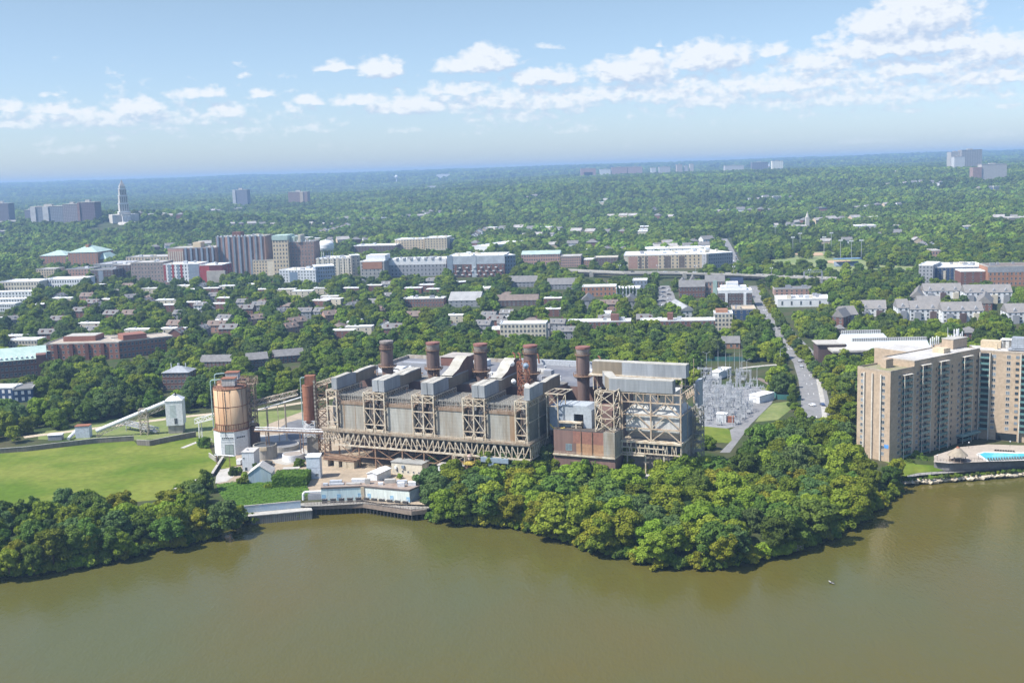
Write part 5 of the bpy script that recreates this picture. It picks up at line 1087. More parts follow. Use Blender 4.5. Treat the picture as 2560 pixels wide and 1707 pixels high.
for x in (-.8,0,.8): bi.cyl(x,-.3,1.9,3.4,.2,.1,6); bi.cyl(x,.4,1.9,3.4,.2,.1,6)
BKM = (('tank',bkr.mesh('tank',GALV)),('leg_frame',bl.mesh('leg_frame',GALV)),('bushing',bi.mesh('bushing',MATS['insulator_grey'])))
a = rad(SF); cA, sA = math.cos(a), math.sin(a); rr = random.Random(21); oS = (95, 575); cnt = 0
EXCL_S = [(126,610,142,632)]
for i in range(-7, 17):
    for j in range(-1, 30):
        x = oS[0]+i*4.0*cA-j*4.3*sA+rr.uniform(-.4,.4); y = oS[1]+i*4.0*sA+j*4.3*cA+rr.uniform(-.4,.4)
        if not inside(x, y, SUBW) or any(q[0]<x<q[2] and q[1]<y<q[3] for q in EXCL_S): continue
        if 101 < x < 112 and 566 < y < 579: continue
        if x > 120 and y > 640 and rr.random() < .6: continue
        cnt += 1
        if i % 3 == 0 and j % 3 == 0: sub_obj('steel_gantry','grey lattice gantry with hanging insulators inside the substation','gantry','lattice gantries of the substation',(('mast',GM[0]),('crossbeam',GM[1]),('insulator',GM[2])),x,y,a+(PI/2 if j%2 else 0))
        elif (i+j) % 3 == 0: sub_obj('switch_frame','grey four-legged switch frame inside the substation','electrical equipment','switch frames of the substation',FRM,x,y,a+(PI/2 if i%2 else 0))
        elif (i+j) % 3 == 1: sub_obj('insulator_post','single insulator post on a steel leg inside the substation','electrical equipment','insulator posts of the substation',POSTM,x,y,a,rr.uniform(.9,1.3))
        else: sub_obj('circuit_breaker','grey circuit breaker tank with bushings inside the substation','electrical equipment','circuit breakers of the substation',BKM,x,y,a)
T, fr = boxhouse('control_house', 'white-roofed control house beside the substation road', (130.4,619.8), 7.0, 14, 4.0, WHITE, ROOFW, -47); T.inst('door', winmesh(1.4,2.4,WHITE,DSTEEL), (3.8,0,5.1))
T, fr = boxhouse('control_house', 'white metal cabin in front of the substation beside a rust-red box', (103.7,573.4), 5.2, 4, 4.2, WHITEC, ROOFW, -24); T.inst('door', winmesh(1.2,2.2,WHITE,GREYW), (1,0,5.1))
T, fr = boxhouse('red_container', 'rust-red box with dark vents beside the white substation cabin', (109.2,571), 3.0, 3, 2.8, mat('red_box', (.30,.12,.08)), RUSTR, -24)
T, fr = boxhouse('white_building', 'long white roofed building at the far end of the substation', (121,690), 6, 20, 4.5, WHITE, ROOFW, -33)
LMAST = [c6(840,450),c6(925,430),c6(976,440),c6(1000,440),c6(765,420),c6(452,400),c6(600,620),c6(700,600),c6(880,560)]
for k, (px, py) in enumerate(LMAST):
    g = G(px, py, 5); T = Thing('lightning_mast', 'tall thin grey lightning mast standing among the substation equipment', 'mast', WF, (g.x,g.y,5), 'lightning masts of the substation'); b = MB(); b.cyl(g.x,g.y,5,18,.17,.09,6); T.part('pole', b, GALV); b = MB(); b.beam((g.x,g.y,18),(g.x,g.y,24),.07); T.part('tip', b, GALV)
LPS = [(c6(652,415),1),(c6(990,510),0),(c6(1047,490),0),(c6(1147,570),0),(c6(1375,370),0)]
for k, ((px, py), dbl) in enumerate(LPS):
    g = G(px, py, 5); T = Thing('street_lamp', ['grey lamp post with two arms at the back of the substation','first of the lamp posts behind the substation gantries','second of the lamp posts behind the substation gantries','lamp post beside the rail track by the substation','wooden pole at the end of the access track behind the substation'][k], 'lamp post', WF, (g.x,g.y,5)); b = MB(); b.cyl(g.x,g.y,5,16,.22,.12,8); T.part('pole', b, GALV)
    b = MB(); b.beam((g.x,g.y,16),(g.x+1.8,g.y,16.9),.14); 
    if dbl: b.beam((g.x,g.y,16),(g.x-1.8,g.y,16.9),.14)
    T.part('arm', b, GALV)
    b = MB(); b.box(g.x+1.6,g.x+2.5,g.y-.2,g.y+.2,16.85,17.05)
    if dbl: b.box(g.x-2.5,g.x-1.6,g.y-.2,g.y+.2,16.85,17.05)
    T.part('lamp_head', b, GALV)
# fences
def fence(name, label, pts, h, m, z=5):
    P = [G(*p, z) for p in pts]; T = Thing(name, label, 'fence', WF, (P[0].x,P[0].y,z)); b = MB(); c = MB()
    for p, q in zip(P, P[1:]):
        b.beam((p.x,p.y,z+h/2),(q.x,q.y,z+h/2),.08,h); n = max(1,int((q-p).length/4))
        for k in range(n+1): s = p.lerp(q,k/n); c.beam((s.x,s.y-.08,z),(s.x,s.y-.08,z+h+.2),.14)
    T.part('screen', b, m); T.part('post', c, DSTEEL)
GRN = mat('green_screen', (.035,.12,.11), c2=(.045,.15,.135), sc=.3)
fence('green_fence', 'long dark green screen fence behind the substation lawn', [c6(40,325),c6(600,330),c6(1230,330)], 3.4, GRN)
fence('green_fence', 'short green screen fence at the end of the substation road', [c6(1305,665),c6(1340,700),c6(1580,710)], 3, GRN)
# ---------------------------------------------------------------- city buildings
DEF = -8.0
def place(pxL, pyB, pxR, pyT, ang=DEF):
    P = G(pxL, pyB); a = rad(ang); n = (-math.sin(a), math.cos(a)); Q = VP(pxR, pyB, P, n); w = (Q.x-P.x)*math.cos(a)+(Q.y-P.y)*math.sin(a); Tt = VP(pxL, pyT, P, (0,1)); return P, w, Tt.z-P.z
def clear(fr, w, d, h, pad=2.5, vis=None):
    y = fr[0][1]; full = 10.5*y/128; c = full*.75 if vis is None else (vis if vis <= 12 else max(vis*.8, full*.92)); c = max(4, min(170, c))
    EXC.append([fw(fr,-pad,-4), fw(fr,w+pad,-4), fw(fr,w+pad,d+pad), fw(fr,-pad,d+pad)])
    p, q = Vector(fw(fr,0,0)), Vector(fw(fr,w,0)); dp = p.normalized()*c; dq = q.normalized()*c
    EXC.append([tuple(p), tuple(q), tuple(q-dq), tuple(p-dp)])
def clear_raw(fr, w, d, c):
    EXC.append([fw(fr,-1,-4), fw(fr,w+1,-4), fw(fr,w+1,d+1), fw(fr,-1,d+1)]); p, q = Vector(fw(fr,0,0)), Vector(fw(fr,w,0)); EXC.append([tuple(p), tuple(q), tuple(q-q.normalized()*c), tuple(p-p.normalized()*c)])
def bldg(label, pxL, pyB, pxR, pyT, d, wall, roof=None, ang=DEF, ro='flat', fl=4, bays=8, sb=3, name='apartment_building', cat='apartment building', group=None, rh=3, gm=None, vis=None, wfr=(1.5,1.5), units=0, side=None, side2=None):
    roof = roof or ROOFW; P, w, h = place(pxL, pyB, pxR, pyT, ang); fr = ((P.x, P.y), ang); z = P.z-1; T = Thing(name, label, cat, fr, (w/2, d/2, z+1), group); zt = P.z+h; T.w, T.h, T.z, T.d = w, h, P.z, d
    b = MB(); b.box(0, w, 0, d, z-2, zt); T.part('wall', b, wall)
    r = MB()
    if ro == 'flat':
        r.box(.3, w-.3, .3, d-.3, zt, zt+.12); T.part('roof', r, roof); r = MB()
        for q in ((-.15,w+.15,-.15,.3),(-.15,w+.15,d-.3,d+.15),(-.15,.3,.3,d-.3),(w-.3,w+.15,.3,d-.3)): r.box(*q, zt-.02, zt+.9)
        T.part('parapet', r, roof if roof is ROOFW else CONCP)
    else:
        if ro == 'hip': r.hip(0, w, 0, d, zt, zt+rh)
        elif ro == 'gable': r.gable(0, w, 0, d, zt, zt+rh, 'x')
        else: r.gable(0, w, 0, d, zt, zt+rh, 'y')
        T.part('roof', r, roof)
    if fl and bays:
        fh = h/fl; ww = min(wfr[0]*1.0, w/bays*.62); me = winmesh(round(ww,1), round(fh*.5,1), gm)
        bays = min(bays, max(1, int(78/fl)))
        for f in range(fl):
            for k in range(bays): T.inst('window', me, (w*(k+.5)/bays, 0, P.z+fh*(f+.3)))
    if fl and sb:
        right = P.x+w*math.cos(rad(ang)) < 0 or True
        fh = h/fl; ww = min(1.5, d/sb*.6); me = winmesh(round(ww,1), round(fh*.5,1), gm); sb = min(sb, max(1,int((98-fl*bays)/fl)))
        # the long side that the camera can see
        mid = Vector(fw(fr, w, d/2)); vis_right = (Vector((0,0))-mid).dot(Vector((math.cos(rad(ang)), math.sin(rad(ang))))) > 0
        for f in range(fl):
            for k in range(sb):
                if vis_right: T.inst('window', me, (w, d*(k+.5)/sb, P.z+fh*(f+.3)), PI/2)
                else: T.inst('window', me, (0, d*(k+.5)/sb, P.z+fh*(f+.3)), -PI/2)
    rr = random.Random(int(pxL*7+pyB))
    for k in range(units):
        x = rr.uniform(.08,.85)*w; y = rr.uniform(.15,.75)*d; u = MB(); s = rr.uniform(1.5,4); u.box(x, x+s*1.4, y, y+s, zt+.12, zt+rr.uniform(1.6,3.2)); T.part('roof_unit', u, rr.choice([WHITE, GALV, GREYW, CREAM]))
    clear(fr, w, d, h, vis=vis); T.frm = fr; return T
def band(T, x0, x1, z0, z1, m, nm='panel', out=.12):
    """coloured wall panel on the front, as fractions of width and height"""
    w, h, z = T.w, T.h, T.z; b = MB(); b.box(x0*w, x1*w, -out, 0, z+z0*h, z+z1*h); return T.part(nm, b, m)
def block(T, x0, x1, y0, y1, z0, z1, m, nm='tower_block'):
    w, h, z, d = T.w, T.h, T.z, T.d; b = MB(); b.box(x0*w, x1*w, y0*d, y1*d, z+z0*h, z+z1*h); return T.part(nm, b, m)
# -- right and centre foreground city
T = bldg('cream four storey apartment block with white roof between trees behind the power plant', 1251,858,1366,811,14,CREAM,fl=4,bays=12,vis=9)
T = bldg('long brick apartment building with white roof and a brick chimney block behind the plant', 1420,838,1577,806,14,BRICK,fl=3,bays=14,units=2,vis=5); block(T,.68,.81,.3,.8,1,1.5,BRICK,'chimney_block')
T = bldg('long brick building with white roof and two brick chimneys left of the cream corner tower', 1602,840,1788,804,14,BRICK,fl=3,bays=14,units=2,vis=5); block(T,.36,.44,.3,.8,1,1.5,BRICK,'chimney_block')
T = bldg('cream stone corner building with a brick rooftop box beside the wide road', 1786,828,1832,785,16,CREAM,fl=4,bays=5,sb=4); block(T,.1,.75,.3,.9,1,1.2,BRICKO,'rooftop_box')
T = bldg('tan roofed dark building beside the road behind the cream corner building', 1832,800,1890,775,26,NAVY,mat('tan_roof',(.50,.40,.28),c2=(.42,.34,.24)),fl=2,bays=4,units=4)
T = bldg('white topped brick condominium with stepped penthouse beside the road', 1796,768,1880,728,20,BRICKD,fl=3,bays=10); band(T,-.01,1.01,.86,1.0,WHITE,'white_storey'); block(T,.08,.85,.2,.9,1,1.25,WHITE); block(T,.25,.6,.3,.8,1.25,1.5,WHITE)
for x in (.2,.75): band(T,x,x+.08,0,.86,WHITE,'bay',.5)
T = bldg('brick row with arched dormers and grey mansard roof behind the white condominium', 1698,745,1762,718,16,BRICK,ROOFG,fl=2,bays=8,ro='gable',rh=6)
T = bldg('pale row with a green bay and gabled grey roofs joined to the brick dormer row', 1764,742,1812,705,16,BRICKP,ROOFG,fl=3,bays=6,ro='gable',rh=6); band(T,.38,.6,0,1.1,mat('pale_green_bay',(.42,.55,.50)),'bay',.6)
T = bldg('brick gabled town house facing the highway viaduct', 1694,726,1720,712,22,BRICK,ROOFG,fl=2,bays=3,ro='gabley',rh=6)
T = bldg('second brick gabled town house under the viaduct', 1724,722,1742,706,22,BRICK,ROOFG,fl=2,bays=3,ro='gabley',rh=7)
T = bldg('brick gabled house with small pediment right of the viaduct pillar', 1768,718,1800,706,20,BRICK,ROOFG,fl=2,bays=3,ro='gabley',rh=6)
T = bldg('dark gabled house with solar panels on its roof near the white condominium', 1822,722,1858,708,18,BRICKD,SOLAR,fl=2,bays=3,ro='gable',rh=5)
T = bldg('narrow row of grey roofed white town houses running away from the camera', 1699,796,1738,778,55,WHITE,mat('light_grey_roof',(.36,.37,.37)),ang=2,fl=2,bays=3,ro='gabley',rh=4)
T = bldg('brick end house with white garage roof in front of the grey town house row', 1700,790,1732,776,12,BRICKP,ROOFG,fl=2,bays=2,ro='gabley',rh=4,vis=60)
# big beige complex with white roofs
T = bldg('long beige and pink apartment complex with white roofs beside the viaduct', 1560,674,1763,640,60,BEIGE,fl=4,bays=19,units=12,vis=30)
for a_, b_, m in ((.06,.17,BRICKP),(.30,.42,BRICKP),(.0,.05,CREAM),(.5,.58,mat('dark_balcony_bay',(.16,.13,.11))),(.68,.75,MATS['dark_balcony_bay']),(.19,.22,MATS['dark_balcony_bay']),(.26,.29,MATS['dark_balcony_bay'])): band(T,a_,b_,.05,.92,m,'bay')
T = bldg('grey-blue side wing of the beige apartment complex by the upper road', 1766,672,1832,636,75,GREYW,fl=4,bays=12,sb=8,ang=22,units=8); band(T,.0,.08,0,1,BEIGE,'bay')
T = bldg('long white roofed block behind the beige apartment complex', 1608,636,1790,624,40,WHITE,fl=2,bays=12,units=8)
T = bldg('pink brick apartment row with gabled white roof edge left of the trees', 1402,668,1452,642,30,BRICKP,ROOFL,fl=4,bays=9,sb=5)
T = bldg('orange brick block at the end of the pink brick row', 1460,668,1484,650,20,BRICKO,fl=3,bays=4)
T = bldg('low brick row with cream gable left of the beige complex', 1486,664,1545,645,25,BRICKD,CREAM,fl=3,bays=8)
T = bldg('pink brick building with green gabled roofs right of the red and grey apartments', 1304,664,1400,637,30,BRICKP,mat('pale_green_metal',(.40,.50,.46)),fl=3,bays=16,ro='gable',rh=4)
# red/white/grey apartment complexes
T = bldg('red brick and pale grey apartment complex with white balconies and flat roof', 1122,694,1262,642,45,BRICK,fl=5,bays=15,units=10,vis=20); band(T,-.01,1.01,.62,1.0,mat('pale_blue_grey',(.42,.46,.50)),'upper_storeys'); band(T,-.02,.08,0,1.05,BLUEG,'bay',.4); band(T,.42,.5,0,1.05,MATS['pale_blue_grey'],'bay',.4); band(T,.15,.24,.05,.6,DSTEEL,'dark_bay',.2)
for k in range(20): b = MB(); x = T.w*(.1+.043*k); zz = T.z+T.h*(.1+.17*(k%3)); b.box(x,x+2.6,-1.3,-.12,zz,zz+1); T.part('balcony', b, WHITE)
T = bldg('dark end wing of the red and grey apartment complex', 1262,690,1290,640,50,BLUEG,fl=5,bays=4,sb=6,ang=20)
T = bldg('white and grey row of apartments with dormer windows left of the red and grey complex', 968,692,1116,652,40,GREYW,fl=4,bays=16,units=8,vis=20); band(T,-.01,1.01,.72,1.08,WHITE,'white_storey')
for k in range(8): block(T,.04+k*.12,.075+k*.12,-.02,.2,1.02,1.14,GREYW,'dormer')
T = bldg('orange and grey corner building left of the white dormer apartments', 902,698,962,655,35,mat('grey_stone',(.34,.33,.31)),fl=5,bays=6,sb=4); band(T,.1,.92,.58,.98,BRICKO,'orange_storeys',.3); block(T,.2,1,.2,.9,1,1.35,WHITE)
T = bldg('tan office slab between the ornate beige block and the orange corner building', 880,690,902,640,20,mat('tan_grey',(.36,.33,.28)),fl=6,bays=2,sb=3,ang=15)
T = bldg('ornate beige apartment block with white crenellated roofline under the water tower', 792,690,880,648,40,CREAM,fl=6,bays=12,units=6,vis=30)
for k in range(7): band(T,.04+k*.14,.09+k*.14,0,1.08,mat('cream_bay',(.60,.56,.47)),'bay',.6)
T = bldg('pale white and blue office building with a shadowed notch', 700,706,790,676,30,mat('pale_office',(.56,.59,.62)),ROOFW,fl=4,bays=12,ang=-20,units=4,vis=40); band(T,.28,.5,0,.85,mat('blue_glass_notch',(.16,.22,.30)),'notch',.2)  # notch shadow is put into the dark blue panel colour
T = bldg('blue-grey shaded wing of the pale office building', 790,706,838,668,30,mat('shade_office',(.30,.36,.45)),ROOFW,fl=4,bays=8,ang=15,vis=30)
T = bldg('mid-rise beige stone building left of the pale office building', 634,690,722,652,25,BEIGE,mat('olive_roof',(.30,.30,.2)),fl=5,bays=12,vis=30); band(T,.42,.9,0,.95,CREAM,'pale_bay')
# tall brick towers
T = bldg('tall brown brick apartment tower with fluted bays left of the green-roofed tower', 546,690,668,594,36,mat('brown_pink_brick',(.31,.20,.165),c2=(.26,.17,.14)),fl=10,bays=0,sb=0,ang=-6,units=6,roof=CONCP)
for k in range(9): band(T,.02+k*.11,.06+k*.11,0,1.03,[BLUEG, mat('glass_bay',(.20,.24,.28))][k%2],'glazed_bay',1.2)
block(T,.28,.45,.3,.7,1,1.12,BRICK); band(T,.15,.24,0,1,BRICKP,'pink_bay',.6)
for k in range(14): block(T,.03+k*.07,.05+k*.07,-.01,.05,1.0,1.05,WHITE,'finial')
T = bldg('lower brick apartment block with domed rooftop left of the tall brown tower', 424,694,546,622,36,BRICKP,fl=7,bays=0,sb=0,roof=CONCP,ang=-6,units=3); band(T,.32,1,0,.98,BRICKD,'brown_wall',.15)
for k in range(6): band(T,.35+k*.11,.39+k*.11,0,1.02,BLUEG,'glazed_bay',.9)
block(T,.46,.62,.3,.7,1,1.18,BEIGE,'domed_penthouse'); 
for k in range(7): band(T,.02+k*.045,.04+k*.045,.1,.9,CREAM,'window_strip',.3)
T = bldg('brick and stone tower with pale green mansard roof beside the white water tower', 686,690,724,600,30,BEIGE,roof=CREAM,fl=9,bays=5,sb=0,ang=-6); block(T,-.02,1.02,-.02,1,.99,1.12,ROOFGR,'mansard')
T = bldg('brown wing of the green-roofed tower next to the water tower', 724,688,788,606,30,mat('mauve_brick',(.27,.18,.15)),roof=ROOFD,fl=9,bays=8,sb=0,ang=-6); block(T,-.0,.25,.1,.9,1,1.16,ROOFGR,'mansard'); block(T,.42,.52,-.05,.6,1,1.22,CREAM,'gable'); 
for k in range(6): band(T,.05+k*.16,.08+k*.16,1,1.07,WHITE,'dormer',.4)
def water_tower():
    g = G(817, 668); Tt = VP(817, 600, g, (0,1)); s = (VP(838,612,g,(0,1)).x-VP(796,612,g,(0,1)).x)/2; h = Tt.z-g.z
    T = Thing('water_tower', 'white water tower with a domed tank behind the ornate beige apartments', 'water tower', WF, (g.x,g.y,g.z)); x, y, z = g; zt = z+h; b = MB()
    pr = [(.55,-1.35),(.9,-1.2),(1,-.95),(1,-.55),(.93,-.35),(.7,-.15),(.35,-.03),(.05,0)]
    for (r0,z0),(r1,z1) in zip(pr, pr[1:]): b.cyl(x,y,zt+z0*s,zt+z1*s,r0*s,r1*s,28,cap=False)
    b.cyl(x,y,zt-.02,zt+1.5,.4,.2,8); T.part('tank', b, mat('bright_white', (.82,.82,.80), c2=(.78,.78,.76)), smooth=True)
    for k in range(6): a_ = 2*PI*k/6+.3; b = MB(); b.cyl(x+.8*s*math.cos(a_),y+.8*s*math.sin(a_),z-2,zt-1.15*s,.5,.5,8); T.part('leg', b, WHITE)
    b = MB(); b.cyl(x,y,z-2,zt-1.3*s,1.4,1.4,10); T.part('riser', b, GREYW); EXC.append([(x-20,y-30),(x+20,y-30),(x+20,y+20),(x-20,y+20)])
water_tower()
# left city
T = bldg('red-fronted apartment block with curved white roof left of the tall brown tower', 502,706,558,664,30,RED,roof=ROOFW,fl=5,bays=0,sb=3,units=2); band(T,.42,1.02,0,1,mat('dark_red',(.12,.03,.035)),'dark_wing',.2); band(T,.33,1.15,-.02,.68,mat('beige_front',(.40,.37,.33)),'front_block',3)
T = bldg('white, red and blue striped apartment block', 412,706,500,662,30,WHITE,fl=5,bays=12,sb=0,units=3)
for a_, b_, m in ((0,.06,RED),(.12,.2,BLUEG),(.23,.29,RED),(.38,.44,BLUEG),(.47,.53,RED),(.7,1.0,BLUEG)): band(T,a_,b_,.1,1,m,'bay')
T = bldg('grey-brown five storey apartment block left of the striped block', 330,706,411,658,30,mat('grey_brown',(.29,.23,.20)),fl=5,bays=10,sb=0,units=3,roof=ROOFL)
T = bldg('brown brick building with a blue glass centre among trees on the left', 228,706,285,676,30,BRICKD,roof=ROOFD,fl=4,bays=8,units=1); band(T,.35,.55,0,.95,BLUEG,'glass_centre')
T = bldg('brick and cream block with dark flat roof, left end of the brown brick row', 166,696,226,674,30,BRICKP,roof=ROOFD,fl=3,bays=8,units=1)
T = bldg('dark brown block with flat roof between the brown brick row and grey-brown block', 286,700,328,664,40,BRICKD,roof=ROOFL,fl=4,bays=5,units=1)
T = bldg('cream pilastered building with flat roof beyond the white block on the left', 92,698,142,674,22,BEIGE,roof=ROOFL,fl=4,bays=8)
T = bldg('white flat-roofed block with small square windows, left of the trees', 106,722,206,700,32,WHITE,fl=2,bays=16,sb=0,vis=35)
T = bldg('white building with square windows at the far left edge, behind the sheds', 0,728,100,706,32,CREAM,fl=2,bays=14,sb=0,vis=30)
for k, (xl, yb, xr, yt) in enumerate(((-60,748,88,732),(-60,764,64,750),(-60,780,40,762))):
    T = bldg(['long white roofed row at the left edge, farthest of three','middle of the three long white roofed rows at the left edge','nearest of the three long white roofed rows at the left edge'][k], xl,yb,xr,yt,12,WHITE,fl=2,bays=18,sb=0,vis=14,name='row_house',cat='row houses')
T = bldg('brick building with pale green copper roof, left of the pair beyond the city', 101,660,168,640,40,BRICKO,ROOFGR,ro='hip',rh=7,fl=4,bays=9,vis=60)
T = bldg('larger brick building with pale green copper roof, right of the pair', 172,662,246,632,50,BRICKO,ROOFGR,ro='hip',rh=10,fl=5,bays=9,vis=60); block(T,.45,.55,.3,.5,1.2,1.6,BRICKO,'chimney_block')
T = bldg('small pavilion with a pyramid green copper roof', 238,660,268,648,40,BRICKD,ROOFGR,ro='hip',rh=9,fl=0,bays=0,sb=0,vis=60)
T = bldg('long low beige building with brick ends behind the striped apartments', 316,662,424,644,40,BEIGE,ROOFL,fl=2,bays=14,units=4)
T = bldg('pale grey warehouse roofs between the green-roofed buildings and the striped block', 235,676,330,662,60,GREYW,mat('pale_grey_roof',(.42,.43,.45)),fl=1,bays=8,units=3)
T = bldg('beige institutional block with flat white roofs behind the dormer apartments', 988,624,1060,600,40,BEIGE,fl=4,bays=10,units=4,vis=60)
T = bldg('taller beige institutional block with pilasters right of its twin', 1062,626,1118,596,45,BEIGE,fl=5,bays=8,units=4,vis=60); band(T,.0,1,0,.1,CREAM,'base_band')
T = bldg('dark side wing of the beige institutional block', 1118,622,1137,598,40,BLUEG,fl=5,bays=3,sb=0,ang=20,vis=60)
T = bldg('low brick school building with flat white roofs behind the water tower', 884,630,990,616,40,BRICKD,fl=2,bays=14,units=4,vis=50)
T = bldg('bright white warehouse with long roof running away, behind the red and grey complex', 1180,628,1225,616,110,WHITE,fl=0,bays=0,sb=0,ang=-28,vis=80,name='warehouse',cat='warehouse')
T = bldg('second smaller white warehouse roof right of the long one', 1238,622,1262,612,80,WHITE,fl=0,bays=0,sb=0,ang=-28,vis=80,name='warehouse',cat='warehouse')
# left foreground city
T = bldg('long red brick office building with recessed window bays and flat tan roof', 114,902,300,862,38,mat('office_brick',(.28,.125,.085),c2=(.24,.105,.075)),roof=mat('tan_gravel',(.42,.36,.29)),fl=3,bays=14,sb=0,ang=-2,vis=24,name='office_building',cat='office building')
block(T,.16,.60,.35,.8,1,1.32,MATS['office_brick'],'rooftop_block'); block(T,.17,.59,.37,.79,1.32,1.34,CONCP,'rooftop_cover')
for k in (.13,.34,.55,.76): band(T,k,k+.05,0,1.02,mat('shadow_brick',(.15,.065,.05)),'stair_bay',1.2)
T = bldg('receding wing of the red brick office building with a rooftop block', 300,896,436,856,26,MATS['office_brick'],roof=MATS['tan_gravel'],fl=3,bays=14,sb=0,ang=33,vis=20,name='office_building',cat='office building'); block(T,.12,.55,.2,.8,1,1.35,MATS['office_brick'],'rooftop_block')
T = bldg('large brick building with green copper roof and a row of dormers at the left edge', -140,960,122,916,30,BRICK,ROOFGR,ang=22,ro='gable',rh=7,fl=3,bays=24,sb=0,vis=24,name='office_building',cat='office building')
for k in range(9): block(T,.45+k*.05,.465+k*.05,.02,.25,1.02,1.16,WHITE,'dormer')
block(T,.9,1.0,-.15,.2,.0,1.25,BRICK,'gable_bay')
T = bldg('grey-green roofed wing behind the dormered brick building', 90,905,150,880,14,BRICK,ROOFGR,ang=22,ro='gable',rh=3,fl=2,bays=6,sb=0)
T = bldg('navy blue two storey house with white windows at the left edge', -60,1003,34,972,12,NAVY,ROOFW,fl=2,bays=6,sb=0,ang=-6,vis=20,name='house',cat='house',gm=WHITE)
T = bldg('navy blue end house with grey flat roof and white trimmed door', 34,1007,84,976,22,NAVY,ROOFG,fl=2,bays=3,sb=0,ang=14,vis=30,name='house',cat='house',gm=WHITE)
T = bldg('brick apartment house with a pale grey hipped roof and white chimneys', 408,975,474,932,14,BRICK,mat('blue_grey_hip',(.34,.36,.38)),ro='hip',rh=3.2,fl=3,bays=7,ang=-4,vis=20)
for k in (.2,.45,.5,.75): block(T,k,k+.02,.5,.55,1.1,1.45,WHITE,'chimney')
T = bldg('brick apartment house with dark grey roof right of the pale hipped roof', 500,918,580,905,14,BRICK,ROOFG,ro='gable',rh=4,fl=2,bays=8,ang=-4,vis=30)
T = bldg('dark brick apartment house with slate roof above the rusty silo', 620,928,672,900,13,BRICKD,ROOFG,ro='gable',rh=4,fl=3,bays=6,ang=18,vis=30)
T = bldg('dark grey roofed brick house left of the first smokestack', 688,910,762,892,14,BRICK,ROOFG,ro='gable',rh=4,fl=2,bays=7,ang=20,vis=30)
T = bldg('long white-roofed low building behind the dormered brick building', 18,872,94,852,14,CREAM,ROOFW,fl=2,bays=10,vis=25)
T = bldg('white flat roofed brick row with two levels among trees, centre', 1008,768,1110,748,13,BRICK,fl=2,bays=14,sb=0,vis=35,units=3,name='row_house',cat='row houses')
T = bldg('broad pale grey roofed townhouse group beside the brick row', 1122,768,1200,752,30,GREYW,mat('pale_slate',(.36,.36,.35)),ro='gable',rh=7,fl=2,bays=6,vis=45,name='row_house',cat='row houses')
T = bldg('long grey mansard roofed terrace with dormers below the red and grey complex', 1266,718,1345,706,20,GREYW,ROOFG,ro='gable',rh=6,fl=2,bays=8,vis=50,name='row_house',cat='row houses')
T = bldg('grey roofed terrace continuing right of the first mansard terrace', 1368,724,1440,712,20,GREYW,ROOFG,ro='gable',rh=6,fl=2,bays=8,vis=50,name='row_house',cat='row houses')
T = bldg('brown roofed terrace with brick chimneys among trees in the centre', 1236,766,1345,752,14,BRICKD,ROOFN,ro='gable',rh=5,fl=2,bays=10,vis=50,name='row_house',cat='row houses')
T = bldg('pale blue-grey flat building behind the slim cypress trees', 1540,742,1600,722,20,mat('pale_blue_flat',(.40,.45,.50)),fl=2,bays=5,vis=40)
T = bldg('taller blue-grey block behind the pale blue-grey building', 1582,730,1618,702,18,BLUEG,fl=3,bays=4,sb=2)
T = bldg('tan and white flat roofed brick block left of the slim cypress trees', 1456,742,1540,718,18,BRICKO,ROOFW,fl=2,bays=8,vis=35)
T = bldg('grey gabled house with stepped roof between the road and the trees', 1452,772,1482,752,26,GREYW,ROOFG,ro='gabley',rh=5,fl=2,bays=2,vis=40,name='house',cat='house')
T = bldg('grey gabled house with white porch left of the parking street', 1558,772,1592,754,26,GREYW,ROOFG,ro='gabley',rh=5,fl=2,bays=2,vis=40,name='house',cat='house')
T = bldg('grey roofed house with a brick gable below the long brick building', 1806,872,1850,858,16,BRICKO,ROOFG,ro='gable',rh=4,fl=1,bays=3,vis=20,name='house',cat='house')
# right side
T = bldg('dark framed modern apartment block with white roof at the right', 2330,706,2470,670,50,NAVY,ROOFW,fl=5,bays=14,sb=0,units=12,vis=30); 
for k in range(5): band(T,.0+k*.2,.04+k*.2,0,.8,CREAM,'pale_frame',.5)
T = bldg('left facade of the dark modern apartment block', 2296,708,2332,664,40,GREYW,ROOFW,fl=5,bays=4,sb=5,ang=-30)
T = bldg('red brick block with a small window strip in front of the modern apartments', 2402,714,2462,680,25,BRICK,ROOFW,fl=4,bays=3,sb=0,vis=30)
T = bldg('orange brick and white mansard apartment block at the right edge', 2470,716,2640,668,35,BRICKO,ROOFN,fl=4,bays=16,sb=0,units=4,vis=30); band(T,-.01,1.01,.72,1.02,GREYW,'upper_storey')
T = bldg('low white roofed shopping building among trees right of the road', 1944,768,2085,750,30,WHITE,ROOFW,fl=1,bays=6,vis=30,units=8,name='shop_building',cat='shops')
T = bldg('dark flat roofed shop row behind the white shopping building', 1936,740,2035,724,20,BRICKP,ROOFD,fl=2,bays=8,vis=20,units=3,name='shop_building',cat='shops')
T = bldg('tan flat building with turret near the baseball fields', 2330,650,2352,628,30,BRICKP,CONCP,fl=2,bays=3)
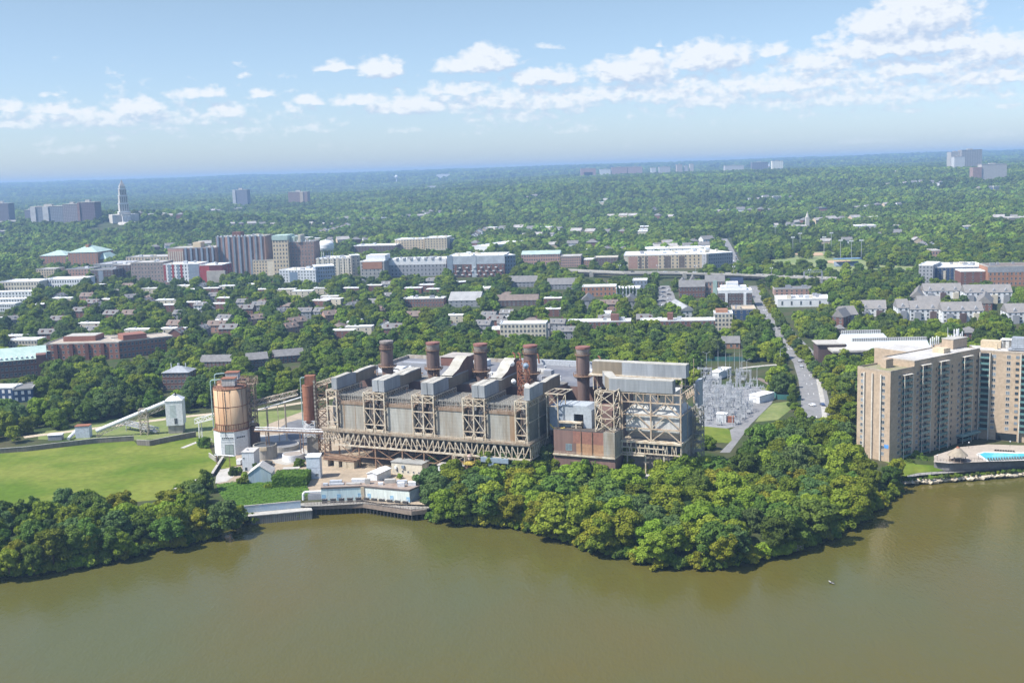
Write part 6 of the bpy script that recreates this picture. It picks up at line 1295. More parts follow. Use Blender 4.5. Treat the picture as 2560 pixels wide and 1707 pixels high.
TH = [('brick gabled townhouse nearest the road with grey roof and white bay', 2080,816,2108,786,10,BRICK,-38,'gabley',3),('grey roofed townhouse wing right of the brick gable', 2108,810,2145,782,12,GREYW,10,'gable',3),('grey roofed white townhouses with dark balconies', 2148,790,2215,766,14,WHITE,-14,'gable',2),
 ('tall grey roofed townhouse at the left of the centre row', 2244,800,2272,764,14,WHITE,-8,'gable',3),('grey roofed townhouse row with dormers in the centre', 2274,800,2352,768,14,WHITE,-8,'gable',3),('grey roofed townhouse row with dark windows right of the dormer row', 2356,806,2458,772,14,WHITE,-8,'gable',3),
 ('row of stepped grey roofs running away at the left of the white townhouses', 2274,752,2310,738,45,GREYW,-22,'gabley',2),('white townhouse row with grey roof, upper left', 2310,746,2405,722,14,WHITE,-10,'gable',2),('white townhouse row with grey roof and brick end, upper right', 2412,758,2530,726,14,WHITE,-10,'gable',3),
 ('stepped brick-ended grey roof row in front of the upper right townhouses', 2440,775,2480,752,34,BRICK,-24,'gabley',2),('grey roofed white townhouse at the right edge', 2518,808,2600,776,14,WHITE,-8,'gable',3),('grey mid roof between the dormer row and the upper townhouses', 2296,762,2352,754,12,GREYW,-8,'gable',2)]
for lab, xl, yb, xr, yt, d, wl_, an, ro, fl in TH:
  T = bldg(lab, xl, yb+1, xr, yt+6, d+5, wl_, mat('taupe_shingle',(.245,.23,.215),c2=(.20,.19,.18),sc=.4), ang=an, ro=ro, rh=6.2, fl=fl, bays=max(2,int((xr-xl)/12)), sb=2, vis=22, name='townhouse', cat='townhouse')
  if ro == 'gable' and wl_ is WHITE:
    for k in range(max(1,int(T.w/9))):
        x0 = (k+.5)/max(1,int(T.w/9)); b = MB(); b.box(x0*T.w-2.4,x0*T.w+2.4,-1.8,.0,T.z-1,T.z+T.h*.8); T.part('balcony_bay', b, [GREYW,BRICKD,CREAM][k%3]); b = MB(); b.gable(x0*T.w-1.6,x0*T.w+1.6,1.0,6,T.z+T.h+.6,T.z+T.h+3.4,'y',.3); T.part('dormer', b, GREYW)
T = bldg('brick house corner with grey hip roof above the library', 2092,850,2112,822,9,BRICK,ROOFG,ro='hip',rh=2.5,fl=2,bays=1,vis=20,name='house',cat='house')
T = bldg('grey hip roofed brick building behind the apartment tower flues', 2412,858,2450,832,16,BRICK,ROOFG,ro='hip',rh=3,fl=2,bays=3,vis=15)
# library with round windows
P, w, h = place(2072, 915, 2330, 886, -4); fr = ((P.x,P.y),-4); T = Thing('library_building','low brown brick building with round windows and pale stepped roofs','public building',fr,(w/2,10,5)); z = 5
b = MB(); b.box(4,w,0,30,z,z+9); T.part('wall', b, BRICKD); b = MB(); b.box(2,w,-1.5,30,z+9,z+10.2); T.part('eave', b, mat('pale_metal_eave',(.46,.43,.38)))
b = MB(); b.hexa([(13,4,z+10.2),(w,4,z+10.2),(w,12,z+10.2),(13,12,z+10.2),(17,11.8,z+14),(w,11.8,z+14),(w,12,z+14),(17,12,z+14)]); b.hexa([(9,14,z+10.2),(w*.7,14,z+10.2),(w*.7,26,z+10.2),(9,26,z+10.2),(13,25,z+17),(w*.62,25,z+17),(w*.62,26,z+17),(13,26,z+17)]); T.part('roof', b, mat('pale_blue_roof',(.52,.56,.60),c2=(.46,.5,.54),grid=(1.2,0,.08)))
b = MB(); b.box(17.5,w,12.02,14,z+12.4,z+16); b.box(13.5,w*.6,26.02,28,z+15.6,z+19.2); T.part('clerestory', b, MATS['glazed_strip']); b = MB(); b.box(-4,14,14,30,z,z+12); T.part('side_hall', b, BRICKD); b = MB(); b.box(-5,13,13,31,z+12,z+12.6); T.part('side_roof', b, MATS['pale_metal_eave'])
for k in range(6):
    m = MB(); x = 13+k*3.8; n = 16
    for i in range(n):
        a0, a1 = 2*PI*i/n, 2*PI*(i+1)/n; m.quad((x+1.35*math.cos(a0),-.12,z+6.6+1.35*math.sin(a0)),(x+1.35*math.cos(a1),-.12,z+6.6+1.35*math.sin(a1)),(x+.95*math.cos(a1),-.12,z+6.6+.95*math.sin(a1)),(x+.95*math.cos(a0),-.12,z+6.6+.95*math.sin(a0)))
    o = T.part('round_window', m, WHITE); m = MB(); m.v = [(x+.95*math.cos(2*PI*i/n),-.06,z+6.6+.95*math.sin(2*PI*i/n)) for i in range(n)]; m.f = [tuple(range(n))]; m.m = [0]; T.part('pane', m, GLASS, o)
clear(fr, w, 32, 9, vis=12)
# ---------------------------------------------------------------- highway viaduct
def viaduct():
    pts = [(1400,676),(1560,683),(1700,683),(1850,687),(2000,694),(2140,700)]; P = []
    for a, b in pts: g = G(a, b+14); P.append(VP(a, b, g, (0,1)))
    T = Thing('highway_viaduct', 'long concrete highway viaduct on dark girders crossing behind the gabled houses', 'viaduct', WF, (P[0].x,P[0].y,10))
    d = MB(); g_ = MB(); r = MB(); rd = MB(); ln = MB()
    for p, q in zip(P, P[1:]):
        p2, q2 = p+Vector((0,13,0)), q+Vector((0,13,0)); d.hexa([p-Vector((0,0,1)),q-Vector((0,0,1)),q2-Vector((0,0,1)),p2-Vector((0,0,1)),p,q,q2,p2])
        e = Vector((0,1.2,0)); g_.hexa([p+e-Vector((0,0,3)),q+e-Vector((0,0,3)),q2-e-Vector((0,0,3)),p2-e-Vector((0,0,3)),p+e-Vector((0,0,1.02)),q+e-Vector((0,0,1.02)),q2-e-Vector((0,0,1.02)),p2-e-Vector((0,0,1.02))])
        u = Vector((0,0,.55)); r.beam(p+u,q+u,.35,1.1); r.beam(p2+u,q2+u,.35,1.1); z_ = Vector((0,0,.03)); rd.quad(p+z_+Vector((0,.6,0)),q+z_+Vector((0,.6,0)),q2+z_-Vector((0,.6,0)),p2+z_-Vector((0,.6,0)))
        for f in (.35,.65): a_ = p.lerp(p2,f)+Vector((0,0,.06)); b_ = q.lerp(q2,f)+Vector((0,0,.06)); ln.quad(a_,b_,b_+Vector((0,.25,0)),a_+Vector((0,.25,0)))
    T.part('deck', d, CONCP); T.part('girder', g_, DSTEEL); T.part('parapet', r, CONCP); T.part('roadway', rd, ASPH); T.part('lane_marking', ln, PAINT)
    for px in (1480,1618,1712,1806,1930,2050):
        for p, q in zip(P, P[1:]):
            g = VP(px, 690, (P[2].x,P[2].y), (0,1))
        i = next(i for i in range(len(pts)-1) if pts[i][0] <= px <= pts[i+1][0]); f = (px-pts[i][0])/(pts[i+1][0]-pts[i][0]); c = P[i].lerp(P[i+1], f)
        b = MB(); b.box(c.x-1.6,c.x+1.6,c.y+2,c.y+11,hz(c.x,c.y)-3,c.z-3); b.box(c.x-2.2,c.x+2.2,c.y-.3,c.y+.6,c.z-6,c.z+.8); T.part('pillar', b, CONCP)
    rr = random.Random(9)
    for k in range(15):
        px = 1585+k*37+rr.uniform(-10,10); i = next(i for i in range(len(pts)-1) if pts[i][0] <= px <= pts[i+1][0]); f = (px-pts[i][0])/(pts[i+1][0]-pts[i][0]); c = P[i].lerp(P[i+1], f); car(c.x, c.y+(3.5 if k%2 else 9), c.z+.05, -.05, rr.randrange(4), 'car driving on the highway viaduct', 'cars on the highway viaduct')
    for k in range(6):
        px = 1550+k*95; i = next(i for i in range(len(pts)-1) if pts[i][0] <= px <= pts[i+1][0]); f = (px-pts[i][0])/(pts[i+1][0]-pts[i][0]); c = P[i].lerp(P[i+1], f); T2 = Thing('street_lamp','lamp post with a cluster of globes on the viaduct edge','lamp post',WF,(c.x,c.y,c.z),'lamp posts on the viaduct'); b = MB(); b.beam((c.x,c.y,c.z),(c.x,c.y,c.z+9),.3); T2.part('pole', b, GALV); b = MB()
        for dx in (-1.2,1.2): b.cyl(c.x+dx,c.y,c.z+8.2,c.z+9.2,.5,.5,8,capb=True)
        b.beam((c.x-1.2,c.y,c.z+8.2),(c.x+1.2,c.y,c.z+8.2),.15); T2.part('globe', b, WHITE)
    EXC.append([(P[1].x-40,P[1].y-70),(P[-1].x,P[-1].y-20),(P[-1].x,P[-1].y+18),(P[0].x,P[0].y+18),(P[0].x,P[0].y-10)])
def car_meshes():
    out = []
    for nm, c in (('white_car_paint',(.7,.7,.7)),('silver_car_paint',(.35,.36,.38)),('black_car_paint',(.03,.03,.035)),('dark_blue_paint',(.05,.08,.16))):
        m = mat(nm, c, r=.3, c2=c, spec=.5); b = MB(); P = [(-2.2,.35),(2.2,.35),(2.25,.8),(1.3,.95),(.6,1.42),(-1.2,1.45),(-2.1,1.0)]; n = len(P)
        b.v = [(x,-.88,z) for x,z in P]+[(x,.88,z) for x,z in P]; b.f = [tuple(range(n))[::-1], tuple(range(n,2*n))]+[(i,(i+1)%n,n+(i+1)%n,n+i) for i in range(n)]; b.m = [0]*len(b.f); body = b.mesh('body', m)
        g = MB(); g.box(-1.0,.5,-.9,.9,1.0,1.34); gl = g.mesh('window', GLASS); w = MB()
        for x in (-1.35,1.35):
            for y in (-.9,.7):
                k = len(w.v); nn = 10
                for yy in (y,y+.2):
                    for i in range(nn): w.v.append((x+.34*math.cos(2*PI*i/nn),yy,.34+.34*math.sin(2*PI*i/nn)))
                w.f += [tuple(k+i for i in reversed(range(nn))), tuple(k+nn+i for i in range(nn))]+[(k+i,k+(i+1)%nn,k+nn+(i+1)%nn,k+nn+i) for i in range(nn)]; w.m += [0]*(nn+2)
        out.append((body, gl, w.mesh('wheel', FLATBLACK)))
    return out
CM = None
def car(x, y, z, rot, k, lab, grp=None):
    global CM
    if CM is None: CM = car_meshes()
    o = bpy.data.objects.new('car', None); COL.objects.link(o); o.location = (x,y,z); o.rotation_euler = (0,0,rot); tag(o, ['white','silver','black','dark blue'][k]+' '+lab, 'car', grp)
    for nm, me in zip(('body','window','wheel'), CM[k]): q = bpy.data.objects.new(nm, me); COL.objects.link(q); q.parent = o
viaduct()
# ---------------------------------------------------------------- roads
RL = [(2042,1045),(2037,1000),(2028,950),(2012,905),(1994,875),(1962,838),(1935,800),(1915,765),(1897,732),(1888,715)]
L = strip('main_road', RL, [15,15,15,15,20,17,17,17,16,16], ROADL, lift=.12, exw=.35)
strip('pavement', [(2062,1045),(2056,1000),(2046,950),(2028,905)], 2.5, CONCP, lift=.14, exc=False)
mk = MB()
for (a0, b0), (a1, b1) in list(zip(L, L[1:]))[::2]:
    for f in (.3, .5, .7):
        p = Vector(a0).lerp(Vector(b0), f); q = Vector(a1).lerp(Vector(b1), f); d = (q-p).normalized(); n = Vector((-d.y,d.x,0))*.12; z_ = Vector((0,0,.03)); e = p+d*4.5; mk.quad(p-n+z_, p+n+z_, e+n+z_, e-n+z_)
struct('road_marking', mk, PAINT)
strip('cross_street', [(1900,868),(1960,880),(2030,886),(2060,884)], 9, ROADL, lift=.16)
cw = MB()
for (px, py) in ((1985,872),(2015,880),(1925,775)):
    g = G(px, py)
    for k in range(7): cw.quad((g.x-6+k*1.8,g.y-1.5,g.z+.2),(g.x-5.2+k*1.8,g.y-1.5,g.z+.2),(g.x-5.2+k*1.8,g.y+1.5,g.z+.2),(g.x-6+k*1.8,g.y+1.5,g.z+.2))
struct('crosswalk_marking', cw, PAINT)
strip('hill_road', [(1850,682),(1838,655),(1828,632),(1818,612),(1810,598)], 10, ROADL, lift=.8, exw=.6)
strip('parking_street', [(1672,790),(1668,760),(1664,735),(1658,715)], [16,18,16,12], ROADL, lift=.3)
strip('left_parking', [(95,1005),(140,995),(200,990),(250,982)], 12, ROADL, lift=.12)
rr = random.Random(33)
g = G(2056,1014); car(g.x,g.y,5.15,1.6,3,'car parked at the end of the main road, kerb side'); g = G(2030,1015); car(g.x,g.y,5.15,1.9,0,'car half hidden by trees at the end of the main road'); g = G(2024,888); car(g.x,g.y,hz(g.x,g.y)+.2,.2,0,'car at the crossing below the library')
for k, (px, py) in enumerate(((1998,905),(2003,918),(1950,812),(1925,772),(1938,798),(1908,745),(1916,760),(1990,884),(1903,735),(1972,845))): g = G(px, py); car(g.x,g.y,hz(g.x,g.y)+.2,1.45+(3.14 if k%2 else 0),rr.randrange(4),'car driving on the wide road between trees','cars on the main road')
for k in range(12): g = G(1666+(k%2)*14-7, 722+k*5.4); car(g.x,g.y,hz(g.x,g.y)+.35,rr.uniform(0,.2),rr.randrange(4),'car parked along the street left of the slim brick houses','cars in the parking street')
for k in range(16): g = G(1808+rr.uniform(0,28)+k*1.0, 600+k*4.6); car(g.x,g.y,hz(g.x,g.y)+.9,1.5,rr.randrange(4),'car on the road climbing the far hill','cars on the hill road')
for k in range(10): g = G(100+k*16, 1004-k*2.4); car(g.x,g.y,hz(g.x,g.y)+.2,rr.uniform(1.3,1.7),rr.randrange(4),'car in the parking lot beside the navy houses','cars beside the navy houses')
# white van in the yard
g = G(*c3(822,975)); T = Thing('white_van', 'white box van parked between the silo and the tall blue-grey shed', 'van', ((g.x,g.y),80), (0,0,5.08)); b = MB(); b.box(-1.8,1.6,-1,1,5.5,7.6); T.part('cargo_box', b, WHITE); b = MB(); b.box(1.65,3,-.95,.95,5.5,7.0); T.part('cab', b, WHITE); b = MB(); b.box(2.2,3.04,-.85,.85,6.3,6.9); T.part('windscreen', b, GLASS)
for x in (-1.1,2.2):
    for y in (-.9,.9): b = MB(); n = 10; b.v = [(x+.4*math.cos(2*PI*i/n),y+s,5.45+.4*math.sin(2*PI*i/n)) for s in (-.12,.12) for i in range(n)]; b.f = [tuple(range(n))[::-1],tuple(range(n,2*n))]+[(i,(i+1)%n,n+(i+1)%n,n+i) for i in range(n)]; b.m = [0]*(n+2); T.part('wheel', b, FLATBLACK)
# ---------------------------------------------------------------- park
def dpoly(name, pts, m, lift=.8):
    P = [G(a,b) for a,b in pts]; cx = sum(p.x for p in P)/len(P); cy_ = sum(p.y for p in P)/len(P); rings = 6; mb = MB(); n = len(P); pts2 = []
    for p in P: pts2.append((p.x,p.y))
    big = []
    for i in range(n):
        a_, b_ = P[i], P[(i+1)%n]
        for k in range(6): q = a_.lerp(b_, k/6); big.append((q.x,q.y))
    N_ = len(big)
    for r in range(rings+1):
        for x, y in big: X = cx+(x-cx)*r/rings; Y = cy_+(y-cy_)*r/rings; mb.v.append((X,Y,hz(X,Y)+lift))
    for r in range(rings):
        for i in range(N_): j = (i+1)%N_; mb.f.append((r*N_+i,r*N_+j,(r+1)*N_+j,(r+1)*N_+i)); mb.m.append(0)
    struct(name, mb, m); EXC.append([(p.x,p.y) for p in P])
dpoly('park_grass', [(1885,684),(1905,654),(2020,642),(2150,650),(2200,664),(2290,668),(2295,694),(2130,697),(1990,690)], mat('park_grass', (.17,.22,.07), c2=(.24,.25,.11), sc=.03))
dpoly('park_grass', [(1975,644),(1985,634),(2060,630),(2110,636),(2080,648),(2010,650)], MATS['park_grass'])
dpoly('baseball_infield', [(2058,658),(2075,653),(2125,654),(2130,660),(2090,662)], mat('infield_dirt', (.48,.33,.20), c2=(.42,.29,.18)), 1.2)
dpoly('baseball_infield', [(1982,638),(2000,633),(2055,634),(2060,640),(2020,643)], MATS['infield_dirt'], 1.2)
g = G(2120,668); T = Thing('grandstand','small dark grandstand with a blue roof beside the baseball field','grandstand',WF,(g.x,g.y,g.z)); b = MB(); b.hexa([(g.x-14,g.y,g.z),(g.x+14,g.y,g.z),(g.x+14,g.y+8,g.z),(g.x-14,g.y+8,g.z),(g.x-14,g.y,g.z+2),(g.x+14,g.y,g.z+2),(g.x+14,g.y+8,g.z+6),(g.x-14,g.y+8,g.z+6)]); T.part('seating', b, BLUEG); b = MB(); b.box(g.x-15,g.x+15,g.y-2,g.y+9,g.z+9.5,g.z+10); T.part('roof', b, mat('blue_roof',(.16,.27,.42))); b = MB(); [b.beam((x,g.y+8,g.z),(x,g.y+8,g.z+9.5),.3) for x in (g.x-14,g.x,g.x+14)]; T.part('post', b, WHITE)
for k, (px, py) in enumerate(((1982,640),(2000,628),(2060,640),(2078,627),(2101,650),(2128,652),(2153,650),(1938,606))):
    g = G(px, py); T = Thing('floodlight_mast','tall floodlight mast at the baseball fields','floodlight mast',WF,(g.x,g.y,g.z),'floodlight masts of the baseball fields'); b = MB(); b.beam((g.x,g.y,g.z),(g.x,g.y,g.z+24),.45); T.part('pole', b, GALV); b = MB(); b.box(g.x-2.5,g.x+2.5,g.y-.3,g.y+.3,g.z+23.4,g.z+25); T.part('lamp_head', b, WHITE)
def sign_bridge():
    g = G(2020, 716); T = Thing('rail_signal_bridge','grey lattice rail signal bridge above the trees near the viaduct','signal bridge',WF,(g.x,g.y,g.z)); b = MB(); x0, x1 = g.x-4, g.x+14
    for x in (x0,x1): lattice(b,x-.5,x+.5,g.y-.5,g.y+.5,g.z,g.z+15,4,.3,.15)
    for i in range(8): b.beam((x0+i*2.25,g.y,g.z+14),(x0+(i+1)*2.25,g.y,g.z+16),.2)
    b.beam((x0,g.y,g.z+14),(x1,g.y,g.z+14),.35); b.beam((x0,g.y,g.z+16),(x1,g.y,g.z+16),.35); T.part('frame', b, GALV); EXC.append([(x0-3,g.y-25),(x1+3,g.y-25),(x1+3,g.y+3),(x0-3,g.y+3)])
sign_bridge()
# ---------------------------------------------------------------- far landmarks
def memorial():
    g = G(312, 556); x, y = g.x, g.y; z = hz(x, y)-1; Tt = VP(312, 449, g, (0,1)); H = Tt.z-z; s = H/101.0
    fr = ((x,y),28); T = Thing('memorial_tower','tall stepped stone memorial tower with pyramid top on the left hill','memorial',fr,(0,0,z)); b = MB()
    b.box(-30*s,30*s,-18*s,34*s,z,z+20*s); T.part('podium', b, STONE); b = MB(); b.box(-9*s,9*s,-26*s,-18.02*s,z,z+17*s); b.box(-10*s,10*s,-27*s,-18.02*s,z+17*s,z+20.5*s); T.part('portico', b, STONE)
    for k in range(6): c = MB(); c.cyl(-8*s+k*3.2*s,-27.2*s,z,z+17*s,1*s,1*s,8); T.part('column', c, WHITE)
    c = MB(); c.hexa([(-22*s,-62*s,z-9),(22*s,-62*s,z-9),(22*s,-28*s,z-9),(-22*s,-28*s,z-9),(-20*s,-60*s,z-8),(20*s,-60*s,z-8),(20*s,-28*s,z+3),(-20*s,-28*s,z+3)]); T.part('steps', c, STONE)
    for (w0, a_, b_) in ((13,20,26),(10.5,26,46),(9.2,46,64),(7.8,64,80),(6.4,80,86)):
        q = MB(); q.box(-w0*s,w0*s,-w0*s,w0*s,z+a_*s,z+b_*s); o = T.part('tier', q, STONE); q = MB(); q.box(-(w0+.7)*s,(w0+.7)*s,-(w0+.7)*s,(w0+.7)*s,z+(b_-1.3)*s,z+b_*s+.01); T.part('cornice', q, WHITE, o)
        if b_-a_ > 10:
            for k in range(4): q = MB(); q.box((-w0+2+k*(2*w0-4)/3.3)*s,(-w0+3.4+k*(2*w0-4)/3.3)*s,(-w0-.1)*s,-w0*s,z+(a_+2)*s,z+(b_-3)*s); T.part('opening', q, mat('shadow_opening',(.12,.11,.10)), o)
    q = MB()
    for (r0,r1,a_,b_) in ((6,4.6,86,90),(4.6,2.4,90,95),(2.4,.3,95,101)): q.hexa([(-r0*s,-r0*s,z+a_*s),(r0*s,-r0*s,z+a_*s),(r0*s,r0*s,z+a_*s),(-r0*s,r0*s,z+a_*s),(-r1*s,-r1*s,z+b_*s),(r1*s,-r1*s,z+b_*s),(r1*s,r1*s,z+b_*s),(-r1*s,r1*s,z+b_*s)])
    T.part('pyramid', q, mat('grey_pyramid',(.36,.34,.32))); EXC.append([fw(fr,-36,-60),fw(fr,36,-60),fw(fr,36,38),fw(fr,-36,38)]); EXC.append([(x-45,y-10),(x+20,y-10),(x+40,y-170),(x-40,y-170)])
memorial()
def far(label, pxL, pyB, pxR, pyT, d, wall, ang=-8, roof=None, extra=(), grid=(4.2,3.4,1.5), gc=.6, zb=None, D=None):
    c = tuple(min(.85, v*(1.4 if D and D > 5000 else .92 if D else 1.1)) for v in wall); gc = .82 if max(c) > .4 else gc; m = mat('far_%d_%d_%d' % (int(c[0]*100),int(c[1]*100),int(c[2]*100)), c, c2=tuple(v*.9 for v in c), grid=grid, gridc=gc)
    if D:
        r_ = pray(pxL, pyB); t = D/r_.y; P = Vector((r_.x*t, D, CAMZ+r_.z*t)); q_ = pray(pxR, pyB); t2 = D/q_.y; w = q_.x*t2-P.x; h = CAMZ+pray(pxL,pyT).z*(D/pray(pxL,pyT).y)-P.z
    else: P, w, h = place(pxL, pyB, pxR, pyT, ang)
    if D: ang = 0
    zb = min(P.z, hz(P.x,P.y))-3; fr = ((P.x,P.y),ang); T = Thing('distant_building', label, 'building', fr, (w/2,d/2,zb)); b = MB(); b.box(0,w,0,d,zb,P.z+h); T.part('wall', b, m); b = MB(); b.box(-.5,w+.5,-.5,d+.5,P.z+h,P.z+h+1.2); T.part('roof', b, roof or CONCP)
    for (a0,a1,z1,mm) in extra: b = MB(); b.box(a0*w,a1*w,-2,d*.8,zb,P.z+h*z1); T.part('wing', b, mm)
    b = MB(); b.box(w*.35,w*.6,d*.3,d*.6,P.z+h+1.2,P.z+h*1.08+2); T.part('penthouse', b, CONCP); (None if D else EXC.append([fw(fr,-6,-30),fw(fr,w+6,-30),fw(fr,w+6,d+5),fw(fr,-6,d+5)])); return T
PW = mat('pale_wing',(.50,.50,.50))
far('blue-grey slab office with two pale vertical ends at the left',80,566,162,518,30,(.22,.25,.30),extra=((0,.16,1.0,PW),(.38,.55,1.0,PW)))
far('grey slab behind with a tan stepped top',160,560,198,512,30,(.26,.25,.28)); far('dark purple-brown office slab left of the memorial tower',198,558,240,507,30,(.15,.12,.15),extra=((-.02,.12,.98,mat('pink_wing',(.26,.17,.16))),))
far('dark high-rise cut by the left picture edge',-20,566,25,510,30,(.16,.14,.16)); far('small dark office behind the two-ended slab',64,560,80,526,25,(.2,.2,.24))
far('long low white building at the left edge below the slabs',-30,576,96,556,30,(.55,.54,.51)); far('dark low building with flat roof at the far left',-40,592,16,580,30,(.12,.12,.15))
far('lone grey high-rise with a pale left edge on the far valley side',584,520,620,476,30,(.20,.21,.26),extra=((-.01,.2,1,PW),)); far('lone tan and brown high-rise left of the middle valley',722,516,770,481,30,(.28,.20,.17),extra=((.62,.78,1.0,mat('tan_wing',(.50,.40,.27))),))
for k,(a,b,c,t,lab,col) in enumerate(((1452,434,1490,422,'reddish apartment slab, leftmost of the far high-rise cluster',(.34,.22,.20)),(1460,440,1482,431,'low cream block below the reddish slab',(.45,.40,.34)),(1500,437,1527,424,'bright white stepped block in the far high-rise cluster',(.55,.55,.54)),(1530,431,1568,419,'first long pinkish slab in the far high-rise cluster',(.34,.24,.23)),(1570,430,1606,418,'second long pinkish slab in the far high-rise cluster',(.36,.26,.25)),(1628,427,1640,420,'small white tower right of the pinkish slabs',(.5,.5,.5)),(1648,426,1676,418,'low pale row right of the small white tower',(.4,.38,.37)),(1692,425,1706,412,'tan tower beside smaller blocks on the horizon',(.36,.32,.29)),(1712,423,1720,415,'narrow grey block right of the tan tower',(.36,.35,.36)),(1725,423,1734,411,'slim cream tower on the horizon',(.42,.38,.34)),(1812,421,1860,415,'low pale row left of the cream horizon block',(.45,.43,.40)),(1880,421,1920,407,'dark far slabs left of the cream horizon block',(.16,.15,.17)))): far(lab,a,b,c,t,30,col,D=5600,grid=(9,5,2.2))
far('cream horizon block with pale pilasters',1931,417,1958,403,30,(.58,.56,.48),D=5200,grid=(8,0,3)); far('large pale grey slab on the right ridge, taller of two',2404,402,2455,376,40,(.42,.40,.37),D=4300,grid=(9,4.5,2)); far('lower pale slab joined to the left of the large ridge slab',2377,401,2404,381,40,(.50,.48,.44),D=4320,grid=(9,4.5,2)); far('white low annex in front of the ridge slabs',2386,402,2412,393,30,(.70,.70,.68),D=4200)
far('white terraced building with brick left end on the right hillside',2454,432,2517,412,30,(.55,.53,.50),D=3400,extra=((-.35,0,.7,mat('brick_wing',(.36,.24,.2))),)); far('church hall with dark roof and brick front on the hillside',2040,535,2068,522,30,(.30,.17,.14),roof=SOLAR); far('flat white building with two levels in the right suburb',2140,582,2190,566,30,(.58,.57,.54),roof=ROOFW); far('long tan school building beside a white steeple',1975,578,2018,567,30,(.32,.27,.22))
far('blue covered building in the right suburb',2412,578,2440,568,25,(.30,.45,.62)); far('tan stone hall at the right edge',2522,560,2570,546,40,(.40,.35,.28)); far('tan roofed pavilion in the right suburb',2230,574,2252,566,20,(.40,.26,.15))
far('white far hangars in the middle valley',1068,470,1090,466,30,(.7,.7,.7),D=5200); far('second white hangar in the middle valley',1100,471,1118,467,30,(.7,.7,.7),D=5200); far('pale terminal buildings on the far plain',1092,439,1124,436,30,(.7,.7,.7),D=8000)
g = G(2018,572); T = Thing('church_steeple','white pointed church steeple beside the tan school','steeple',WF,(g.x,g.y,g.z)); b = MB(); b.box(g.x-3,g.x+3,g.y-3,g.y+3,g.z,g.z+20); T.part('tower', b, STONE); b = MB(); b.cyl(g.x,g.y,g.z+20,g.z+30,3.4,.1,8); T.part('spire', b, STONE); EXC.append([(g.x-8,g.y-60),(g.x+8,g.y-60),(g.x+8,g.y+6),(g.x-8,g.y+6)])
g = G(1923,424,None); T = Thing('church_steeple','white church steeple above trees near the horizon','steeple',WF,(g.x,g.y,g.z)); b = MB(); b.box(g.x-6,g.x+6,g.y-6,g.y+6,g.z,g.z+22); T.part('tower', b, BRICKP); b = MB(); b.cyl(g.x,g.y,g.z+22,g.z+48,6,.2,8); T.part('spire', b, WHITE)
r_ = pray(991, 442); t = 7500/r_.y; x, y, z = r_.x*t, 7500, CAMZ+r_.z*t; T = Thing('water_tower','tiny white water tower on the far blue plain','water tower',WF,(x,y,z-40)); b = MB(); b.cyl(x,y,z-9,z,10,13,12); b.cyl(x,y,z,z+10,13,6,12); T.part('tank', b, WHITE); b = MB(); b.cyl(x,y,hz(x,y)-2,z-9,5,4,8); T.part('leg', b, WHITE)
HAZE = 1.2e-4; HAZEC = (.42,.65,.97,1)
# ---------------------------------------------------------------- exclusion raster
GX0, GY0, GC, GW, GH = -1800., 340., 2.5, 1440, 1480
RAS = np.zeros((GH, GW), bool)
def rasterize(P):
    P = np.array([(p[0], p[1]) for p in P]); x0, y0 = P.min(0); x1, y1 = P.max(0)
    i0, i1 = max(0, int((x0-GX0)/GC)), min(GW-1, int((x1-GX0)/GC)+1); j0, j1 = max(0, int((y0-GY0)/GC)), min(GH-1, int((y1-GY0)/GC)+1)
    if i1 <= i0 or j1 <= j0: return
    X, Y = np.meshgrid(GX0+(np.arange(i0, i1)+.5)*GC, GY0+(np.arange(j0, j1)+.5)*GC); c = np.zeros(X.shape, bool); n = len(P)
    for i in range(n):
        xa, ya = P[i]; xb, yb = P[(i+1) % n]
        if ya == yb: continue
        c ^= ((ya > Y) != (yb > Y)) & (X < (xb-xa)*(Y-ya)/(yb-ya)+xa)
    RAS[j0:j1, i0:i1] |= c
def excluded(x, y):
    i = int((x-GX0)/GC); j = int((y-GY0)/GC); return 0 <= i < GW and 0 <= j < GH and RAS[j, i]
def Wp(s, t): return fw(PF, s, t)
EXC += [[Wp(-14,-6),Wp(104,-6),Wp(139,4),Wp(174,8),Wp(174,48),Wp(134,50),Wp(134,102),Wp(-14,102)], [Wp(40,-13),Wp(56,-13),Wp(56,0),Wp(40,0)], [(-112,500),(-84,500),(-84,560),(-112,560)],
        [(-160,520),(-118,520),(-118,580),(-160,580)], [(-236,570),(-170,570),(-170,596),(-236,596)], [(-92,436),(-36,430),(-36,475),(-92,475)],[(-130,440),(-84,440),(-84,500),(-130,520)]]
for P in EXC: rasterize(P)
NT = 0; QT = []
def ppx(x, y, z=5):
    v = Vector((x, y, z-CAMZ)); w = _f.dot(v); return _r.dot(v)/w*FPX+1280, 853.5-_u.dot(v)/w*FPX
def zname(x, y, zone):
    p, q = ppx(x, y)
    if zone == 'wood':
        sp_ = shore_pt(min(max(p,-600),3300)); d = math.hypot(x,y)-math.hypot(sp_.x,sp_.y)
        a = 'waterside in the riverside wood' if d < 13 else ('deep in the riverside wood' if d < 38 else 'inland in riverside wood')
        b = 'beside the dock' if p < 1180 else 'below the long boiler truss' if p < 1400 else 'below the brown annex' if p < 1570 else 'below the zigzag boiler unit' if p < 1760 else 'below the substation road' if p < 1960 else 'near the apartment tower'
        return a+' '+b
    b = 'at the left picture edge' if p < 130 else 'below the open grass field' if p < 330 else 'by the river path'
    return ('waterside' if q > 1340 else 'upper')+' left bank wood '+b
def hzone(px, py):
    a = 'left of the long brick offices' if px < 110 else 'above the long brick offices' if px < 440 else 'above the rusty silos' if px < 760 else 'above the first smokestacks' if px < 1180 else 'above the cream apartment block' if px < 1420 else 'above the two long brick buildings' if px < 1800 else 'right of the wide road'
    return ('just ' if py > 800 else 'well ' if py > 755 else 'far ')+a
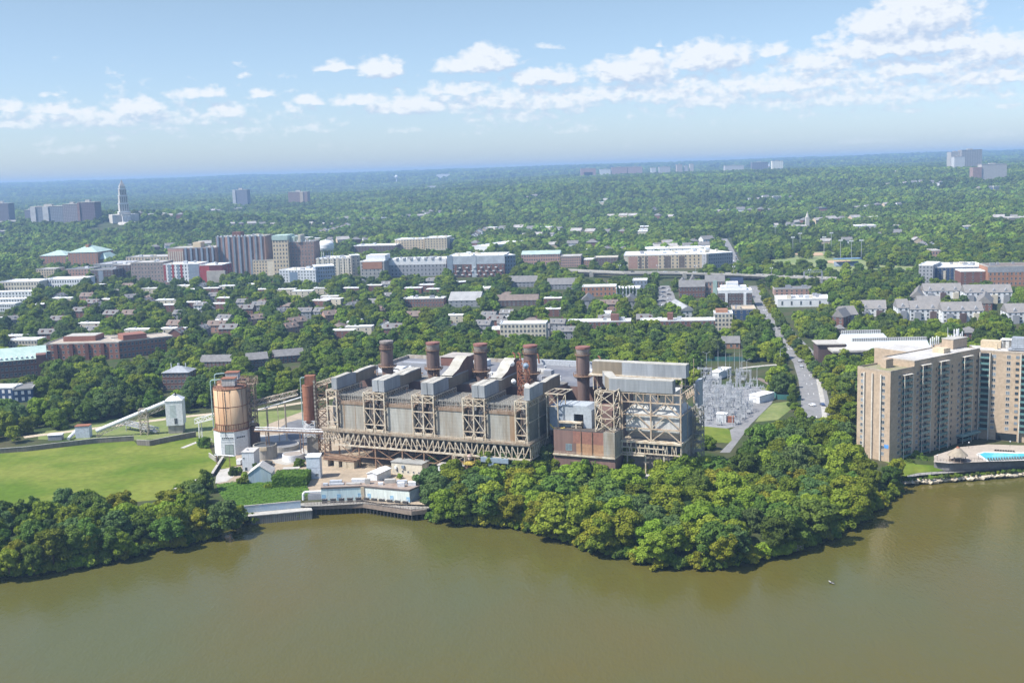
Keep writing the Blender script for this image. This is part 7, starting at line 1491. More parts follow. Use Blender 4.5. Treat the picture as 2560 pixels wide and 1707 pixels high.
def fzone(px, py):
    a = 'left of the memorial tower' if px < 300 else 'right of the memorial tower' if px < 560 else 'beyond the brick towers' if px < 800 else 'beyond the dormer apartments' if px < 1120 else 'beyond the red and grey complex' if px < 1450 else 'beyond the beige complex' if px < 1780 else 'beyond the baseball fields' if px < 2200 else 'beyond the modern apartments'
    b = 'low' if py > 570 else 'midway' if py > 510 else 'high'
    return b+' on slope '+a
# ---------------------------------------------------------------- houses
def house_proto(kind, detail):
    """returns list of (part name, mesh, children)"""
    w, d, h, rh, wl, rf, ro = kind; b = MB(); b.box(-w/2,w/2,-d/2,d/2,-3,h)
    if ro == 'gable': b.v += [(-w/2,-d/2,h),(-w/2,d/2,h),(-w/2,0,h+rh),(w/2,-d/2,h),(w/2,d/2,h),(w/2,0,h+rh)]; k = len(b.v)-6; b.f += [(k,k+2,k+1),(k+3,k+4,k+5)]; b.m += [0,0]
    r = MB()
    if ro == 'flat': r.box(-w/2-.2,w/2+.2,-d/2-.2,d/2+.2,h,h+.5)
    elif ro == 'gable':
        for sg in (-1,1): r.hexa([(-w/2-.4,sg*(d/2+.5),h-.5*rh/(d/2)),(w/2+.4,sg*(d/2+.5),h-.5*rh/(d/2)),(w/2+.4,0,h+rh),(-w/2-.4,0,h+rh),(-w/2-.4,sg*(d/2+.5),h-.5*rh/(d/2)+.25),(w/2+.4,sg*(d/2+.5),h-.5*rh/(d/2)+.25),(w/2+.4,0,h+rh+.25),(-w/2-.4,0,h+rh+.25)])
    else: r.hip(-w/2,w/2,-d/2,d/2,h,h+rh)
    parts = [('wall', b.mesh('wall', wl), None), ('roof', r.mesh('roof', rf), None)]
    if ro != 'flat': c = MB(); c.box(w*.2,w*.2+1.2,.3,1.3,h,h+rh+1.3); parts.append(('chimney', c.mesh('chimney', BRICK), None))
    else: c = MB(); c.box(-w*.2,-w*.2+1.6,0,1.4,h+.5,h+1.6); parts.append(('roof_unit', c.mesh('roof_unit', GALV), None))
    if detail:
        me = winmesh(1.0,1.4)
        for x in (-.3,0,.3):
            for z in ((1.0,3.9) if h > 5 else (1.0,)): parts.append(('window', me, (x*w,-d/2,z,0)))
        parts.append(('window', me, (w/2,0,1.2,PI/2)))
        if ro == 'gable': # dormers
            dm = MB()
            for x in (-.25,.22): dm.box(x*w-.7,x*w+.7,-d*.38,-d*.1,h+.2,h+rh*.75)
            parts.append(('dormer', dm.mesh('dormer', wl), None))
    return parts
KN = [((15,10,6,3.4,BRICK,ROOFG,'gable'),'red brick house with a grey gable roof'),((13,10,6.4,3.2,GREYW,ROOFG,'gable'),'grey house with a grey gable roof'),((16,10,6,3.6,BRICKP,ROOFN,'gable'),'pale brick house with a brown gable roof'),
      ((18,9,6.5,0,BRICK,ROOFW,'flat'),'brick row house with a flat white roof'),((12,9,6,3,WHITE,ROOFG,'gable'),'white house with a grey gable roof'),((14,10,6,2.8,BEIGE,ROOFN,'hip'),'beige house with a brown hipped roof'),((22,9,6.5,0,CREAM,ROOFW,'flat'),'cream row house with a flat white roof'),((12,10,7,3.2,BRICK,mat('red_shingle',(.42,.12,.09)),'gable'),'brick house with a bright red roof')]
NEARP = [house_proto(k, True) for k, _ in KN]
FK = [((14,11,7,3.5,WHITE,ROOFG,'gable'),'white house with grey roof'),((13,11,7,3.5,BRICK,ROOFG,'hip'),'brick house with grey hipped roof'),((16,11,7,3.5,BEIGE,mat('pale_shingle',(.36,.34,.32)),'gable'),'beige house with pale roof'),((18,12,7.5,0,CREAM,ROOFW,'flat'),'cream building with a flat white roof')]
FARP = [house_proto(k, False) for k, _ in FK]
def put_house(parts, x, y, rot, lab, grp, s=1, z=None):
    z = hz(x, y) if z is None else z; o = bpy.data.objects.new('house', None); COL.objects.link(o); o.location = (x,y,z); o.rotation_euler = (0,0,rot); o.scale = (s,s,s); tag(o, lab, 'house', grp)
    for nm, me, loc in parts:
        c = bpy.data.objects.new(nm, me); COL.objects.link(c); c.parent = o
        if loc: c.location = loc[:3]; c.rotation_euler = (0,0,loc[3])
HS = []
def near_house(px, py, k, rot=-8, zone='', uniq=None):
    g = G(px, py); x, y = g.x, g.y
    if any((x-a)**2+(y-b)**2 < 15**2 for a, b in HS): return False
    w, d, h = KN[k][0][:3]; fr = (fw(((x,y),rot), -w/2, -d/2), rot)
    if any(excluded(*fw(fr, a*w, b*d)) for a in (0,.5,1) for b in (0,.5,1)): return False
    HS.append((x, y)); zz = hzone(px, py); put_house(NEARP[k], x, y, rad(rot), KN[k][1]+' '+zz, KN[k][1]+'s '+zz); clear_h(fr, w, d, h+2); return True
def clear_h(fr, w, d, h):
    n = len(EXC); clear_raw(fr, w, d, max(8, min(60, (12.5-.55*h)*fr[0][1]/128)))
    for P in EXC[n:]: rasterize(P)
rr = random.Random(77)
# hand placed houses (pixel, kind)
for (px, py, k, rot) in [(205,792,0,-8),(232,800,4,60),(150,815,0,-8),(175,820,4,30),(330,800,2,-8),(372,806,2,-8),(455,800,1,-8),(480,812,1,-8),(520,790,1,80),(545,798,2,60),(640,812,2,30),(665,828,2,-8),(720,835,2,50),(742,820,2,40),(765,795,1,-8),(700,795,1,60),(830,802,2,30),(848,815,2,50),(880,780,1,60),(905,790,2,70),(920,800,1,20),(942,792,2,60),(860,845,3,-8),(900,835,6,-8),
    (430,778,3,-8),(470,778,3,-8),(555,775,3,-8),(590,782,7,-8),(618,786,0,-8),(650,778,1,-8),(568,760,3,-8),(420,765,6,-8),(160,760,6,-8),(300,745,1,-8),(330,758,1,20),(530,735,3,-8),(560,740,3,-8),(380,735,6,-8),(10,800,1,10),(30,815,1,30),(60,830,1,-8),(95,800,1,60),(40,858,3,-8),(1010,772,1,-8),(1040,782,1,-8),(1145,806,6,-8),(1180,820,3,-8),(1035,735,3,-8),(1090,738,3,-8),(935,728,3,-8),(1000,742,3,-8),(1040,805,2,-8),
    (1150,720,3,30),(1175,712,3,30),(1260,795,6,-8),(1385,790,3,-8),(1385,762,3,-8),(1462,790,6,-8),(1490,772,1,60),(1600,770,6,-8),(810,868,5,20),(1800,905,1,-8),(705,860,5,-8),(15,905,1,30),(30,890,1,60),(2475,735,1,-8),(2535,735,5,-8),(2060,770,1,20),(880,735,3,-8),(760,742,6,-8),(800,735,6,-8),(660,738,3,-8),(690,745,6,-8)]:
    near_house(px, py, k, rot, 'among the trees of the old town')
n = 0
for t in range(2500):
    px = rr.uniform(-60, 1650); py = rr.uniform(712, 850); 
    if n >= 80: break
    if near_house(px, py, rr.choice([0,1,2,3,3,4,5,6,1]), rr.choice([-8,-8,82,-20]), 'among the trees of the old town'): n += 1
n = 0
for t in range(400):
    if n >= 215: break
    px = rr.uniform(-40, 2600); py = 470+(625-470)*rr.random()**.75 if px < 1300 else 425+(640-425)*rr.random()**.8
    g = G(px, py); rot = rr.choice([-8,-8,82,-30,20]); st = rr.uniform(22, 30); m = rr.randint(2, 8)
    for q in range(m):
        x = g.x+math.cos(rad(rot))*st*(q-m/2)+rr.uniform(-3,3); y = g.y+math.sin(rad(rot))*st*(q-m/2)+rr.uniform(-3,3)
        if y > 5200 or y < 1500 or any((x-a)**2+(y-b)**2 < 19**2 for a, b in HS) or excluded(x, y) or excluded(x+8, y) or excluded(x-8, y): continue
        pp, qq = ppx(x, y, hz(x, y))
        if not -30 < pp < 2590: continue
        k = rr.choice([0,0,1,2,2,3]); HS.append((x,y)); s = rr.uniform(.8,1.35); zz = fzone(pp, qq); put_house(FARP[k], x, y, rad(rot), FK[k][1]+' '+zz, FK[k][1]+'s '+zz, s); n += 1
        c = max(16, min(90, .034*y)); dv = Vector((x,y)).normalized()*c; EXC.append([(x-8,y+5),(x+8,y+5),(x+8-dv.x,y-dv.y),(x-8-dv.x,y-dv.y)]); rasterize(EXC[-1])
# ---------------------------------------------------------------- trees
def leaf_mat(name, c, c2, rng=.34, hue=.016):
    m = bpy.data.materials.new(name); m.use_nodes = True; nt = m.node_tree; N = nt.nodes; L = nt.links; b = N['Principled BSDF']; b.inputs['Roughness'].default_value = .7; b.inputs['Specular IOR Level'].default_value = .15
    tc = N.new('ShaderNodeTexCoord'); n = N.new('ShaderNodeTexNoise'); n.inputs['Scale'].default_value = .45; n.inputs['Detail'].default_value = 3; L.new(tc.outputs['Object'], n.inputs['Vector'])
    oi = N.new('ShaderNodeObjectInfo'); mx = N.new('ShaderNodeMix'); mx.data_type = 'RGBA'; mr = N.new('ShaderNodeMapRange'); L.new(n.outputs['Fac'], mr.inputs[0]); mr.inputs[1].default_value = .35; mr.inputs[2].default_value = .65; L.new(mr.outputs[0], mx.inputs[0]); mx.inputs[6].default_value = (*c,1); mx.inputs[7].default_value = (*c2,1)
    hs = N.new('ShaderNodeHueSaturation'); L.new(mx.outputs[2], hs.inputs['Color']); q = N.new('ShaderNodeMapRange'); L.new(oi.outputs['Random'], q.inputs[0]); q.inputs[3].default_value = 1-rng; q.inputs[4].default_value = 1+rng*1.2; L.new(q.outputs[0], hs.inputs['Value'])
    w = N.new('ShaderNodeMath'); w.operation = 'FRACT'; w2 = N.new('ShaderNodeMath'); w2.operation = 'MULTIPLY'; w2.inputs[1].default_value = 13.7; L.new(oi.outputs['Random'], w2.inputs[0]); L.new(w2.outputs[0], w.inputs[0])
    q2 = N.new('ShaderNodeMapRange'); L.new(w.outputs[0], q2.inputs[0]); q2.inputs[3].default_value = .5-hue*1.3; q2.inputs[4].default_value = .5+hue; L.new(q2.outputs[0], hs.inputs['Hue']); 
    if name == 'leaves_far_green':
        ln = N.new('ShaderNodeTexNoise'); ln.inputs['Scale'].default_value = .0035; ln.inputs['Detail'].default_value = 4; L.new(oi.outputs['Location'], ln.inputs['Vector']); lr = N.new('ShaderNodeMapRange'); L.new(ln.outputs['Fac'], lr.inputs[0]); lr.inputs[1].default_value = .35; lr.inputs[2].default_value = .65; lr.inputs[3].default_value = .62; lr.inputs[4].default_value = 1.3
        h2 = N.new('ShaderNodeHueSaturation'); L.new(hs.outputs[0], h2.inputs['Color']); L.new(lr.outputs[0], h2.inputs['Value']); hs = h2
    L.new(hs.outputs[0], b.inputs['Base Color'])
    tr = N.new('ShaderNodeBsdfTranslucent'); L.new(hs.outputs[0], tr.inputs[0]); ms = N.new('ShaderNodeMixShader'); ms.inputs[0].default_value = .34; out = N['Material Output']; L.new(b.outputs[0], ms.inputs[1]); L.new(tr.outputs[0], ms.inputs[2]); L.new(ms.outputs[0], out.inputs[0]); return m
LFM = leaf_mat('leaves_mid_green', (.165,.235,.020), (.215,.285,.032)); LFD = leaf_mat('leaves_dark_green', (.088,.150,.024), (.125,.195,.032)); LFY = leaf_mat('leaves_yellow_green', (.20,.235,.016), (.27,.275,.03), .15, .015); LFG = leaf_mat('leaves_grey_green', (.10,.165,.045), (.13,.19,.058), .15)
LFF = leaf_mat('leaves_far_green', (.100,.168,.020), (.160,.230,.030), .5)
def crown(name, m, seed, R=7., H=11., nl=16, nf=2600, ls=.75, z0=3., spread=1.0, nj=.55, nlow=.35):
    r2 = np.random.RandomState(seed); lobes = []
    for i in range(nl):
        a = i*2.4+r2.uniform(-.7,.7); t = (i+.5)/nl; zz = z0+H*(.10+.78*t)+r2.uniform(-.06,.06)*H; rad_ = R*math.sqrt(max(.03, 1-((t-.30)/.76)**2))*.72*spread*r2.uniform(.45,1.2); lr = R*r2.uniform(.20,.40)*(1-.2*t)
        lobes.append((rad_*math.cos(a), rad_*math.sin(a), zz, lr, lr*r2.uniform(.7,1.0)))
    lobes.append((0,0,z0+H*.45,R*.56,H*.40)); lob = np.array(lobes); A = lob[:,3]**2; A = A/A.sum(); V = []; F = []; tot = 0
    k = r2.choice(len(lob), size=nf*3, p=A); d = r2.normal(size=(nf*3,3)); d /= np.linalg.norm(d,axis=1)[:,None]; d[:,2] = np.where(d[:,2]<-.35, -d[:,2]*.6, d[:,2]); L_ = lob[k]; jit = r2.uniform(.84,1.16,size=nf*3)
    P = L_[:,:3]+d*np.stack([L_[:,3],L_[:,3],L_[:,4]],1)*jit[:,None]; ok = np.ones(len(P),bool)
    for j in range(len(lob)):
        q = (P-lob[j,:3])/np.array([lob[j,3],lob[j,3],lob[j,4]]); ok &= (np.linalg.norm(q,axis=1) > .80)|(k==j)
    P = P[ok][:nf]; d = d[ok][:nf]; n = d+r2.normal(scale=nj,size=d.shape); n /= np.linalg.norm(n,axis=1)[:,None]
    up = r2.normal(size=n.shape); a_ = np.cross(n,up); a_ /= np.linalg.norm(a_,axis=1)[:,None]; b_ = np.cross(n,a_); s = ls*r2.uniform(.6,1.25,size=(len(P),1)); a_ *= s; b_ *= s*.8
    V = np.concatenate([P-a_-b_*.4, P+a_*.3-b_, P+a_+b_*.4, P-a_*.3+b_],axis=0); m_ = len(P); F = [(i,i+m_,i+2*m_,i+3*m_) for i in range(m_)]; V = [tuple(v) for v in V]
    # solid inner mass so that crowns are not see-through everywhere
    bm = bmesh.new()
    for lx,ly,lz,lr,lh in lobes:
        mt = Matrix.Translation((lx,ly,lz)) @ Matrix.Diagonal((lr*.80,lr*.80,lh*.80,1)); bmesh.ops.create_icosphere(bm, subdivisions=1, radius=1, matrix=mt)
    k0 = len(V); bm.verts.index_update(); V += [tuple(v.co) for v in bm.verts]; F += [tuple(k0+v.index for v in f.verts) for f in bm.faces]; bm.free()
    me = bpy.data.meshes.new(name); me.from_pydata(V, [], F); me.materials.append(m); me.update(); return me
def trunk(H, r=.35, spread=3.5, seed=1):
    r2 = random.Random(seed); b = MB(); b.cyl(0,0,-.6,H*.45,r,r*.7,7,cap=False)
    for k in range(5): a = 2*PI*k/5+r2.random(); b.tube([(0,0,H*.38),(math.cos(a)*spread*.5,math.sin(a)*spread*.5,H*.62),(math.cos(a)*spread,math.sin(a)*spread,H*.85)], r*.3, 5)
    return b.mesh('trunk', BARK)
TREES = []   # (category of look, crown mesh, trunk mesh, R)
for i, (m, R, H, nl, sp, look) in enumerate([(LFM,7,11.5,26,1,'mid-green'),(LFM,6,12.5,22,.95,'mid-green'),(LFD,6.6,11.5,26,1.05,'dark green'),(LFD,5.6,13,22,.9,'dark green'),(LFG,6.6,10.5,30,1.15,'grey-green'),(LFY,6.8,11,26,1.08,'yellow-green'),(LFM,4.4,8.5,16,1,'mid-green')]):
    TREES.append((look, crown('crown', m, 10+i, R, H, nl, 5200 if i < 6 else 2600, .44 if i < 6 else .38, .9, sp), trunk(H, .38, R*.5, i), R))
BUSH = [crown('foliage', m, 40+i, 2.2, 2.6, 7, 500, .38, .1) for i, m in enumerate((LFM, LFD, LFY))]
FARC = [crown('crown', LFF, 60+i, 6.8, 8.2, 8, 420, 1.15, .8, .85, .18) for i in range(4)]
CYP = crown('crown', LFD, 90, 1.6, 12, 14, 600, .5, .8, .4)
def tree(k, x, y, z, s, rot, lab, grp, nm='tree', bushes=None, sz=None):
    if bushes is None: look, cm, tm, R = TREES[k]
    o = bpy.data.objects.new(nm, None); COL.objects.link(o); o.location = (x,y,z); o.rotation_euler = (0,0,rot); o.scale = (s,s,sz or s*rr.uniform(.9,1.1)); tag(o, lab, 'tree', grp)
    c = bpy.data.objects.new('crown', cm); COL.objects.link(c); c.parent = o; t = bpy.data.objects.new('trunk', tm); COL.objects.link(t); t.parent = o; return o
def bush(k, x, y, z, s, lab, grp=None):
    o = bpy.data.objects.new('bush', BUSH[k]); COL.objects.link(o); o.location = (x,y,z); o.rotation_euler = (0,0,rr.uniform(0,6)); o.scale = (s,s,s*.95); tag(o, lab, 'bush', grp)
def sizelab(s): return 'small' if s < .75 else ('tall' if s > 1.05 else 'medium')
def pip(x, y, P): return inside(x, y, P)
def grove(polypx, sp, zone, weights, smin, smax, z=5, avoid=True, lim=999):
    """scatter individual trees over a ground polygon given by pixel corners"""
    global NT
    P = [G(a,b,4) for a,b in polypx]; xs = [p.x for p in P]; ys = [p.y for p in P]; x = min(xs); n = 0
    cand = []
    while x < max(xs):
        y = min(ys)
        while y < max(ys): cand.append((x+rr.uniform(-.42,.42)*sp, y+rr.uniform(-.42,.42)*sp)); y += sp
        x += sp
    rr.shuffle(cand)
    for x, y in cand:
        if n >= lim or not pip(x, y, P): continue
        if avoid and excluded(x, y): continue
        k = rr.choices(range(7), weights)[0]; s = rr.uniform(smin, smax)
        QT.append((math.hypot(x, y), k, x, y, z-.3, s, zname(x, y, zone))); n += 1
    return n
WB = [5,4,4,3,3,1.5,1]
MG = [(1062,1262),(1070,1215),(1170,1200),(1340,1178),(1560,1180),(1700,1180),(1800,1200),(1842,1188),(1866,1142),(1925,1118),(2035,1085),(2105,1100),(2140,1165),(2215,1200),(2245,1212),(2170,1262),(2120,1300),(2040,1345),(1940,1375),(1830,1405),(1640,1402),(1510,1372),(1400,1336),(1290,1306),(1150,1292),(1065,1285)]
n1 = grove(MG, 9.6, 'wood', WB, .68, 1.38, 3.8, avoid=False)
n2 = grove([(-160,1318),(0,1300),(80,1292),(150,1275),(230,1270),(280,1285),(380,1300),(430,1275),(450,1245),(500,1232),(548,1240),(590,1290),(560,1328),(470,1348),(400,1358),(300,1378),(100,1420),(-160,1445)], 8.8, 'bank', [5,4,5,4,2,1.5,1], .58, 1.12, 3.8)
# single, recognisable trees
for (px, py, k, s, lab) in [(1500,1355,5,1.0,'large yellow-tinged tree hanging over the river left of the point'),(1350,1310,5,.85,'yellow-green tree at the waterline below the brown annex'),(1810,1395,5,.75,'bright yellow-green vine covered tree at the tip of the wood'),(2140,1285,5,.95,'pale yellow-green tree leaning over the water at the right end of the wood'),(1720,1185,3,.95,'dark tree in front of the right corner of the boiler unit'),(1085,1180,4,.62,'small round grey-green tree in front of the boiler trusses'),
    (510,1120,2,.55,'dark bushy tree left of the white silo base'),(495,1262,4,.8,'greyish tree at the lower corner of the field above the path'),(440,1330,0,.85,'vine covered green tree beside the left river path'),(748,1168,0,.42,'small green tree between the round white tank and the tower shed'),(585,1190,2,.38,'small dark conical bush tree beside the blue gabled shed'),(1785,940,1,.4,'small round tree on the substation lawn, left of its neighbour'),(1815,942,6,.6,'small conical tree on the substation lawn, right of its neighbour'),(1750,898,6,.5,'small tree in front of the green screen fence'),
    (1770,1125,0,.62,'green tree at the right corner of the plant by the substation road'),(2240,1190,5,.62,'yellow-green tree below the end face of the apartment tower'),(600,1300,0,.5,'low vine covered tree at the end of the river path'),(560,1320,0,.55,'vine covered tree at the waterline left of the sheet pile wall')]:
    g = G(px, py, 4.5); tree(k, g.x, g.y, 4.2, s, rr.uniform(0,6), lab, None); NT += 1
g = G(1648,1420,.5); bush(2, g.x, g.y, .1, 1.5, 'bright green bush standing in the water at the tip of the wood')
for (px,py,k,s) in ((1845,1392,2,1.5),(1880,1390,2,1.6),(1790,1402,1,1.3),(1900,1380,0,1.4),(1260,1304,2,1.3),(1130,1296,2,1.2),(1090,1290,0,1.4),(1310,1312,2,1.3),(2100,1318,2,1.3),(2060,1335,0,1.4),(620,1300,0,1.4),(640,1302,0,1.0),(520,1342,0,1.5),(470,1352,0,1.4),(590,1316,0,1.4),(750,1290,0,.8),(640,1283,0,.9),(672,1278,0,1.1),(700,1272,1,.9),(742,1268,0,1.3),(752,1276,2,1.2),(610,1290,0,1.2)): g = G(px,py,1); bush(k,g.x,g.y,.6,s,'leafy bush at the waterline of the riverbank','bushes along the waterline')
for k in range(96):
    px = -25+k*6.3 if k < 92 else 600; px = px if k < 92 else 610
    if k >= 92: break
    y = np.interp(px, [a for a, b in SHORE], [b for a, b in SHORE]); g = G(px, y-rr.uniform(-2,7), .8); bush(rr.choice((0,0,1,2)), g.x, g.y, .4, rr.uniform(.9,1.9), 'leafy waterline bush '+('at the left picture edge' if px < 160 else 'below the grass field' if px < 360 else 'left of the sheet pile wall'), 'waterline bushes of the left bank')
for k in range(140):
    px = 1075+k*8.4; y = np.interp(px, [a for a, b in SHORE], [b for a, b in SHORE]); g = G(px, y-rr.uniform(-1,8), .8); bush(rr.choice((0,0,1,2)), g.x, g.y, .4, rr.uniform(.9,2.1), 'leafy waterline bush '+('right of the dock' if px < 1250 else 'below the boiler truss' if px < 1450 else 'at the left of the wooded point' if px < 1640 else 'at the tip of the wooded point' if px < 1860 else 'on the right flank of the wooded point' if px < 2120 else 'near the pale rocks'), 'waterline bushes of the riverside wood')
for k in range(26): px = 2262+k*13; g = G(px, np.interp(px,[2264,2395,2560],[1200,1190,1177])-4, 3); bush(rr.choice((0,1)),g.x,g.y,1.9,rr.uniform(.4,.75),'low green bush on the bank above the pale rocks','bushes on the right bank')
for (px,py,s) in ((2262,1150,1.5),(2290,1148,1.7),(2275,1160,1.2),(2310,1152,1.2)): g = G(px,py,4); bush(1,g.x,g.y,3.4,s,'dark shrub at the foot of the apartment tower','dark shrubs at the apartment tower')
for (px,py,k,s) in ((595,1185,1,1.3),(612,1195,0,1.1),(606,1210,0,1.2),(630,1165,0,.9),(670,1220,0,.8),(1000,1195,0,.8),(895,1165,0,.8),(445,1222,0,.9),(470,1215,2,.9)): g = G(px,py,5); bush(k,g.x,g.y,5,s,'green bush beside the yard buildings','bushes in the yard')
# dead branches
T = Thing('dead_tree','pale dead fallen branches at the waterline near the tip of the wood','dead tree',WF,tuple(G(1975,1378,.5))); g = G(1975,1378,.5); b = MB()
for k in range(26): a_ = rr.uniform(0,PI); l = rr.uniform(2,5); b.tube([(g.x,g.y,.6),(g.x+math.cos(a_)*l*.5,g.y-1,1.4+rr.uniform(0,1)),(g.x+math.cos(a_)*l,g.y-1-math.sin(a_),rr.uniform(.6,3.4))],.07,4)
T.part('branch', b, mat('bleached_wood',(.42,.37,.34)))
# hedge and ivy
def leafy_box(name, lab, x0, x1, y0, y1, z0, z1, m, nf, cat='hedge'):
    r2 = np.random.RandomState(5); V = []; F = []
    def add(P, n):
        n = np.array(n)+r2.normal(scale=.4,size=3); n /= np.linalg.norm(n); u = np.cross(n, r2.normal(size=3)); u /= np.linalg.norm(u); v = np.cross(n,u); s = r2.uniform(.25,.5); k = len(V); V.extend([tuple(P-u*s),tuple(P-v*s),tuple(P+u*s),tuple(P+v*s)]); F.append((k,k+1,k+2,k+3))
    for i in range(nf):
        f = r2.rand()
        if f < .5: add(np.array([r2.uniform(x0,x1),r2.uniform(y0,y1),z1+r2.normal()*.15]), (0,0,1))
        elif f < .85: add(np.array([r2.uniform(x0,x1),y0+r2.normal()*.12,r2.uniform(z0,z1)]), (0,-1,0))
        else: add(np.array([x0 if r2.rand()<.5 else x1,r2.uniform(y0,y1),r2.uniform(z0,z1)]), (-1,0,0))
    b = MB(); b.v = V; b.f = F; b.m = [0]*len(F); b.box(x0+.1,x1-.1,y0+.1,y1-.1,z0,z1-.1); return single(name, b, m, lab, cat, WF, ((x0+x1)/2,(y0+y1)/2,z0))
KUD = leaf_mat('kudzu_leaves', (.10,.18,.02), (.14,.22,.03), .1)
leafy_box('hedge','thick square ivy-covered block beside the blue gabled shed',-104.8,-90,474.5,487,5,9.6,KUD,2600)
V = []; F = []; r2 = np.random.RandomState(9); P = [G(a,b,5) for a,b in ((541,1211),(620,1200),(766,1214),(776,1232),(752,1249),(589,1274),(570,1262),(546,1230))]
for i in range(9000):
    x = r2.uniform(min(p.x for p in P),max(p.x for p in P)); y = r2.uniform(min(p.y for p in P),max(p.y for p in P))
    if not pip(x,y,P): continue
    n = np.array([0,-.2,1])+r2.normal(scale=.35,size=3); n /= np.linalg.norm(n); u = np.cross(n,r2.normal(size=3)); u /= np.linalg.norm(u); v = np.cross(n,u); s = r2.uniform(.2,.42); q = np.array([x,y,5.2+.25*math.sin(x*1.3)*math.cos(y*1.1)+r2.uniform(0,.2)]); k = len(V); V += [tuple(q-u*s),tuple(q-v*s),tuple(q+u*s),tuple(q+v*s)]; F.append((k,k+1,k+2,k+3))
b = MB(); b.v = V; b.f = F; b.m = [0]*len(F); single('ivy_leaves', b, KUD, 'bright green ivy covering the slope above the pale blue wall', 'ivy', WF, (P[0].x,P[0].y,5), kind='stuff')
g = G(*c3(930,1000)); b = MB(); leafy_box('ivy','ivy climbing the corner of the tall blue-grey shed',-119.4,-117.9,503.5,505,5,8.4,KUD,160,'ivy')
# slim cypresses
for (px, py) in ((1545,742),(1553,744),(1562,746),(1570,745),(1578,747),(1587,746)):
    g = G(px, py); o = bpy.data.objects.new('cypress_tree', None); COL.objects.link(o); o.location = (g.x,g.y,hz(g.x,g.y)); tag(o,'slim dark cypress in the row before the pale blue-grey building','tree','slim cypress trees'); c = bpy.data.objects.new('crown', CYP); COL.objects.link(c); c.parent = o; t = bpy.data.objects.new('trunk', TREES[6][2]); t.scale = (.3,.3,.6); COL.objects.link(t); t.parent = o
# park trees and road trees
for k,(px,py) in enumerate(((1918,676),(1948,677),(1970,677),(2002,678),(2022,679),(2052,679),(2116,680),(2145,680),(2176,678),(2182,672),(2222,680),(2295,692),(2022,648),(2070,646),(2005,646),(2094,645))):
    g = G(px,py); tree(rr.choice((0,1,2)), g.x, g.y, hz(g.x,g.y), rr.uniform(.8,1.15), rr.uniform(0,6), 'round green tree on the edge of the park meadow', 'round trees in the park'); NT += 1
for k in range(22):
    f = k/21; px = 1880+(2072-1880)*f**1.35; py = 716+(1000-716)*f; g = G(px+16, py); tree(rr.choice((0,1,4,5)), g.x+2, g.y, hz(g.x,g.y), rr.uniform(.62,.85), rr.uniform(0,6), 'yellowish green street tree right of the wide road, '+('near the viaduct' if k < 6 else 'beside the shopping building' if k < 12 else 'above the crossing' if k < 17 else 'opposite the library'), 'street trees right of the wide road'); NT += 1
for k in range(12): f = k/11; px = 1952+(2022-1952)*f; py = 895+(1060-895)*f; g = G(px,py); tree(rr.choice((1,3,6)), g.x-3+rr.uniform(-2,2), g.y, 5, rr.uniform(.55,.75), rr.uniform(0,6), 'dark green tree between substation and wide road, '+('near the crossing' if k < 4 else 'behind the control house' if k < 8 else 'at the road end'), 'trees between substation and road'); NT += 1
for (px,py) in ((2120,1000),(2140,960),(2100,1040),(2130,1060),(2105,960),(2080,930),(2110,915),(2150,905),(2165,950),(2090,1085),(2075,900)): g = G(px,py,5); tree(rr.choice((0,1,5,2)), g.x, g.y, 5, rr.uniform(.75,1.0), rr.uniform(0,6), 'green tree between the wide road and the apartment tower, '+('beside the library' if py < 940 else 'beside the road end' if px < 2108 else 'at the tower wall'), 'trees left of the apartment tower'); NT += 1
# tree lined edge behind the plant and belt behind the field (nearest forest trees as individuals)
LEFT = []
def scatter(y0, y1, sp, gap, jitter=.45):
    out = []; y = y0
    while y < y1:
        x = -.52*y-40
        while x < .52*y+40:
            X = x+rr.uniform(-jitter,jitter)*sp; Y = y+rr.uniform(-jitter,jitter)*sp
            if rr.random() > gap: out.append((X, Y))
            x += sp
        y += sp
    return out
cand = [(x,y) for x,y in scatter(540, 1560, 10.0, .08) if not excluded(x,y)]
def ok_near(x, y):
    p = _r.dot(Vector((x,y,5-CAMZ)))/_f.dot(Vector((x,y,5-CAMZ)))*FPX+1280; q = 853.5-_u.dot(Vector((x,y,5-CAMZ)))/_f.dot(Vector((x,y,5-CAMZ)))*FPX
    if y < 615:
        if 560 < p < 2300 and q > 1010: return False
        if p < 720 and q > (1116 if p < 92 else 1088 if p < 330 else 1052): return False
    if p > 2230 and q > 930: return False
    if 1560 < p < 2000 and q > 985 and y < 640: return False
    return -60 < p < 2640
for x, y in cand:
    if ok_near(x, y): QT.append((math.hypot(x, y), rr.choices(range(7), [5,4,5,4,2,.6,1.5])[0], x, y, hz(x,y)-.3, rr.uniform(.72,1.22), None))
QT.sort(); budget = 300-NT-10; near, rest = QT[:budget], QT[budget:]
def zone(x, y):
    p, q = ppx(x, y)
    a = 'left of the navy houses' if p < 60 else 'in front of the brick offices' if p < 420 else 'behind the rusty silos' if p < 780 else 'behind the power plant roof' if p < 1560 else 'behind the substation' if p < 1990 else 'beside the wide road' if p < 2150 else 'behind the apartment tower'
    return ('in the nearest belt ' if y < 660 else 'in the deeper belt ')+a
for d_, k, x, y, z, s, zn in near:
    look = TREES[k][0]; wood = zn is not None; zn = zn or zone(x, y); tree(k, x, y, z, s, rr.uniform(0,6.28), '%s %s tree %s' % (sizelab(s), look, zn), '%s %s trees %s' % (sizelab(s), look, zn), sz=(s*.5+.42)*rr.uniform(.82,1.1) if wood else None)
rest = [(x, y, z, s) for d_, k, x, y, z, s, zn in rest]
print('TREES', NT, len(near), 'groves', n1, n2)
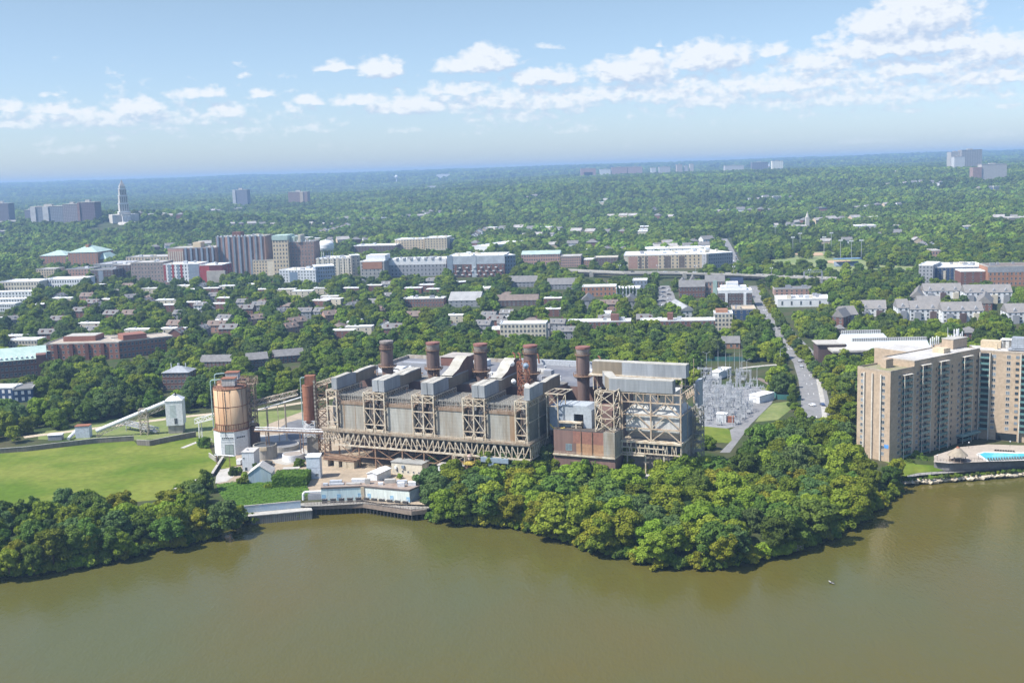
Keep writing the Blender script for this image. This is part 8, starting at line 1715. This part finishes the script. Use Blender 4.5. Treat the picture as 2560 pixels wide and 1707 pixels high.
# ---------------------------------------------------------------- the rest of the tree cover as one mass
pts = [(x,y,z,s,0) for x,y,z,s in rest]
pts += [(x,y,hz(x,y)-.5,rr.uniform(.75,1.7)*rr.uniform(.85,1.1),1) for x,y in scatter(1560,2600,13.5,.12) if not excluded(x,y)]
pts += [(x,y,hz(x,y)-.5,rr.uniform(1.0,2.1)*rr.uniform(.85,1.1),1) for x,y in scatter(2600,4300,18,.10) if not (y < 4000 and excluded(x,y))]
pts += [(x,y,hz(x,y)-1,rr.uniform(1.5,2.4),1) for x,y in scatter(4300,7500,27,.08)]
pts += [(x,y,hz(x,y)-2,rr.uniform(2.6,4.4),1) for x,y in scatter(7500,13200,62,.1)]
A_ = np.array(pts); print('forest points', len(A_))
def forest(name, sel, protos, lab):
    B = A_[sel]; me = bpy.data.meshes.new(name); me.vertices.add(len(B)); me.vertices.foreach_set('co', B[:,:3].ravel().astype(np.float32)); at = me.attributes.new('sc','FLOAT','POINT'); at.data.foreach_set('value', B[:,3].astype(np.float32)); me.materials.append(LFF); me.update()
    o = bpy.data.objects.new(name, me); COL.objects.link(o); tag(o, lab, 'trees', None, 'stuff'); ng = bpy.data.node_groups.new(name,'GeometryNodeTree'); ng.interface.new_socket('Geometry',in_out='INPUT',socket_type='NodeSocketGeometry'); ng.interface.new_socket('Geometry',in_out='OUTPUT',socket_type='NodeSocketGeometry')
    N = ng.nodes; L = ng.links; gi = N.new('NodeGroupInput'); go = N.new('NodeGroupOutput'); ip = N.new('GeometryNodeInstanceOnPoints'); jg = N.new('GeometryNodeJoinGeometry')
    for p in protos:
        oi = N.new('GeometryNodeObjectInfo'); oi.transform_space = 'ORIGINAL'; oi.inputs['Object'].default_value = p; oi.inputs['As Instance'].default_value = True; L.new(oi.outputs['Geometry'], jg.inputs[0])
    L.new(gi.outputs[0], ip.inputs['Points']); L.new(jg.outputs[0], ip.inputs['Instance']); ip.inputs['Pick Instance'].default_value = True
    ri = N.new('FunctionNodeRandomValue'); ri.data_type = 'INT'; ri.inputs['Min'].default_value = 0; ri.inputs['Max'].default_value = len(protos)-1; L.new(ri.outputs['Value'] if ri.outputs['Value'].enabled else ri.outputs[2], ip.inputs['Instance Index'])
    rv = N.new('FunctionNodeRandomValue'); rv.data_type = 'FLOAT_VECTOR'; rv.inputs['Min'].default_value = (0,0,0); rv.inputs['Max'].default_value = (0,0,6.28); L.new(rv.outputs[0], ip.inputs['Rotation'])
    na = N.new('GeometryNodeInputNamedAttribute'); na.data_type = 'FLOAT'; na.inputs['Name'].default_value = 'sc'; L.new(na.outputs[0], ip.inputs['Scale']); L.new(ip.outputs[0], go.inputs[0]); md = o.modifiers.new('scatter','NODES'); md.node_group = ng; return o
# prototypes are real trees standing in the scene
FP = []
for i, me in enumerate(FARC):
    x, y = [(-330,1180),(-120,1300),(160,1250),(330,1210)][i]; o = bpy.data.objects.new('tree', me); COL.objects.link(o); o.location = (x,y,hz(x,y)); tag(o,'rounded green canopy tree '+hzone(*ppx(x,y,hz(x,y))),'tree','canopy trees of the old town %d' % i); FP.append(o)
near_protos = [c for c in bpy.data.objects if c.name.startswith('crown') and c.parent and c.data in [t[1] for t in TREES]]
np_ = []; 
for t in TREES[:5]+[TREES[6]]: np_.append(next(c for c in near_protos if c.data == t[1]))
forest('town_trees', A_[:,4] == 0, np_, 'dense green tree canopy between the houses of the old town')
forest('distant_forest', A_[:,4] == 1, FP, 'forested hills of rounded treetops reaching to the horizon')
# ---------------------------------------------------------------- bird, haze
g = G(2079,1457,.1); T = Thing('bird','small dark bird with pale wings resting on the open river','bird',((g.x,g.y),20),(0,0,0)); b = MB(); pr = [(-.9,.02),(-.6,.2),(-.1,.28),(.4,.22),(.62,.3),(.8,.55),(.95,.55),(1.15,.5)]
for (x0,r0),(x1,r1) in (((-.9,.03),(-.5,.22)),((-.5,.22),(.1,.28)),((.1,.28),(.5,.18)),((.5,.18),(.62,.1))): b.tube([(x0,0,.2),(x1,0,.22)],(r0+r1)/2,8)
b.tube([(.55,0,.25),(.75,0,.65)],.09,8); b.tube([(.72,0,.68),(.98,0,.68)],.12,8); b.tube([(.95,0,.67),(1.2,0,.64)],.04,6); T.part('body', b, mat('dark_feathers',(.06,.055,.05))); b = MB()
for s in (-1,1): b.hexa([(-.3,s*.2,.3),(.2,s*.2,.3),(.1,s*1.5,.5),(-.3,s*1.4,.5),(-.3,s*.2,.34),(.2,s*.2,.34),(.1,s*1.5,.53),(-.3,s*1.4,.53)])
T.part('wing', b, mat('grey_feathers',(.38,.37,.36)))
hb = MB(); hb.box(-9500,9500,-500,14300,-4,180); hm = bpy.data.materials.new('haze'); hm.use_nodes = True; nt = hm.node_tree; nt.nodes.clear(); pv = nt.nodes.new('ShaderNodeVolumePrincipled'); ou = nt.nodes.new('ShaderNodeOutputMaterial'); pv.inputs['Density'].default_value = HAZE; pv.inputs['Color'].default_value = HAZEC; pv.inputs['Anisotropy'].default_value = 0.1; nt.links.new(pv.outputs[0], ou.inputs['Volume'])
o = bpy.data.objects.new('haze', hb.mesh('haze', hm)); COL.objects.link(o); tag(o,'thin pale blue haze over river, town and hills','haze',None,'stuff')
